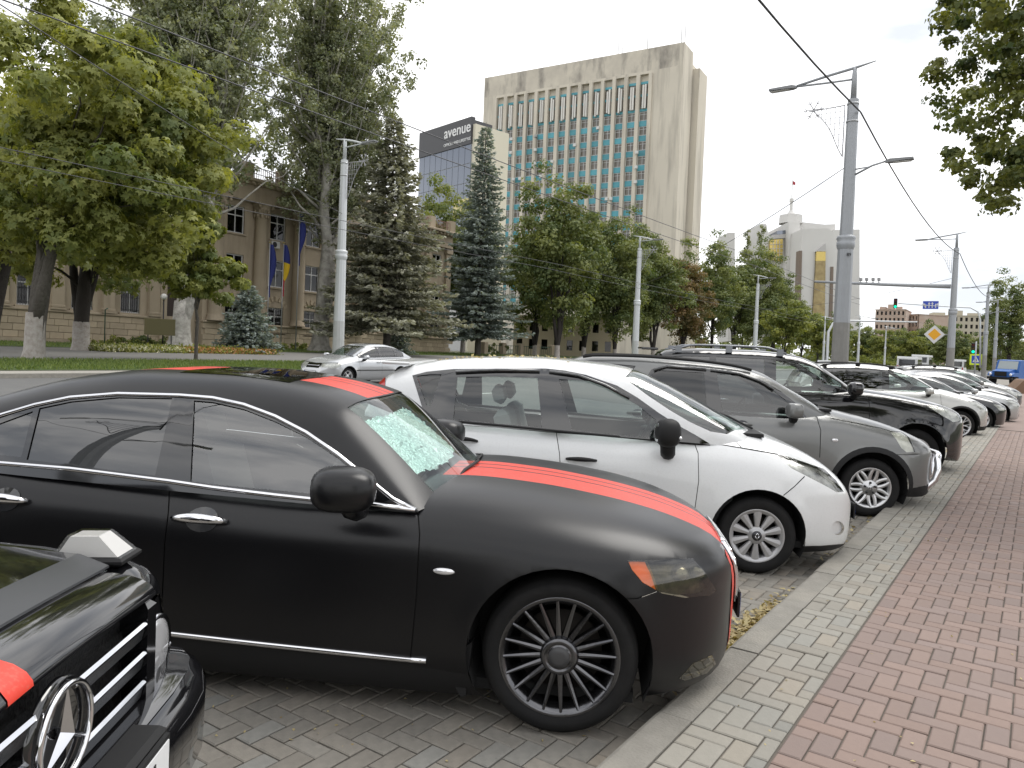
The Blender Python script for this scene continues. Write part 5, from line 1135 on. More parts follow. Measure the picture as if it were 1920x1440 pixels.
# spruces: whorls of drooping boughs carrying rows of needle tufts
def spruce(rg, h, r, leaf, tr=.26, z0=2.0, step=.42, tuft=.34, dens_=1.0, bark=None, gap=.0):
    b = MB(); b.tube([(0, 0, -.2), (0, 0, .3), (.05, .02, h*.3), (.03, 0, h*.6), (0, 0, h)], [tr*1.3, tr, tr*.8, tr*.5, .02], 9); P = []; D = []; Tn = []
    z = z0
    while z < h*.985:
        fr = (z-z0)/(h-z0); R_ = r*(1-fr)**.8*(.70+.5*rg.random())+.12; nb = int(6+5*(1-fr))
        for k in range(nb):
            th = 6.283*(k+rg.random()*.8)/nb; L_ = R_*(.75+.4*rg.random()); dr = -.10-.28*(1-fr)+.05*rg.normal(); d = np.array([math.cos(th), math.sin(th), 0]); sd = np.array([-d[1], d[0], 0])
            n = max(3, int(L_/.17*dens_)); tn = .42+rg.normal()*.18
            for i in range(n):
                u = (i+.6)/n
                if u < .16 and L_ > 1: continue
                c = d*L_*u+np.array([0, 0, z+dr*L_*u+.22*L_*u*u])
                wd = .42*L_*(1-u)*.55+.10
                for s_ in (-1, 1):
                    for q in range(2 if wd > .25 else 1):
                        o = sd*s_*wd*(.35+.65*rg.random()); P.append(c+o+rg.normal(size=3)*.05); D.append(d*.6+sd*s_*.7+np.array([0, 0, -.35+.25*rg.random()])); Tn.append(tn+rg.normal()*.12+.12*u)
                if i == n-1: P.append(c); D.append(d+np.array([0, 0, .15])); Tn.append(tn+.2)
            if k % 2 == 0: b.tube([(0, 0, z), tuple(d*L_*.5+np.array([0, 0, z+dr*L_*.5+.05*L_])), tuple(d*L_*.95+np.array([0, 0, z+dr*L_*.95+.2*L_]))], [.035*(1-fr)+.012, .025*(1-fr)+.008, .006], 4, False)
        z += step*(.8+.4*rg.random())
    P = np.array(P); D = np.array(D); Tn = np.clip(np.array(Tn), 0, 1); n = len(P); Ln = tuft*(.7+.6*rg.random(n)); V1, F1, T1 = leaf_mesh(P, D, np.cross(D, rg.normal(size=(n, 3))), Ln, Ln*.42, rg, Tn); V2, F2, T2 = leaf_mesh(P, D+rg.normal(size=(n, 3))*.25, np.cross(D, rg.normal(size=(n, 3))), Ln*.9, Ln*.42, rg, np.clip(Tn-.1, 0, 1))
    return [(b, bark or barkg, 'trunk')], [(np.concatenate([V1, V2]), np.concatenate([F1, F2+len(V1)]), np.concatenate([T1, T2]), leaf)]
p = ground_pt(722, -46); tl, cr_ = spruce(rg, 20.5, 6.0, leaf_sp, .34, 3.0, .44, .46, 1.0)
finish_tree('spruce_tree', p, tl, cr_, 'big olive-grey spruce with drooping boughs next to the forked white poplar')
p = ground_pt(893, -50); tl, cr_ = spruce(rg, 25.0, 4.6, leaf_bs, .34, 2.6, .42, .40, 1.0)
finish_tree('spruce_tree', p, tl, cr_, 'tall slim silvery spruce with pointed tip in front of the tower block')
p = ground_pt(461, -44.5); tl, cr_ = spruce(rg, 4.7, 2.25, leaf_bs, .08, .15, .17, .26, 1.7); finish_tree('blue_spruce', p, tl, cr_, 'small bushy blue spruce behind the flower bed')
p = ground_pt(744, -50); tl, cr_ = spruce(rg, 3.6, 1.5, leaf_bs, .06, .15, .20, .25, 1.5); finish_tree('blue_spruce', p, tl, cr_, 'little blue spruce at the foot of the olive-grey spruce')
# the row of park trees along the far footpath (three crowns, copied)
proto = []
for h, r, lf in ((22, 5.6, leaf_li), (20, 5.2, leaf_li), (19, 5.4, leaf_br)):
    proto.append(broad_tree(rg, h, r, 2.6, .30, 14, 230, 95, lf, .36, 0, (0, 0), bark=barkd, wash=1.6 if lf is leaf_li else 0))
def use(i, name, loc, label, sc_=1., rz=0., group=None):
    tl, cr_ = proto[i]
    if isinstance(tl, bpy.types.Object): t = link_copy(tl); t.location = loc; t.rotation_euler = (0, 0, rz); t.scale = (sc_,)*3; setp(t, label, 'tree', group); return t
    t = finish_tree(name, loc, tl, cr_, label, group=group, rz=rz, scale=sc_); proto[i] = (t, None); return t
ROW = 'park trees along the far footpath'
LABS = ('leafy park tree right of the tall slim silvery spruce, in front of the ochre house', 'park tree set back beside the ochre house', 'park tree in front of the ochre house, between two others of the row', 'park tree next to the pale lamp post of the footpath', 'park tree set back behind the pale lamp post of the footpath', 'park tree touching the rusty brown one on its near side', 'park tree touching the rusty brown one on its far side', 'park tree under the narrow column poplars', 'large park tree before the white palace', 'park tree between the silvery spruce and the stone building', 'park tree rising behind the olive-grey spruce', 'last park tree of the row, next to the white palace')
for k, (px, X, i, s_) in enumerate(((1042, -47, 0, 1.02), (1000, -56, 1, .95), (1092, -50, 1, 1.0), (1150, -47, 0, .92), (1185, -54, 1, .98), (1222, -47, 1, .98), (1330, -47, 0, .98), (1372, -49, 1, 1.05), (1412, -47, 0, 1.12), (865, -60, 1, 1.0), (790, -62, 1, .8), (1445, -52, 1, 1.1))):
    use(i, 'park_tree', ground_pt(px, X), LABS[k], s_, k*1.3, ROW)
use(2, 'park_tree', ground_pt(1276, -47), 'park tree with rusty brown leaves in the row along the far footpath', .86)
tl, cr_ = broad_tree(rg, 24, 4.6, 3.0, .28, 14, 190, 80, leaf_yg, .34, 0, (0, 0), bark=barkd)
finish_tree('park_tree', ground_pt(822, -66), tl, cr_, 'tall yellow-green tree between the two big spruces, in front of the office building')
# column poplars in front of the white palace
def column(rg, h, r, per):
    cl = np.array([(math.cos(t)*r*q, math.sin(t)*r*q, z, .5+.2*rg.random()) for z in np.linspace(1.5, h, 60) for t, q in ((rg.random()*6.28, (rg.random()**.5)*(1-(z/h)**3*.75)),)]); V, Fc, T = clumps_to_leaves(cl, per, rg, .35, 0, 1.2, .3); b = MB(); b.tube([(0, 0, -.1), (0, 0, h*.5), (0, 0, h)], [.25, .15, .02], 7); return [(b, barkd, 'trunk')], [(V, Fc, T, leaf_li)]
tl, cr_ = column(rg, 34, 2.4, 60); c1 = finish_tree('column_poplar', ground_pt(1414, -60), tl, cr_, 'narrow column-shaped poplar rising above the park trees', group='column poplars'); c2 = link_copy(c1); c2.location = ground_pt(1388, -62); c2.scale = (.95, .95, .95); c2.rotation_euler = (0, 0, 2.)
# yellow-green street trees and the green belt beyond the crossing
proto.append(broad_tree(rg, 11, 3.8, 2.2, .16, 10, 120, 60, leaf_yg, .38, 0, (0, 0), bark=barkd)); proto.append(broad_tree(rg, 13, 4.6, 2.0, .2, 10, 150, 75, leaf_li, .42, 0, (0, 0), bark=barkd))
for k, (px, X, s_) in enumerate(((1468, -38, 1.15), (1500, -40, 1.2), (1530, -38, 1.0))): use(3, 'street_tree', ground_pt(px, X), 'yellow-green street tree beyond the row of park trees', s_, k*2., 'yellow-green street trees')
for k, (px, Y, i, s_) in enumerate(((1545, 215, 4, 1.2), (1580, 230, 3, 1.25), (1615, 250, 4, 1.1), (1648, 240, 3, 1.15), (1682, 262, 4, 1.05), (1712, 250, 3, 1.2), (1742, 262, 4, 1.25), (1775, 240, 4, 1.1), (1805, 255, 3, 1.05), (1835, 262, 4, 1.0), (1862, 250, 3, 1.0), (1905, 230, 4, .9), (1935, 235, 3, 1.0))):
    d = CM @ np.array([px-CX, 0, F]); X = Y*d[0]/d[1]; use(i, 'street_tree', (X, Y, gz(X, Y)-1.5), ('leafy green tree in the belt beyond the crossing', 'pale green tree in the belt beyond the crossing')[i == 3], s_, k*1.7, 'trees beyond the crossing')
d = CM @ np.array([1888-CX, 0, F]); X = 150*d[0]/d[1]; use(0, 'park_tree', (X, 150, gz(X, 150)), 'tall dark green tree at the far end of the pavement', .78, .4)
# distant wood closing the street
nn = 900; xx = rg.uniform(-330, 70, nn); yy = 330+rg.normal(size=nn)*10+(xx+60)*-.25; hh = 3+rg.random(nn)**.7*9; cl = np.stack([xx, yy, GX*xx+GY*yy-2+hh*rg.random(nn), np.full(nn, 2.6)], 1); V, Fc, T = clumps_to_leaves(cl, 34, rg, 1.5, 0, .7); setp(mesh_np('distant_wood', V, Fc, leaf_li, None, False, T), kind='stuff')
# low bushes in front of that belt
for k, px in enumerate((1612, 1640, 1668, 1696, 1722)):
    Y = 170; d = CM @ np.array([px-CX, 0, F]); X = Y*d[0]/d[1]; cl = np.concatenate([rg.normal(size=(26, 2))*np.array([1.1, .9]), .5+np.abs(rg.normal(size=(26, 1)))*.9, np.full((26, 1), .55)], 1); V, Fc, T = clumps_to_leaves(cl, 45, rg, .26, 0, .9); t = empty('bush', (X, Y, gz(X, Y))); setp(t, 'light green rounded bush in front of the belt of trees', 'bush', 'bushes beyond the crossing'); mesh_np('foliage', V, Fc, leaf_yg, t, False, T)
# the tree overhanging the pavement on the right
TR = (4.4, 12.0); cl = []; gz0 = gz(*TR)
poly = [(1752, 10), (1765, 60), (1735, 130), (1702, 195), (1735, 222), (1770, 240), (1762, 320), (1800, 335), (1825, 345), (1832, 400), (1880, 385), (1925, 330), (2150, 420), (2400, 350), (2450, -250), (1800, -250)]
while len(cl) < 780:
    px, py = rg.uniform(1690, 2450), rg.uniform(-250, 430)
    if not poly_in(poly, np.array([px]), np.array([py]))[0]: continue
    if px < 1835 and rg.random() < .45: continue
    Z = rg.uniform(9.0, 13.5) if px < 1990 else rg.uniform(7.5, 14); q = at_depth(px, py, Z); cl.append((q[0]-TR[0], q[1]-TR[1], q[2]-gz0, .13+.20*rg.random()**1.5))
cl = np.array(cl); V, Fc, T = clumps_to_leaves(cl, 90, rg, .068, 0, .5, .8, asp=.75); b = MB()
b.tube([(0, 0, -.1), (0, 0, .3), (.05, 0, 2), (-.05, .05, 4), (-.3, .1, 7), (-.5, .2, 10)], [.30, .24, .20, .17, .11, .03], 10)
for c in cl[rg.choice(len(cl), 60, replace=False)]: z0 = max(2.6, min(c[2]*.72, 9)); b.tube(limb_path((-.03*z0, .02*z0, z0), c[:3], .15, rg, 5), [.05, .042, .033, .024, .014, .005], 5, False)
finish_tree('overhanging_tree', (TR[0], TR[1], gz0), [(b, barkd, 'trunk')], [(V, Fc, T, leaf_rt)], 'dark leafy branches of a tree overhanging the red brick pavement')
# trees behind the camera that the paintwork mirrors
for k, (x, y, s_) in enumerate(((13, -30, .6), (4, -42, .62), (-14, -48, .6), (-30, -44, .7), (20, -8, .55), (12, 26, .55))): use((0, 1)[k % 2], 'park_tree', (x, y, gz(x, y)), 'broad tree standing well back from the parked row', s_, k*2., 'trees standing back from the street')
# clipped shrubs by the house wall, flower bed, grass
def shrub(px, X, w_, h_, lf, label, n=22, sz=.16):
    g = ground_pt(px, X); cl = np.concatenate([rg.normal(size=(n, 2))*np.array([.35, w_]), .15+rg.random((n, 1))*h_*.8, np.full((n, 1), .22)], 1); V, Fc, T = clumps_to_leaves(cl, 60, rg, sz, 0, .8); t = empty('shrub', g); setp(t, label, 'shrub'); mesh_np('foliage', V, Fc, lf, t, False, T)
shrub(222, -56.2, 1.5, .7, leaf_yg, 'low leafy hosta patch along the house wall'); shrub(275, -56, 1.1, .8, leaf_li, 'low dark shrub next to the olive signboard'); shrub(545, -55.5, 1.2, .6, leaf_yg, 'low green plants at the foot of the flagpoles')
shrub(925, -57, 1.3, 1.6, leaf_li, 'round dark bush in front of the iron railing')
def scatter(name, pts, size, m, tone, flat=False):
    n = len(pts); rr = np.random.default_rng(5); A = unit(rr.normal(size=(n, 3))*np.array([1, 1, .25 if flat else 1])+(0 if flat else np.array([0, 0, .8]))); V, Fc, T = leaf_mesh(pts, A, np.cross(A, rr.normal(size=(n, 3))*(np.array([.15, .15, 1]) if flat else 1)), size*(.7+.6*rr.random(n)), size*.6*(.7+.6*rr.random(n)), rr, tone); o = mesh_np(name, V, Fc, m, None, False, T); return setp(o, kind='stuff')
for nm, px0, px1, c1_, c2_, lb in (('white_flowers', 175, 330, (.55, .56, .50), (.65, .62, .35), 'bed of white and yellow flowers'), ('orange_flowers', 330, 500, (.45, .16, .04), (.60, .42, .25), 'bed of orange flowers')):
    n = 5200; px = rg.uniform(px0, px1, n); g0 = np.array([at_xz(p_, -43.4) for p_ in (px0, px1)]); u = (px-px0)/(px1-px0); base = g0[0]+(g0[1]-g0[0])*u[:, None]; base[:, 0] += rg.normal(size=n)*.55; base[:, 2] = GX*base[:, 0]+GY*base[:, 1]+.13+rg.random(n)*.30
    o = scatter(nm, base, .14, foliage('petals_'+nm, c1_, c2_, .2), rg.random(n)); n2 = 5200; b2 = base[rg.integers(0, n, n2)]+rg.normal(size=(n2, 3))*.1; b2[:, 2] -= .08; scatter(nm+'_leaves', b2, .18, leaf_yg, rg.random(n2))
for nm, x0, x1, y0, y1, n in (('verge_grass', -33.0, -26.4, 6, 70, 42000), ('rear_grass', -57.5, -47.6, 18, 75, 14000)):
    x = rg.uniform(x0, x1, n); y = y0+(y1-y0)*rg.random(n)**1.3; P = np.stack([x, y, GX*x+GY*y+.13], 1); A = np.stack([rg.normal(size=n)*.35, rg.normal(size=n)*.35, np.ones(n)], 1); Ln = .10+.08*rg.random(n); V, Fc, T = leaf_mesh(P, A, rg.normal(size=(n, 3)), Ln, np.full(n, .03), rg, rg.random(n)); setp(mesh_np(nm, V, Fc, foliage('grass_blade', (.075, .13, .03), (.20, .25, .07), .3), None, False, T), kind='stuff')
# fallen leaves along the kerb and on the pavement
def litter(n, f): return np.array([f() for _ in range(n)])
def k1(): y = rg.normal(5.0, .33) if rg.random() < .72 else rg.uniform(4, 26); x = KERB_X0-abs(rg.normal())*.07-.012; return (x, y, gz(x, y)+.012+rg.random()*.02)
scatter('kerb_leaves', litter(1000, k1), .055, foliage('dry_leaf', (.26, .19, .075), (.50, .43, .24), .2), rg.random(1000), True)
def k2(): y = 1.5+rg.random()**1.6*16; x = rg.uniform(KERB_X1, 2.0); return (x, y, gz(x, y)+KH+.004)
scatter('pavement_litter', litter(260, k2), .022, foliage('dry_leaf'), rg.random(260), True)
def k3(): y = rg.uniform(.3, 6); x = rg.uniform(-3.4, KERB_X0); return (x, y, gz(x, y)+.004)
scatter('bay_litter', litter(260, k3), .02, foliage('dry_leaf'), rg.random(260), True)
# ------------------------------------------------------------------ buildings
def facade(b, M, ys, zs, holes, depth=.3, xf=0.):
    """wall skin in the local plane x = xf (facing +x) with real openings; y along, z up"""
    Y = sorted(set([round(v, 4) for v in ys]+[round(h[i], 4) for h in holes for i in (0, 1)])); Z = sorted(set([round(v, 4) for v in zs]+[round(h[i], 4) for h in holes for i in (2, 3)]))
    for i in range(len(Y)-1):
        for j in range(len(Z)-1):
            cy, cz = (Y[i]+Y[i+1])/2, (Z[j]+Z[j+1])/2
            if any(h[0] < cy < h[1] and h[2] < cz < h[3] for h in holes): continue
            b.add([M @ Vector(p) for p in ((xf, Y[i], Z[j]), (xf, Y[i+1], Z[j]), (xf, Y[i+1], Z[j+1]), (xf, Y[i], Z[j+1]))], [(0, 1, 2, 3)])
    for h in holes:
        a, c = xf, xf-depth; P = [(h[0], h[2]), (h[1], h[2]), (h[1], h[3]), (h[0], h[3])]
        for k in range(4):
            p, q = P[k], P[(k+1) % 4]; b.add([M @ Vector(v) for v in ((a, *p), (a, *q), (c, *q), (c, *p))], [(3, 2, 1, 0)])
    return b
def window_mesh(w_, h_, bars=(1, 1), fr=.09, tr=None):
    b = MB(); b.box(-.03, .05, -w_/2, -w_/2+fr, 0, h_); b.box(-.03, .05, w_/2-fr, w_/2, 0, h_); b.box(-.03, .05, -w_/2+fr, w_/2-fr, 0, fr); b.box(-.03, .05, -w_/2+fr, w_/2-fr, h_-fr, h_)
    for k in range(1, bars[0]+1): y = -w_/2+w_*k/(bars[0]+1); b.box(-.025, .045, y-fr*.45, y+fr*.45, fr, h_-fr)
    for z in (tr or ()): b.box(-.024, .044, -w_/2+fr, w_/2-fr, z-fr*.45, z+fr*.45)
    return b
def pane_mesh(w_, h_): return MB().add([(0, -w_/2, .02), (0, w_/2, .02), (0, w_/2, h_-.02), (0, -w_/2, h_-.02)], [(0, 1, 2, 3)])
stone = mat('sandstone', (.41, .34, .25), .92, attr='world', noise=(.5, .5, (.32, .26, .185)), bump=(25, .3, .02), streak=((1.5, 1.5, .22), .5, (.20, .165, .12)))
stoneb = mat('sandstone_block', (.43, .355, .255), .92, noise=(3, .4, (.33, .27, .19)), bump=(25, .3, .02), vary=.14); white = mat('window_white', (.55, .55, .54), .5); dkgl = glass('dark_pane', (.10, .11, .12), 1., .02, 1.5); room = mat('room_dark', (.02, .02, .022), .9)
def palace_front():
    X0 = -58.0; ya, yb = 19.0, 71.0; g = gz(X0, 45); t = empty('ministry_building', (X0, 45, g)); setp(t, 'long sandstone public building with tall columns, cornice and rusticated plinth behind the trees', 'building')
    M = Matrix.Translation((0, 0, 0)); I = Matrix.Identity(4); y0, y1 = ya-45, yb-45; top = 14.4
    por = (38.2-45, 56.2-45)                                # projecting middle part
    bays = [25.4-45+3.62*k for k in range(-1, 13)]; hl = []; hp = []
    for y in bays:
        w_ = 1.55; rows = [(2.35, 4.75), (6.1, 8.3), (9.75, 11.75)]
        if por[0] < y < por[1]: continue
        hl += [(y-w_/2, y+w_/2, a, c) for a, c in rows]
    pb = [41.2-45, 45.6-45, 49.7-45, 53.6-45]
    for y in pb: hp += [(y-.85, y+.85, a, c) for a, c in ((1.5, 3.75), (5.6, 8.0), (9.8, 12.1))]
    b = MB(); facade(b, I, [y0, por[0]], [0, top], [h for h in hl if h[1] < por[0]], .35); b.build('wall', stone, t)
    b = MB(); facade(b, I, [por[1], y1], [0, top], [h for h in hl if h[0] > por[1]], .35); b.build('wall', stone, t)
    b = MB(); facade(b, I, [por[0], por[1]], [0, top], hp, .4, .9)
    for y, s_ in ((por[0], -1), (por[1], 1)): b.add([(0, y, 0), (.9, y, 0), (.9, y, top), (0, y, top)], [(0, 1, 2, 3)])
    b.build('portico_wall', stone, t)
    MB().box(-14, -.5, y0, y1, 0, top-.2).build('inner_block', room, t)
    b = MB(); b.add([(0, y1, 0), (-14, y1, 0), (-14, y1, top), (0, y1, top)], [(0, 1, 2, 3)]); b.build('end_wall', stone, t)
    wm = {}
    def win(y, z, w_, h_, x, grille=False):
        k = (round(w_, 2), round(h_, 2))
        if k not in wm: wm[k] = (window_mesh(w_, h_, (1, 0), .10, (h_*.66,)).mesh('window'), pane_mesh(w_, h_).mesh('pane')); wm[k][0].materials.append(white); wm[k][1].materials.append(dkgl)
        o = bpy.data.objects.new('window', wm[k][0]); COL.objects.link(o); o.parent = t; o.location = (x, y, z); q = bpy.data.objects.new('pane', wm[k][1]); COL.objects.link(q); q.parent = o
        if grille:
            b = MB()
            for i in range(9): yy = -w_/2+w_*(i+.5)/9; b.box(.10, .12, yy-.012, yy+.012, .02, h_-.02)
            for zz in (.25, h_*.5, h_-.3): b.box(.10, .12, -w_/2, w_/2, zz-.015, zz+.015)
            b.build('window_bars', mat('iron_dark', (.02, .02, .022), .6), o)
    for h in hl: win((h[0]+h[1])/2, h[2], h[1]-h[0], h[3]-h[2], -.18, h[2] < 3)
    for h in hp: win((h[0]+h[1])/2, h[2], h[1]-h[0], h[3]-h[2], .70, h[2] < 3)
    # sills, keystone arches over windows
    for h in hl+hp:
        x = .9 if por[0] < (h[0]+h[1])/2 < por[1] else 0; MB().box(x-.02, x+.16, h[0]-.15, h[1]+.15, h[2]-.16, h[2]-.02).build('sill', stone, t)
    for h in hp[::3]:
        yc = (h[0]+h[1])/2; b = MB()
        for k in range(7):
            a = R(25+130*k/6); M_ = Matrix.Translation((.9, yc+1.0*math.cos(a)*.95, h[3]-.35+.95*math.sin(a))) @ Matrix.Rotation(a-R(90), 4, 'X'); b = MB(); b.box(-.02, .07, -.13, .13, 0, .42, M_); b.build('arch_stone', stoneb, t)
    # rusticated plinth: four courses of blocks, a moulding on top
    cache = {}
    for r in range(4):
        y = y0+(.45 if r % 2 else 0)
        while y < y1:
            w_ = (.95, 1.25, 1.1)[(r+int(y*3)) % 3]; x = .9 if por[0]-.1 < y < por[1] else 0; k = (w_, r)
            if y+w_ > por[0] and y < por[0] and x == 0: w2 = max(.3, por[0]-y); 
            else: w2 = w_
            if k not in cache: me = MB().box(-.05, .16, .012, w_-.012, .012, .455, bev=.02).mesh('stone'); me.materials.append(stoneb); cache[k] = me
            o = bpy.data.objects.new('stone', cache[k]); COL.objects.link(o); o.parent = t; o.location = (x, y, .12+r*.47); o.scale = (1, w2/w_, 1); y += w2
    for a, c, x in ((y0, por[0], 0), (por[0]-.1, por[1]+.1, .9), (por[1], y1, 0)): MB().box(x-.1, x+.30, a, c, 2.0, 2.2, bev=.05).build('plinth_moulding', stone, t); MB().box(x-.1, x+.35, a, c, -.2, .12).build('footing', stone, t)
    # giant columns and pilasters
    colm = MB(); n = 20
    colm.lathe([(.74, 0), (.74, .18), (.66, .22), (.70, .36), (.60, .44), (.585, .6), (.57, 5), (.50, 9.05), (.54, 9.12), (.50, 9.18)], n)
    cap = [(.50, 9.18), (.56, 9.4), (.62, 9.55), (.56, 9.62), (.66, 9.8), (.74, 9.95), (.66, 10.02), (.82, 10.25)]; colm.lathe(cap, n); colm.box(-.8, .8, -.8, .8, 10.25, 10.42); cme = colm.mesh('column'); cme.materials.append(stone)
    acan = MB()
    for r_, z_, k_ in ((.60, 9.3, 10), (.68, 9.7, 10)):
        for k in range(k_): a = 6.283*(k+(.5 if z_ > 9.5 else 0))/k_; acan.ellip((r_*math.cos(a), r_*math.sin(a), z_), (.11, .11, .20), 6, 4)
    for sx in (-1, 1):
        for sy in (-1, 1): acan.ellip((sx*.68, sy*.68, 10.08), (.16, .16, .17), 8, 6)
    ame = acan.mesh('capital_leaves'); ame.materials.append(stone)
    cols = [39.2-45, 43.5-45, 47.75-45, 51.7-45, 55.4-45]
    for y in cols:
        o = bpy.data.objects.new('column', cme); COL.objects.link(o); o.parent = t; o.location = (1.25, y, 2.2); q = bpy.data.objects.new('capital_leaves', ame); COL.objects.link(q); q.parent = o
    for y in [b_+1.81 for b_ in bays]:
        if por[0]-1 < y < por[1]+1: continue
        b = MB(); b.box(-.02, .32, y-.42, y+.42, 2.55, 11.9); b.box(-.02, .42, y-.52, y+.52, 2.2, 2.34); b.box(-.02, .38, y-.48, y+.48, 2.34, 2.55, bev=.04); b.box(-.02, .46, y-.55, y+.55, 11.9, 12.6, bev=.12); b.build('pilaster', stone, t)
    # entablature, cornice with dentils, parapet
    for a, c, x in ((y0, por[0], 0), (por[0]-.3, por[1]+.3, 1.15), (por[1], y1, 0)):
        MB().box(x-.2, x+.55, a, c, 12.62, 13.3).build('architrave', stone, t); MB().box(x-.2, x+.45, a, c, 13.3, 14.0).build('frieze', stone, t)
        b = MB(); b.box(x-.3, x+1.1, a-.2, c+.2, 14.22, 14.5, bev=.06); b.box(x-.3, x+.7, a, c, 14.0, 14.22); b.build('cornice', stone, t)
        y = a+.2
        b = MB()
        while y < c-.3: b.box(x+.7, x+.95, y, y+.28, 14.05, 14.22); y += .62
        setp(b.build('dentil_row', stone, t), kind='stuff')
        b = MB(); y = a
        while y < c: MB().box(x-.3, x+.35, y, y+.9, 14.5, 15.9).build('parapet_pier', stone, t); y += 3.62
        b = MB(); y = a
        while y < c: b.box(x-.02, x+.02, y-.02, y+.02, 14.5, 15.7); y += .22
        b.box(x-.03, x+.03, a, c, 15.64, 15.70); b.box(x-.03, x+.03, a, c, 15.1, 15.14); b.build('roof_railing', mat('railing_red', (.22, .12, .10), .6), t)
    MB().prism([(-1.5, 14.5), (-1.5, 15.3), (-7, 16.6), (-13, 14.5)], y0+1, y1-1, Matrix(((1,0,0,0),(0,0,1,0),(0,1,0,0),(0,0,0,1)))).build('roof', mat('roof_metal', (.42, .38, .40), .4, .5), t)
    # entrance door left of the portico
    yd = 36.4-45; MB().box(-.05, .35, yd-1.5, yd-.95, .1, 6.0).build('door_case', stone, t); MB().box(-.05, .35, yd+.95, yd+1.5, .1, 6.0).build('door_case', stone, t); MB().box(-.05, .6, yd-1.8, yd+1.8, 6.0, 6.5, bev=.1).build('door_hood', stone, t); MB().box(.0, .06, yd-.95, yd+.95, .3, 5.0).build('entrance_door', mat('door_brown', (.035, .02, .014), .5), t)
    # air conditioner under a top floor window
    b = empty('air_conditioner', (X0+1.15, 45+pb[1]-.6, g+9.0)); setp(b, 'white air conditioner box fixed under a top floor window between columns', 'air conditioner'); MB().box(-.15, .25, -.45, .45, 0, .62, bev=.03).build('casing', mat('ac_white', (.6, .6, .58), .5), b); MB().lathe([(0, .26), (.22, .26), (.24, .255)], 20, Matrix.Translation((.0, -.1, .31)) @ Matrix.Rotation(R(90), 4, 'Y')).build('fan_grille', mat('iron_dark', (.02, .02, .022), .6), b)
palace_front()
def oriented(px0, Z0, px1, Z1):
    """frame whose y axis runs from photo column px0 at distance Z0 to px1 at Z1 (horizontal), x faces the viewer"""
    a = at_depth(px0, 690, Z0); b = at_depth(px1, 690, Z1); d = Vector((b[0]-a[0], b[1]-a[1], 0)); ln = d.length; d.normalize(); n = Vector((d.y, -d.x, 0))
    if n.dot(Vector((a[0], a[1], 0))) > 0: n = -n
    M = Matrix(((n.x, d.x, 0, a[0]), (n.y, d.y, 0, a[1]), (n.z, 0, 1, 0), (0, 0, 0, 1))); return M, ln
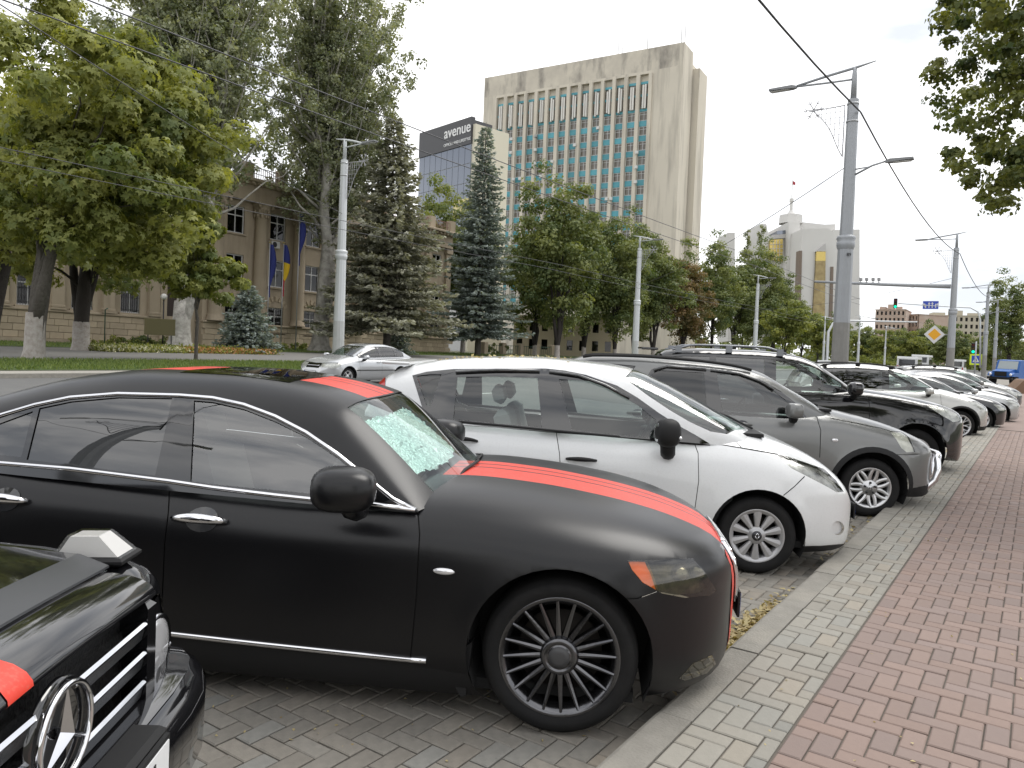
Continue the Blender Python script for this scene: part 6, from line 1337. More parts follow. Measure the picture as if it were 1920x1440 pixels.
def tower():
    M, ln = oriented(888, 198, 1247, 172); zt = H+ (690-150)*0; a = at_depth(888, 150, 198); zt = a[2]; zt2 = at_depth(1247, 88, 172)[2]; top = (zt+zt2)/2
    conc = mat('tower_concrete', (.62, .57, .48), .9, noise=(.10, .35, (.48, .44, .37)), streak=((.5, .5, .05), .75, (.27, .245, .21)), bump=(8, .2, .03)); concd = mat('tower_parapet', (.60, .55, .46), .9, noise=(.2, .6, (.38, .345, .30)), streak=((.35, .35, .12), .95, (.17, .155, .14)))
    teal = mat('teal_panel', (.085, .33, .40), .5, vary=.2, noise=(.4, .4, (.16, .42, .48))); fin = mat('fin_white', (.68, .66, .62), .7, vary=.1); frw = mat('window_white'); pane = glass('tower_pane', (.55, .54, .53), 1., .03, 1.6)
    t = bpy.data.objects.new('office_tower', None); COL.objects.link(t); t.matrix_world = M; setp(t, 'tall concrete office tower with turquoise panels under its windows', 'building')
    fl = 3.32; nb = 14; y0, y1 = 3.6, ln-6.4; bw = (y1-y0)/nb; z0 = top-5.6; holes = []; I = Matrix.Identity(4)
    finz = z0-8.2; rows = [finz-fl*(k+1) for k in range(13)]; zb = rows[-1]
    b = MB(); facade(b, I, [0, ln], [-4, top-5.0], [(y0, y1, zb, z0)], .8); b.build('wall', conc, t)
    MB().box(-.8, .0, 0, ln, top-5.0, top).build('parapet', concd, t)
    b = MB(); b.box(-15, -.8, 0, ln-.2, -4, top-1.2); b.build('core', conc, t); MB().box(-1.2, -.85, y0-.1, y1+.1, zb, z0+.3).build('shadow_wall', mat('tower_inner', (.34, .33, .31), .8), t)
    for k in range(nb+1):
        y = y0+bw*k; MB().box(-.8, .35, y-.42, y+.42, zb-.5, z0-.02).build('pilaster', conc, t)
    wme = window_mesh(bw-.84, fl*.60, (1, 0), .12, (fl*.42,)).mesh('window'); wme.materials.append(frw); pme = pane_mesh(bw-.84, fl*.6).mesh('pane'); pme.materials.append(pane); sme = MB().box(-.06, .06, -(bw-.84)/2, (bw-.84)/2, 0, fl*.38, bev=.03).mesh('panel'); sme.materials.append(teal)
    for k in range(nb):
        yc = y0+bw*(k+.5)
        for z in rows:
            o = bpy.data.objects.new('panel', sme); COL.objects.link(o); o.parent = t; o.location = (-.55, yc, z)
            o = bpy.data.objects.new('window', wme); COL.objects.link(o); o.parent = t; o.location = (-.6, yc, z+fl*.39); q = bpy.data.objects.new('pane', pme); COL.objects.link(q); q.parent = o
        # upper storeys: glazing behind upright white fins
        o = MB().add([(-.70, yc-bw/2+.42, finz), (-.70, yc+bw/2-.42, finz), (-.70, yc+bw/2-.42, z0-1.6), (-.70, yc-bw/2+.42, z0-1.6)], [(0, 1, 2, 3)]).build('upper_glazing', pane, t)
        for zz in (finz+.1, finz+3.4, finz+6.2): MB().box(-.68, -.56, yc-bw/2+.42, yc+bw/2-.42, zz, zz+.55).build('panel', teal, t)
        for dy in (-.42, .12): MB().box(-.5, .05, yc+dy, yc+dy+.36, finz+.2+.5*random.random(), z0-2.1-.5*random.random(), Matrix.Translation((0, yc+dy, 0)) @ Matrix.Rotation(R(random.uniform(-18, 18)), 4, 'Z') @ Matrix.Translation((0, -yc-dy, 0))).build('fin', fin, t)
    rr = random.Random(5)
    for _ in range(26):
        k, z = rr.randrange(nb), rr.choice(rows[:9]); y = y0+bw*k+.55*rr.choice((-1, 1)); MB().box(.30, .75, y-.35, y+.35, z+.3, z+.95).build('air_conditioner', mat('ac_white', (.6, .6, .58), .5), t)
    # stepped flank and roof masts
    MB().box(-6.5, .02, ln, ln+1.0, -4, top-.02).build('flank_slab', conc, t); MB().box(-13, -7.2, ln, ln+2.4, -4, top-3.4).build('flank_slab', conc, t); MB().box(-7.2, -6.5, ln-.1, ln+.2, -4, top-3).build('flank_recess', mat('tower_inner'), t)
    for y, h_ in ((ln*.70, 3.6), (ln*.72, 2.4), (ln*.84, 5.2), (ln*.995, 5.0), (ln+.6, 4.6)): MB().tube([(-1.5, y, top-.5), (-1.5, y, top+h_)], .09, 6).build('roof_mast', mat('mast_grey', (.3, .3, .3), .5, .5), t)
tower()
def avenue():
    M, ln = oriented(772, 128, 868, 118); t = bpy.data.objects.new('office_building', None); COL.objects.link(t); t.matrix_world = M; setp(t, 'office building with dark sign band reading avenue above glass front', 'building')
    z = lambda py, px=868, Z=118: at_depth(px, py, Z)[2]
    dark = mat('sign_dark', (.05, .05, .055), .45); zt, zs, z0 = z(222), z(272), -2.; MB().box(-.6, .15, 0, ln, zs, zt).build('sign_band', dark, t)
    MB().box(-4, -.6, 0, ln, z0, zt-.4).build('core', dark, t)
    gl = mat('curtain_glass', (.20, .22, .26), .08, .6); nb = int(ln/1.4)
    for k in range(nb):
        for j in range(6): MB().box(-.1, .0, ln*k/nb+.04, ln*(k+1)/nb-.04, zs-2.9*(j+1)+.05, zs-2.9*j-.05).build('glass_panel', gl, t)
    MB().box(-.55, -.1, 0, ln, z0, zs).build('mullion_frame', mat('window_white'), t)
    Mt = Matrix(((0, 0, 1, .16), (1, 0, 0, ln-3.4), (0, 1, 0, (zt+zs)/2+.55), (0, 0, 0, 1)))
    text_obj('sign_lettering', 'avenue', 2.35, mat('letter_white', (.75, .75, .75), .5), Mt, t, .05, True)
    Mt2 = Matrix(((0, 0, 1, .16), (1, 0, 0, ln-3.4), (0, 1, 0, (zt+zs)/2-1.25), (0, 0, 0, 1))); text_obj('sign_lettering', 'OFFICES AND LIFESTYLE', .62, mat('letter_white'), Mt2, t, .03, True)
    cream = mat('cream_wall', (.66, .62, .50), .85, noise=(.3, .2, (.55, .52, .42)))
    MB().box(-7, -.2, ln, ln+.6, z0, z(236)).build('cream_wall', cream, t)
    MB().box(.02, .12, ln*.72, ln-.1, zs-11, zs-8.2).build('gold_glazing', mat('pale_gold', (.58, .50, .25), .3, .3), t)
avenue()
def white_palace():
    Z0 = 262; c = at_depth(1500, 600, Z0); t = empty('presidential_building', (c[0], c[1], gz(c[0], c[1]))); setp(t, 'white modernist palace with golden glass bays, dome and flag spire', 'building'); Mi = t.matrix_world.inverted()
    wh = mat('palace_white', (.60, .59, .57), .8, noise=(.08, .35, (.50, .49, .47))); gold = mat('gold_glass', (.55, .42, .13), .2, .5); bronze = mat('bronze_glass', (.20, .15, .07), .15, .6, noise=(.6, .8, (.36, .29, .14))); brown = mat('palace_recess', (.17, .13, .10), .6); grey = mat('palace_shade', (.45, .44, .43), .8)
    fw = Vector((CM[0, 2], CM[1, 2], 0)).normalized()
    def block(name, px, Z, th, m, par=None):
        V = [Vector(at_depth(x, y, Z)) for x, y in px]; k = len(V); W = [v+fw*th for v in V]; Q = [Mi @ v for v in V+W]; o = MB().add(Q, [tuple(range(k)), tuple(range(2*k-1, k-1, -1))]+[(i, k+i, k+(i+1) % k, (i+1) % k) for i in range(k)]).build(name, m, par or t); bm = bmesh.new(); bm.from_mesh(o.data); bmesh.ops.recalc_face_normals(bm, faces=bm.faces); bm.to_mesh(o.data); bm.free(); return o
    W1 = block('main_slab', [(1479, 416), (1500, 415), (1502, 640), (1470, 640), (1474, 484), (1478, 484)], 266, 22, wh)
    block('front_slab', [(1505, 429), (1552, 428), (1562, 434), (1562, 640), (1492, 640)], 256, 20, wh)
    block('rear_slab', [(1500, 416), (1546, 421), (1566, 420), (1567, 640), (1500, 640)], 276, 18, wh)
    block('far_slab', [(1562, 431), (1612, 430), (1612, 640), (1562, 640)], 272, 18, wh)
    block('left_slab', [(1425, 420), (1437, 420), (1440, 436), (1440, 640), (1422, 640)], 275, 15, wh)
    block('far_left_slab', [(1365, 436), (1378, 436), (1378, 640), (1365, 640)], 285, 15, wh)
    block('left_wing', [(1432, 448), (1480, 446), (1480, 488), (1470, 488), (1470, 640), (1430, 640)], 270, 18, wh)
    block('slot', [(1499, 470), (1504, 470), (1500, 640), (1493, 640)], 255.6, 3, brown); block('slot', [(1558, 500), (1563, 500), (1560, 640), (1553, 640)], 255.6, 3, brown)
    g = block('bay_window', [(1530, 489), (1548, 489), (1546, 640), (1521, 640)], 255.2, 3, bronze); block('bay_head', [(1531, 471), (1548, 471), (1548, 489), (1530, 489)], 255.1, 3, gold, g); block('bay_gable', [(1529, 472), (1548, 456), (1549, 472)], 255.1, 3, grey, g)
    g = block('gold_window', [(1444, 450), (1468, 448), (1467, 490), (1443, 486)], 268.6, 3, gold)
    for x in (1450, 1456, 1462): block('glazing_bar', [(x-.35, 450), (x+.35, 450), (x+.35, 488), (x-.35, 488)], 268.4, .4, mat('window_white'), g)
    for y in (458, 466, 474, 482): block('glazing_bar', [(1444, y-.3), (1468, y-.3), (1468, y+.3), (1444, y+.3)], 268.35, .4, mat('window_white'), g)
    block('terrace', [(1450, 440), (1479, 438), (1479, 446), (1450, 448)], 269, 10, grey); block('terrace_glass', [(1457, 433), (1479, 431), (1479, 438), (1457, 440)], 269, 8, mat('curtain_glass'))
    # dome, spire and flag
    cb = Mi @ Vector(at_depth(1482, 420, 277)); cm = Mi @ Vector(at_depth(1482, 401, 277)); s_ = 277/F; b = MB(); b.lathe([(22*s_, cb.z), (21*s_, cb.z+3.0), (13*s_, cm.z-1.3), (5*s_, cm.z+.6), (3*s_, cm.z+1.2), (2.6*s_, cm.z+4.2), (4*s_, cm.z+4.4), (4*s_, cm.z+5.4), (.8*s_, cm.z+5.6), (.5*s_, cm.z+12)], 8, Matrix.Translation((cb.x, cb.y, 0)), False); b.build('dome', wh, t)
    b = MB(); b.add([(cb.x, cb.y, cm.z+11.8), (cb.x+.9, cb.y+.5, cm.z+11.2), (cb.x+.9, cb.y+.5, cm.z+10.2), (cb.x, cb.y, cm.z+10.4)], [(0, 1, 2, 3)]); b.build('flag', mat('flag_red', (.35, .03, .04), .7), t)
white_palace()
def far_block(name, px0, px1, ytop, Z, m, label, nw, nf, floor_px, winm, y0=640, crest=0):
    M, ln = oriented(px0, Z, px1, Z*.98); t = bpy.data.objects.new(name, None); COL.objects.link(t); t.matrix_world = M; setp(t, label, 'building'); zt = at_depth(px0, ytop, Z)[2]; zb = at_depth(px0, y0+40, Z)[2]; fh = floor_px*Z/F; bw = ln/nw; holes = []
    for j in range(nf):
        for k in range(nw): holes.append((bw*(k+.26), bw*(k+.74), zt-fh*(j+.85), zt-fh*(j+.30)))
    b = MB(); facade(b, Matrix.Identity(4), [0, ln], [zb, zt], holes, .6); b.box(-16, -.7, 0, ln, zb, zt-.3); b.build('wall', m, t)
    for h in holes: MB().add([(-.4, h[0], h[2]), (-.4, h[1], h[2]), (-.4, h[1], h[3]), (-.4, h[0], h[3])], [(0, 1, 2, 3)]).build('window', winm, t)
    if crest:
        for k in range(3): MB().box(-9+3*k, -2, ln*(.1+.28*k), ln*(.3+.28*k), zt-.3, zt+1.2+k % 2).build('roof_hut', m, t)
    MB().box(-16.2, .2, -.2, ln+.2, zt-.25, zt).build('roof_edge', m, t); return t
hole = mat('empty_window', (.02, .018, .016), .9)
far_block('unfinished_building', 1636, 1692, 580, 330, mat('raw_brick', (.42, .31, .25), .9, noise=(.3, .5, (.50, .44, .38))), 'unfinished brick and concrete block of flats with empty windows', 7, 6, 12.5, hole, crest=1)
far_block('unfinished_building', 1692, 1716, 590, 335, mat('raw_brick'), 'lower wing of the unfinished brick block', 4, 5, 12.5, hole)
far_block('classical_building', 1734, 1852, 590, 340, mat('pale_stucco', (.46, .42, .33), .9, noise=(.2, .4, (.36, .33, .27))), 'pale stucco building with two rows of dark windows far down the street', 12, 3, 13, hole, crest=1)
far_block('garden_house', 960, 1150, 590, 112, mat('house_stucco', (.48, .41, .29), .9, noise=(.4, .3, (.38, .33, .24))), 'ochre two storey house behind the trunks of the park trees', 8, 2, 34, dkgl)
# ------------------------------------------------------------------ street furniture
steel = mat('pole_grey', (.34, .355, .375), .45, .25, noise=(3, .25, (.26, .27, .28))); steel_d = mat('pole_base', (.25, .245, .23), .7, noise=(4, .5, (.17, .165, .155)), streak=((4, 4, .5), .5, (.15, .14, .13))); lampg = mat('lamp_head', (.22, .225, .23), .5, .3); lens = mat('lamp_lens', (.55, .55, .52), .3)
white_p = mat('pole_pale', (.55, .57, .58), .45, .2); zinc = mat('zinc', (.45, .46, .47), .4, .6); net = mat('net_wire', (.40, .40, .42), .6)
def luminaire(parent, x, z, side, ln=.75):
    t = empty('lamp_head'); t.parent = parent; t.location = (x, 0, z); s = side
    MB().add([(0, -.05, .02), (s*.15, -.13, .05), (s*ln, -.14, .03), (s*ln, .14, .03), (s*.15, .13, .05), (0, .05, .02), (0, -.05, -.05), (s*.15, -.13, -.06), (s*ln, -.14, -.03), (s*ln, .14, -.03), (s*.15, .13, -.06), (0, .05, -.05)], [(0, 1, 2, 3, 4, 5), (11, 10, 9, 8, 7, 6), (0, 6, 7, 1), (1, 7, 8, 2), (2, 8, 9, 3), (3, 9, 10, 4), (4, 10, 11, 5), (5, 11, 6, 0)]).build('housing', lampg, t)
    MB().box(min(s*.25, s*(ln-.06)), max(s*.25, s*(ln-.06)), -.10, .10, -.072, -.055).build('lens', lens, t)
def street_pole(loc, hs, rb, rt, label, side=-1, mats=None, arm=1.9, net_=True, second=True, group=None, rz=0., low=True):
    """hs: heights of base joint, collar, main top, mast top, second lamp arm; side -1 puts the main lamp over the road"""
    body, basem = mats or (steel, steel_d); hb, hc, hm, ht, h2 = hs; t = empty('street_lamp', loc, rz); setp(t, label, 'lamp post', group)
    rr = lambda z: rb+(rt-rb)*z/hm
    n = 12; MB().tube([(0, 0, -.2), (0, 0, hb)], [rr(0), rr(hb)], n, False, False).build('base_section', basem, t); MB().tube([(0, 0, hb), (0, 0, hc)], [rr(hb)*.995, rr(hc)], n, False, False).build('lower_shaft', body, t)
    MB().lathe([(rr(hc), hc-.25), (rr(hc)+.05, hc-.12), (rr(hc)+.05, hc), (rr(hc)+.02, hc+.04), (rr(hc)+.06, hc+.12), (rr(hc)+.05, hc+.2), (rr(hc)*.9, hc+.24)], 16).build('collar', body, t)
    MB().tube([(0, 0, hc+.2), (0, 0, hm)], [rr(hc)*.88, rr(hm)*.86], n, True, False).build('upper_shaft', body, t); MB().tube([(0, 0, hm), (0, 0, hm+.8), (0, 0, ht)], [.10, .085, .06], 8).build('mast', body, t)
    s = side; b = MB(); b.tube([(-s*.65, 0, ht+.12), (0, 0, ht), (s*arm*.45, 0, ht-.12), (s*arm, 0, ht-.30)], [.02, .05, .05, .045], 8); b.tube([(0, 0, ht-.38), (s*arm*.5, 0, ht-.36), (s*arm, 0, ht-.32)], .035, 6); b.build('lamp_arm', body, t)
    luminaire(t, s*arm, ht-.32, s, .95)
    for z in (hm-.15, hm-.75): MB().lathe([(rr(z)*.9, z-.03), (rr(z)*.93, z-.03), (rr(z)*.93, z+.03), (rr(z)*.9, z+.03)], 16).build('clamp_band', zinc, t)
    if second:
        o = -s; b = MB(); b.tube([(o*rr(h2)*.8, 0, h2-.30), (o*.7, 0, h2-.05), (o*1.1, 0, h2+.05)], .035, 6); b.tube([(o*rr(h2)*.8, 0, h2-.12), (o*.6, 0, h2-.08)], .025, 6); b.build('low_lamp_arm', body, t); luminaire(t, o*1.1, h2+.05, o, .85)
    if net_:                                            # holiday light frame: snowflake and hanging net
        d = empty('light_decoration'); d.parent = t; d.location = (s*(rr(hm)+.05), 0, hm-.15); W, Hh = s*1.05, 1.75
        b = MB(); b.tube([(0, 0, 0), (W*1.12, 0, -.05)], .018, 5); b.tube([(0, 0, 0), (0, 0, -Hh)], .018, 5); cv = [(W*(1-u)**1.0*(1-.25*math.sin(math.pi*u)), 0, -.05-(Hh-.05)*u) for u in np.linspace(0, 1, 12)]; b.tube(cv, .016, 5); b.build('frame', net, d)
        b = MB()
        for k in range(1, 7):
            x = W*k/7; zl = min((p[2] for p in cv if abs(p[0]) >= abs(x)-.04), default=-.2); b.tube([(x, 0, -.02), (x, 0, zl)], .009, 4)
        for k in range(1, 9):
            z = -Hh*k/9; xl = max((abs(p[0]) for p in cv if p[2] <= z+.08), default=.1); b.tube([(0, 0, z), (math.copysign(xl, W), 0, z)], .007, 4)
        b.build('light_net', net, d); b = MB(); cx_ = W*.98
        for k in range(6):
            a = k*math.pi/3; e = (cx_+.34*math.cos(a), .02, .34*math.sin(a)); b.tube([(cx_, .02, 0), e], .016, 5)
            for q in (-.5, .5): b.tube([(cx_+.22*math.cos(a), .02, .22*math.sin(a)), (cx_+.22*math.cos(a)+.11*math.cos(a+q*1.7), .02, .22*math.sin(a)+.11*math.sin(a+q*1.7))], .013, 5)
        b.build('snowflake', net, d)
    return t
PX = -5.7; base = at_xz(1572, PX); P1 = tuple(base); hz = lambda py, px=1590: height_at(px, py, base[0], base[1])-base[2]
hs1 = (hz(605, 1566), hz(455, 1582), hz(187, 1598), hz(127, 1605), hz(312, 1592))
POLE_LABELS = ('grey lamp post with hanging snowflake light net behind the pale silver sport utility vehicle', 'grey lamp post carrying the long camera arm over the road', 'grey lamp post down the road from the boxy black off-road vehicle')
street_pole(P1, hs1, .30, .21, POLE_LABELS[0]); text_obj('pole_number', '89', .16, mat('plate_ink'), Matrix.Translation((base[0]+CM[0, 2]*-.30, base[1]-.30*CM[1, 2], base[2]+hs1[1]-.45)) @ Matrix.Rotation(math.atan2(-CM[0, 2], CM[1, 2]), 4, 'Z') @ Matrix.Rotation(R(90), 4, 'X'), bpy.data.objects['street_lamp'], .004, True)
_n = bpy.data.objects['pole_number']; _mw = _n.matrix_world.copy(); _n.matrix_parent_inverse = bpy.data.objects['street_lamp'].matrix_world.inverted()
def at_px_x(px, X): return tuple(at_xz(px, X))
P2 = at_px_x(1779, PX); street_pole(P2, hs1, .30, .21, POLE_LABELS[1], second=False)
P0 = (PX, P1[1]-(P2[1]-P1[1])*.98, gz(PX, P1[1]-(P2[1]-P1[1])*.98)); street_pole(P0, hs1, .30, .21, POLE_LABELS[2])
for k, (px, lb) in enumerate(((1843, 'grey lamp post holding the arched traffic light arm'), (1862, 'grey lamp post past the arched traffic light arm'), (1871, 'grey lamp post next to the blue lorry'))): street_pole(at_px_x(px, PX), hs1, .28, .20, lb, second=k == 0, net_=False)
# pale poles on the far side of the road
FX = -28.5; fl_lab = ('pale lamp post standing behind the silver saloon', 'pale lamp post in front of the row of park trees', 'pale lamp post before the yellow-green street trees'); L0 = at_xz(632, FX); hz = lambda py, px=640: height_at(px, py, L0[0], L0[1])-L0[2]
hsL = (hz(602, 633), hz(478, 637), hz(300, 641), hz(262, 645), hz(310, 641))
for px, lb in zip((632, 1188, 1412), fl_lab): street_pole(at_px_x(px, FX), hsL, .30, .20, lb, 1, (white_p, mat('pole_pale_base', (.45, .46, .46), .6, noise=(4, .4, (.33, .33, .32)))), 1.15, True, False)
for (px, X), lb in zip(((1541, -28), (1606, -22), (1656, -24)), ('slim pale lamp post by the crossing', 'thin lamp post in the middle distance of the crossing', 'far thin lamp post in front of the unfinished flats')): street_pole(at_px_x(px, X), tuple(h*.72 for h in hsL), .20, .12, lb, 1, (white_p, white_p), 1.5, False, False)
# camera arm on the second pole, traffic lights and signs
def px_at(px, py, ref):                                   # point seen at (px, py) at the same distance from the viewer as ref
    d = CM @ np.array([px-CX, py-CY, F]); t = math.hypot(ref[0], ref[1])/math.hypot(d[0], d[1]); return Vector(CAM+t*d)
arm = empty('camera_gantry', P2); setp(arm, 'long horizontal grey arm with traffic cameras fixed to a lamp post', 'gantry'); Lc = lambda px, py: px_at(px, py, P2)-Vector(P2)
MB().tube([Lc(1783, 537), Lc(1650, 533), Lc(1527, 528)], [.17, .13, .09], 8).build('arm', steel, arm)
for px in (1614, 1625, 1637, 1648):
    c = Lc(px, 526); b = MB(); b.box(c.x-.10, c.x+.10, c.y-.22, c.y+.22, c.z-.02, c.z+.20); b.tube([c-Vector((0, 0, .05)), c-Vector((0, 0, .25))], .04, 6); o = b.build('camera', mat('cam_grey', (.30, .30, .31), .5), arm)
P3 = at_px_x(1843, PX); ref3 = P3; L3 = lambda px, py: px_at(px, py, P3)-Vector(P3)
ga = empty('traffic_gantry', P3); setp(ga, 'thin arched pole arm carrying a green traffic light and a lane sign', 'gantry'); MB().tube([L3(1838, 690), L3(1838, 600), L3(1834, 585), L3(1820, 577), L3(1760, 574), L3(1684, 569)], [.12, .10, .09, .08, .06, .05], 8).build('arm', white_p, ga)
def traffic_light(name, p, s, label):
    t = empty(name, tuple(p)); setp(t, label, 'traffic light', 'traffic lights'); yaw = math.atan2(-p[0], p[1]); t.rotation_euler = (0, 0, yaw)
    MB().box(-.19*s, .19*s, -.12, .12, -.55*s, .55*s, bev=.03).build('housing', mat('signal_black', (.012, .012, .012), .5), t)
    for k, (c, e) in enumerate((((.12, .01, .01), None), ((.12, .08, .01), None), ((.0, .55, .28), ((.0, .9, .45), 1.2)))):
        z = .36*s-.36*s*k; MB().lathe([(0, .135), (.13*s, .13), (.14*s, .12)], 16, Matrix.Translation((0, 0, z)) @ Matrix.Rotation(R(90), 4, 'X')).build('lamp', mat('signal_lamp_%d' % k, c, .3, emit=e), t)
        b = MB(); V = []
        for i in range(9): a = R(-10+200*i/8); V += [(.155*s*math.cos(a), -.12, z+.155*s*math.sin(a)), (.15*s*math.cos(a), -.34, z+.15*s*math.sin(a)-.02)]
        b.add(V, [(2*i, 2*i+1, 2*i+3, 2*i+2) for i in range(8)]); b.build('visor', mat('signal_black'), t)
    return t
traffic_light('traffic_light', px_at(1679, 569, P3), 1.15, 'green traffic light hung from the arched arm above the road')
traffic_light('traffic_light', px_at(1825, 653, P3), 1.2, 'green traffic light above the pedestrian crossing sign')
def sign(name, p, label, parts):
    t = empty(name, tuple(p), math.atan2(-p[0], p[1])); setp(t, label, 'sign')
    for nm, poly, y0, y1, m in parts: b = MB(); b.prism(poly, y0, y1, Matrix(((1,0,0,0),(0,0,-1,0),(0,1,0,0),(0,0,0,1)))); b.build(nm, m, t)
    return t
wsg = mat('sign_white', (.62, .62, .62), .4); blue = mat('sign_blue', (.02, .06, .42), .4); yel = mat('sign_yellow', (.75, .36, .01), .4); lim = mat('sign_lime', (.62, .75, .02), .4)
def rect(w_, h_): return [(-w_/2, -h_/2), (w_/2, -h_/2), (w_/2, h_/2), (-w_/2, h_/2)]
def arrow(x, s, bend=0): return [(x-.06*s, -.40*s), (x+.06*s, -.40*s), (x+.06*s, .15*s), (x+.16*s, .15*s), (x, .42*s), (x-.16*s, .15*s), (x-.06*s, .15*s)]
def turn(x, s, d): return [(x-.06*s, -.40*s), (x+.06*s, -.40*s), (x+.06*s, .05*s), (x+d*.22*s, .05*s), (x+d*.22*s, -.06*s), (x+d*.42*s, .12*s), (x+d*.22*s, .30*s), (x+d*.22*s, .18*s), (x-.06*s, .18*s)]
sign('lane_sign', px_at(1745, 572, P3), 'blue lane arrow sign hanging beside the traffic light arm', [('panel', rect(1.75, 1.0), 0, .03, blue), ('arrow', turn(-.55, .9, -1), .032, .04, wsg), ('arrow', arrow(-.18, .9), .032, .04, wsg), ('arrow', arrow(.18, .9), .032, .04, wsg), ('arrow', turn(.55, .9, 1), .032, .04, wsg)])
pd = px_at(1752, 627, P2); q = .72; sg = sign('priority_sign', pd, 'white-edged orange diamond priority road sign on the lamp post', [('panel', [(0, -q), (q, 0), (0, q), (-q, 0)], 0, .03, wsg), ('centre', [(0, -q*.62), (q*.62, 0), (0, q*.62), (-q*.62, 0)], .032, .04, yel)])
MB().tube([(.0, .06, 0), (.95, .10, 0)], .03, 6).build('bracket', zinc, sg)
sign('crossing_sign', px_at(1830, 674, P3), 'lime framed blue pedestrian crossing sign under the traffic light', [('frame', rect(1.35, 1.35), 0, .03, lim), ('panel', rect(.95, .95), .032, .04, blue), ('triangle', [(-.36, -.32), (.36, -.32), (0, .36)], .042, .046, wsg), ('walker', [(-.08, -.26), (-.02, -.26), (.02, -.1), (.08, -.26), (.14, -.26), (.06, .02), (.03, .14), (-.04, .14), (-.05, .0)], .048, .052, mat('plate_ink'))])
for (px, y0, y1, X), lb in zip(((1548, 700, 600, -12), (1826, 760, 640, -5.7)), ('curved white signal pole by the crossing', 'slim signal pole by the pedestrian crossing sign')):
    g = at_px_x(px, X); t = empty('signal_post', g); setp(t, lb, 'post'); zt = height_at(px, y1, g[0], g[1])-g[2]
    if X == -12: r_ = Vector((CM[0, 0], CM[1, 0], 0)); MB().tube([(0, 0, 0), (0, 0, zt-.8), tuple(r_*.3+Vector((0, 0, zt-.2))), tuple(r_*1.0+Vector((0, 0, zt))), tuple(r_*6+Vector((0, 0, zt+.1)))], [.10, .09, .08, .07, .05], 8).build('post', white_p, t)
    else: MB().tube([(0, 0, 0), (0, 0, zt)], [.08, .07], 8).build('post', steel, t)
# overhead cables
cable = mat('cable_black', (.02, .02, .022), .6); wire = mat('wire_dark', (.05, .05, .055), .5)
def span(name, pts, rad, m, label, sag=.4, cat='cable', group=None):
    b = MB(); P = []
    for i in range(len(pts)-1):
        a, c = Vector(pts[i]), Vector(pts[i+1])
        for k in range(12):
            u = k/12; q = a.lerp(c, u); q.z -= 4*sag*u*(1-u); P.append(q)
    P.append(Vector(pts[-1])); b.tube(P, rad, 5); o = b.build(name, m); return setp(o, label, cat, group)
hk = hs1[2]-.45; span('power_cable', [(p[0]+.25, p[1], p[2]+hk) for p in (P0, P1, P2)]+[(at_px_x(1843, PX)[0]+.2, at_px_x(1843, PX)[1], at_px_x(1843, PX)[2]+hk)], .028, cable, 'thick black cable strung between the grey lamp posts', .8)
for k, (px, py, zz, lb) in enumerate(((865, 266, 6.6, 'upper trolley wire running along the road'), (862, 300, 6.3, 'second trolley wire just under the upper one'), (640, 408, 6.6, 'trolley wire running along the far lane'), (640, 425, 6.4, 'second trolley wire over the far lane'))):
    d = CM @ np.array([px-CX, py-CY, F]); u = (zz-H)/(d[2]-GX*d[0]-GY*d[1]); X = d[0]*u; pts = [(X, y, gz(X, y)+zz) for y in range(-40, 241, 40)]; span('trolley_wire', pts, .012, wire, lb, .12)
h5 = hs1[4]-.05; LP2 = at_px_x(1188, FX); span('cross_wire', [(P1[0]-.2, P1[1], P1[2]+h5), (LP2[0], LP2[1], LP2[2]+hsL[1]+1.5)], .014, wire, 'thin wire crossing the road between two lamp posts', .5)
LP1 = at_px_x(632, FX); span('cross_wire', [(P0[0], P0[1], P0[2]+h5), (LP1[0], LP1[1], LP1[2]+hsL[1]+2.0)], .012, wire, 'thin wire crossing the road to the pale lamp post behind the silver saloon', .5)
LP3 = at_px_x(1412, FX); span('cross_wire', [(P2[0]-.2, P2[1], P2[2]+h5), (LP3[0], LP3[1], LP3[2]+hsL[1]+1.5)], .014, wire, 'thin wire crossing the road from the lamp post with the camera arm', .5)
# flags in front of the columns
def flag(px, X, py_top, cols, label, w_=1.5, tilt_=.05):
    g = at_px_x(px, X); h = height_at(px+10, py_top, g[0], g[1])-g[2]; t = empty('flagpole', g, math.atan2(-g[0], g[1])); setp(t, label, 'flagpole'); MB().tube([(0, 0, 0), (tilt_*h*.0, 0, h)], [.05, .035], 8).build('pole', zinc, t); MB().ellip((0, 0, h+.06), (.07, .07, .07), 8, 6).build('finial', mat('gold_ball', (.5, .38, .1), .3, .8), t)
    n = len(cols); ln = 4.6/n*1.0
    for k, c in enumerate(cols):
        V = []; nz = 8
        for i in range(nz+1):
            u = (k+i/nz)/n; z = h-.1-4.4*u; wv = .50*math.sin(min(1, u*1.35+.08)*math.pi)**.8+.10
            for j in range(7): s_ = j/6; V.append((s_*wv*.9+.04, .16*math.sin(s_*9+u*4)*wv, z-.18*s_*math.sin(u*3)))
        MB().add(V, [(i*7+j, i*7+j+1, (i+1)*7+j+1, (i+1)*7+j) for i in range(nz) for j in range(6)], True).build('flag_cloth', mat('flag_'+c[0], c[1], .8), t)
    return t
fb = ('navy', (.02, .03, .16)); fy = ('yellow', (.62, .42, .02)); fr = ('crimson', (.42, .015, .03))
flag(498, -53.5, 456, (fb,), 'flagpole with a hanging dark blue flag beside the blue spruce'); flag(524, -54, 457, (fb, fy, fr), 'flagpole with a hanging blue, yellow and red flag'); flag(552, -53, 399, (fb,), 'tallest flagpole with a dark blue flag next to the forked poplar')
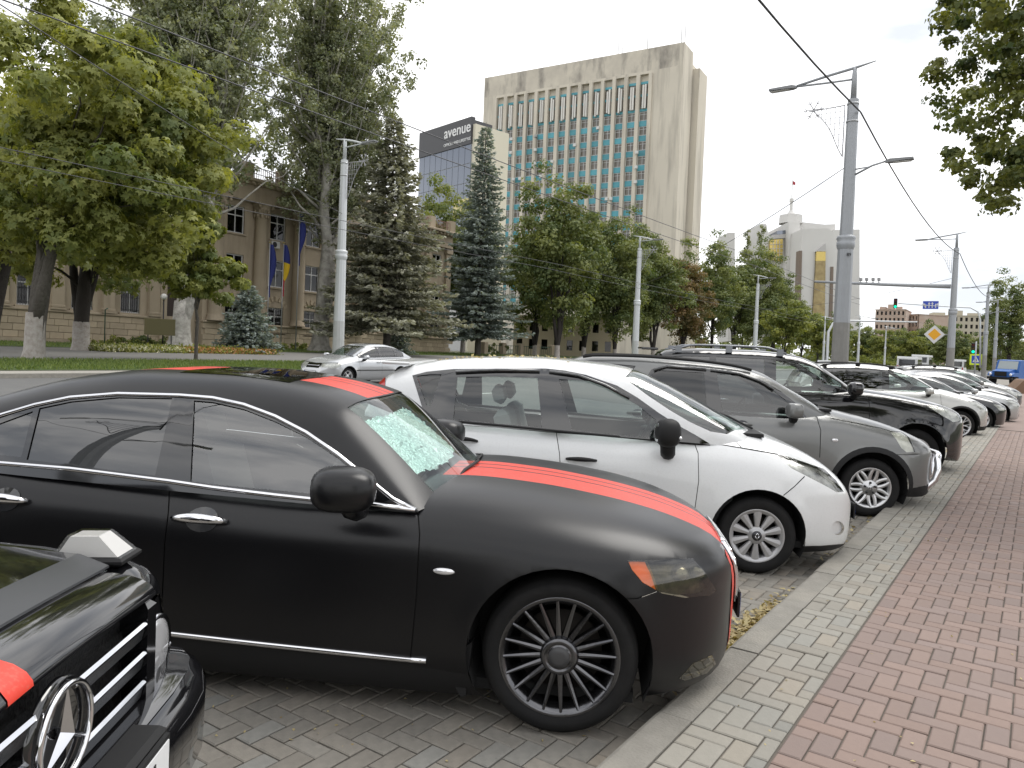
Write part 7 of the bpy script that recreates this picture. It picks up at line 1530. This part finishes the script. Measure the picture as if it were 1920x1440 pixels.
# sign board, globe lamp, thin green post, railing
g = at_px_x(297, -49); t = empty('sign_board', g, math.atan2(-g[0], g[1])); setp(t, 'blank olive signboard on two posts in front of the entrance', 'sign'); MB().box(-.95, .95, -.04, .04, 1.05, 2.15, bev=.01).build('board', mat('olive_board', (.12, .105, .045), .6), t); MB().box(-.75, -.68, .0, .07, 0, 1.05).build('post', mat('iron_dark', (.02, .02, .022), .6), t); MB().box(.68, .75, .0, .07, 0, 1.05).build('post', mat('iron_dark'), t)
g = at_px_x(303, -55); zt = height_at(305, 556, g[0], g[1])-g[2]; t = empty('globe_lamp', g); setp(t, 'slim post with a white globe lamp by the entrance', 'lamp'); MB().tube([(0, 0, 0), (0, 0, zt-.2)], .05, 8).build('post', mat('iron_dark'), t); MB().ellip((0, 0, zt), (.24, .24, .24), 14, 10).build('globe', mat('globe_white', (.7, .69, .66), .3), t)
g = at_px_x(194, -54); t = empty('green_post', g); setp(t, 'thin green metal post in front of the stone plinth', 'post'); MB().tube([(0, 0, 0), (0, 0, 2.6), (.3, 0, 2.7)], .04, 6).build('post', mat('green_metal', (.03, .09, .06), .5), t)
a, c = at_px_x(905, -57), at_px_x(1130, -57); t = empty('iron_railing', a); setp(t, 'green iron railing between stone piers behind the tree trunks', 'railing'); d = Vector(c)-Vector(a); n = 60; b = MB()
for k in range(n+1): q = d*(k/n); b.box(q.x-.02, q.x+.02, q.y-.02, q.y+.02, q.z, q.z+1.3)
b.build('bars', mat('green_metal'), t); MB().tube([(0, 0, 1.25), tuple(d+Vector((0, 0, 1.25)))], .035, 6).build('top_rail', mat('green_metal'), t)
for k in range(9): q = d*(k/8); MB().box(q.x-.35, q.x+.35, q.y-.35, q.y+.35, q.z, q.z+1.6, bev=.06).build('pier', stone, t)
# vans and cars far along the road
def van(px, Y, label, L_=5.2, h_=2.3, m=None, name='van', z0=.35):
    d = CM @ np.array([px-CX, 0, F]); X = Y*d[0]/d[1]; m = m or mat('van_white', (.62, .63, .63), .35); t = empty(name, (X, Y, gz(X, Y)), R(90), True); setp(t, label, 'van' if h_ > 2 else 'car')
    MB().prism([(-L_/2, z0), (L_/2, z0), (L_/2+.05, z0+.75), (L_/2-.75, z0+.95), (L_/2-1.45, h_-.05), (L_/2-1.7, h_), (-L_/2+.1, h_), (-L_/2, h_-.2)], -.95, .95, Matrix(((1,0,0,0),(0,0,1,0),(0,1,0,0),(0,0,0,1)))).build('body', m, t)
    for sd in (-1, 1): MB().prism([(L_/2-1.0, z0+1.02), (L_/2-1.5, h_-.25), (-L_/2+.4, h_-.25), (-L_/2+.4, z0+1.02)], .945*sd, .965*sd, Matrix(((1,0,0,0),(0,0,1,0),(0,1,0,0),(0,0,0,1)))).build('side_window', mat('gloss_black'), t)
    MB().add([(-L_/2-.006, -.75, h_-.3), (-L_/2-.006, .75, h_-.3), (-L_/2-.006, .75, h_-.95), (-L_/2-.006, -.75, h_-.95)], [(0, 1, 2, 3)]).build('rear_window', mat('gloss_black'), t)
    for x in (-L_/2+.9, L_/2-.9):
        for sd in (-1, 1): MB().lathe([(.0, 0), (.32, 0), (.34, .05), (.34, .2), (.0, .2)], 18, Matrix.Translation((x, sd*.80, .34)) @ Matrix.Rotation(R(90), 4, 'X')).build('wheel', mat('rubber'), t)
    for sd in (-1, 1): MB().box(-L_/2-.01, -L_/2+.02, sd*.85-.07, sd*.85+.07, z0+.5, z0+1.0).build('tail_light', mat('tail_red'), t)
van(1704, 92, 'white van with flat roof driving away along the road'); van(1727, 110, 'taller white van driving ahead of the flat-roofed van', 5.6, 2.7); van(1572, 55, 'white estate car on the road behind the lamp post', 4.4, 1.6, None, 'estate_car', .2); van(1792, 120, 'white minibus far along the road', 5.2, 2.4)
# blue lorry and yellow loader at the end of the row
d = CM @ np.array([1886-CX, 0, F]); Y = 84; X = Y*d[0]/d[1]; t = empty('blue_lorry', (X, Y, gz(X, Y)), R(-112), True); setp(t, 'old blue lorry facing the pavement at the end of the parked row', 'lorry'); bl = mat('lorry_blue', (.02, .10, .34), .45, noise=(2, .4, (.04, .14, .36)))
I2 = Matrix(((1,0,0,0),(0,0,1,0),(0,1,0,0),(0,0,0,1))); MB().prism([(0, .75), (1.15, .75), (1.2, 1.35), (.15, 1.55), (.0, 1.5)], -.72, .72, I2).build('bonnet', bl, t); MB().prism([(-1.5, .75), (0, .75), (0, 1.5), (-.28, 2.35), (-1.4, 2.42), (-1.5, 2.3)], -1.0, 1.0, I2).build('cab', bl, t); MB().add([(-.02, -.85, 1.55), (-.02, .85, 1.55), (-.27, .80, 2.28), (-.27, -.80, 2.28)], [(0, 1, 2, 3)]).build('windscreen', mat('lorry_glass', (.32, .36, .36), .1), t).location = (.03, 0, .01)
MB().box(-4.8, -1.6, -1.1, 1.1, 1.0, 1.9, bev=.03).build('load_bed', bl, t); MB().box(1.2, 1.38, -1.05, 1.05, .6, .82).build('bumper', mat('black_plastic'), t); MB().box(1.19, 1.24, -.5, .5, .9, 1.3).build('grille', mat('black_plastic'), t)
for sd in (-1, 1):
    MB().prism([(-.1, .9), (1.25, .9), (1.2, 1.1), (.9, 1.25), (.2, 1.25)], sd*.72, sd*1.08, I2).build('mudguard', bl, t); MB().ellip((1.22, sd*.86, 1.05), (.06, .13, .13), 12, 8).build('headlight', mat('lens_clear'), t)
    for x in (.55, -3.4): MB().lathe([(0, 0), (.25, .02), (.46, 0), (.5, .06), (.5, .24), (.46, .3), (0, .3)], 20, Matrix.Translation((x, sd*.75, .5)) @ Matrix.Rotation(R(90)*(1 if sd < 0 else -1), 4, 'X')).build('wheel', mat('rubber'), t)
g = at(1916, 741); t = empty('loader', tuple(g), R(200), True); setp(t, 'yellow loader with a rusty brown bucket standing on the pavement', 'loader'); yl = mat('loader_yellow', (.62, .36, .03), .5); rust = mat('bucket_rust', (.16, .10, .065), .8, noise=(3, .6, (.24, .15, .09)))
MB().prism([(0, .05), (.85, .0), (.95, .1), (.25, .95), (.1, 1.05), (0, .9)], -.8, .8, I2).build('bucket', rust, t); MB().box(-3.0, -1.0, -.65, .65, .55, 1.35, bev=.08).build('body', yl, t); MB().box(-2.2, -1.2, -.55, .55, 1.35, 2.1, bev=.06).build('cab', yl, t)
for sd in (-1, 1):
    MB().tube([(-1.8, sd*.75, 1.4), (-.9, sd*.72, 1.3), (.05, sd*.6, .5)], [.10, .10, .08], 8).build('lift_arm', yl, t)
    for x in (-2.6, -1.3): MB().lathe([(0, 0), (.38, 0), (.42, .06), (.42, .22), (.38, .28), (0, .28)], 20, Matrix.Translation((x, sd*.62, .42)) @ Matrix.Rotation(R(90)*(1 if sd < 0 else -1), 4, 'X')).build('wheel', mat('rubber'), t)
# leaves lying on the white minivan's roof
up = S_REN['up']; M = REN.matrix_world; V = []; rr = np.random.default_rng(3)
for _ in range(90): x = rr.uniform(-2.9, -1.6); v = rr.uniform(.6, 1.0); p_ = up.xyz([x], [v])[0]; p_[1] *= rr.choice((-1, 1)); V.append(M @ Vector((p_[0], p_[1], p_[2]+.006)))
scatter('roof_leaves', np.array([tuple(v) for v in V]), .04, foliage('dry_leaf'), rr.random(90), True)
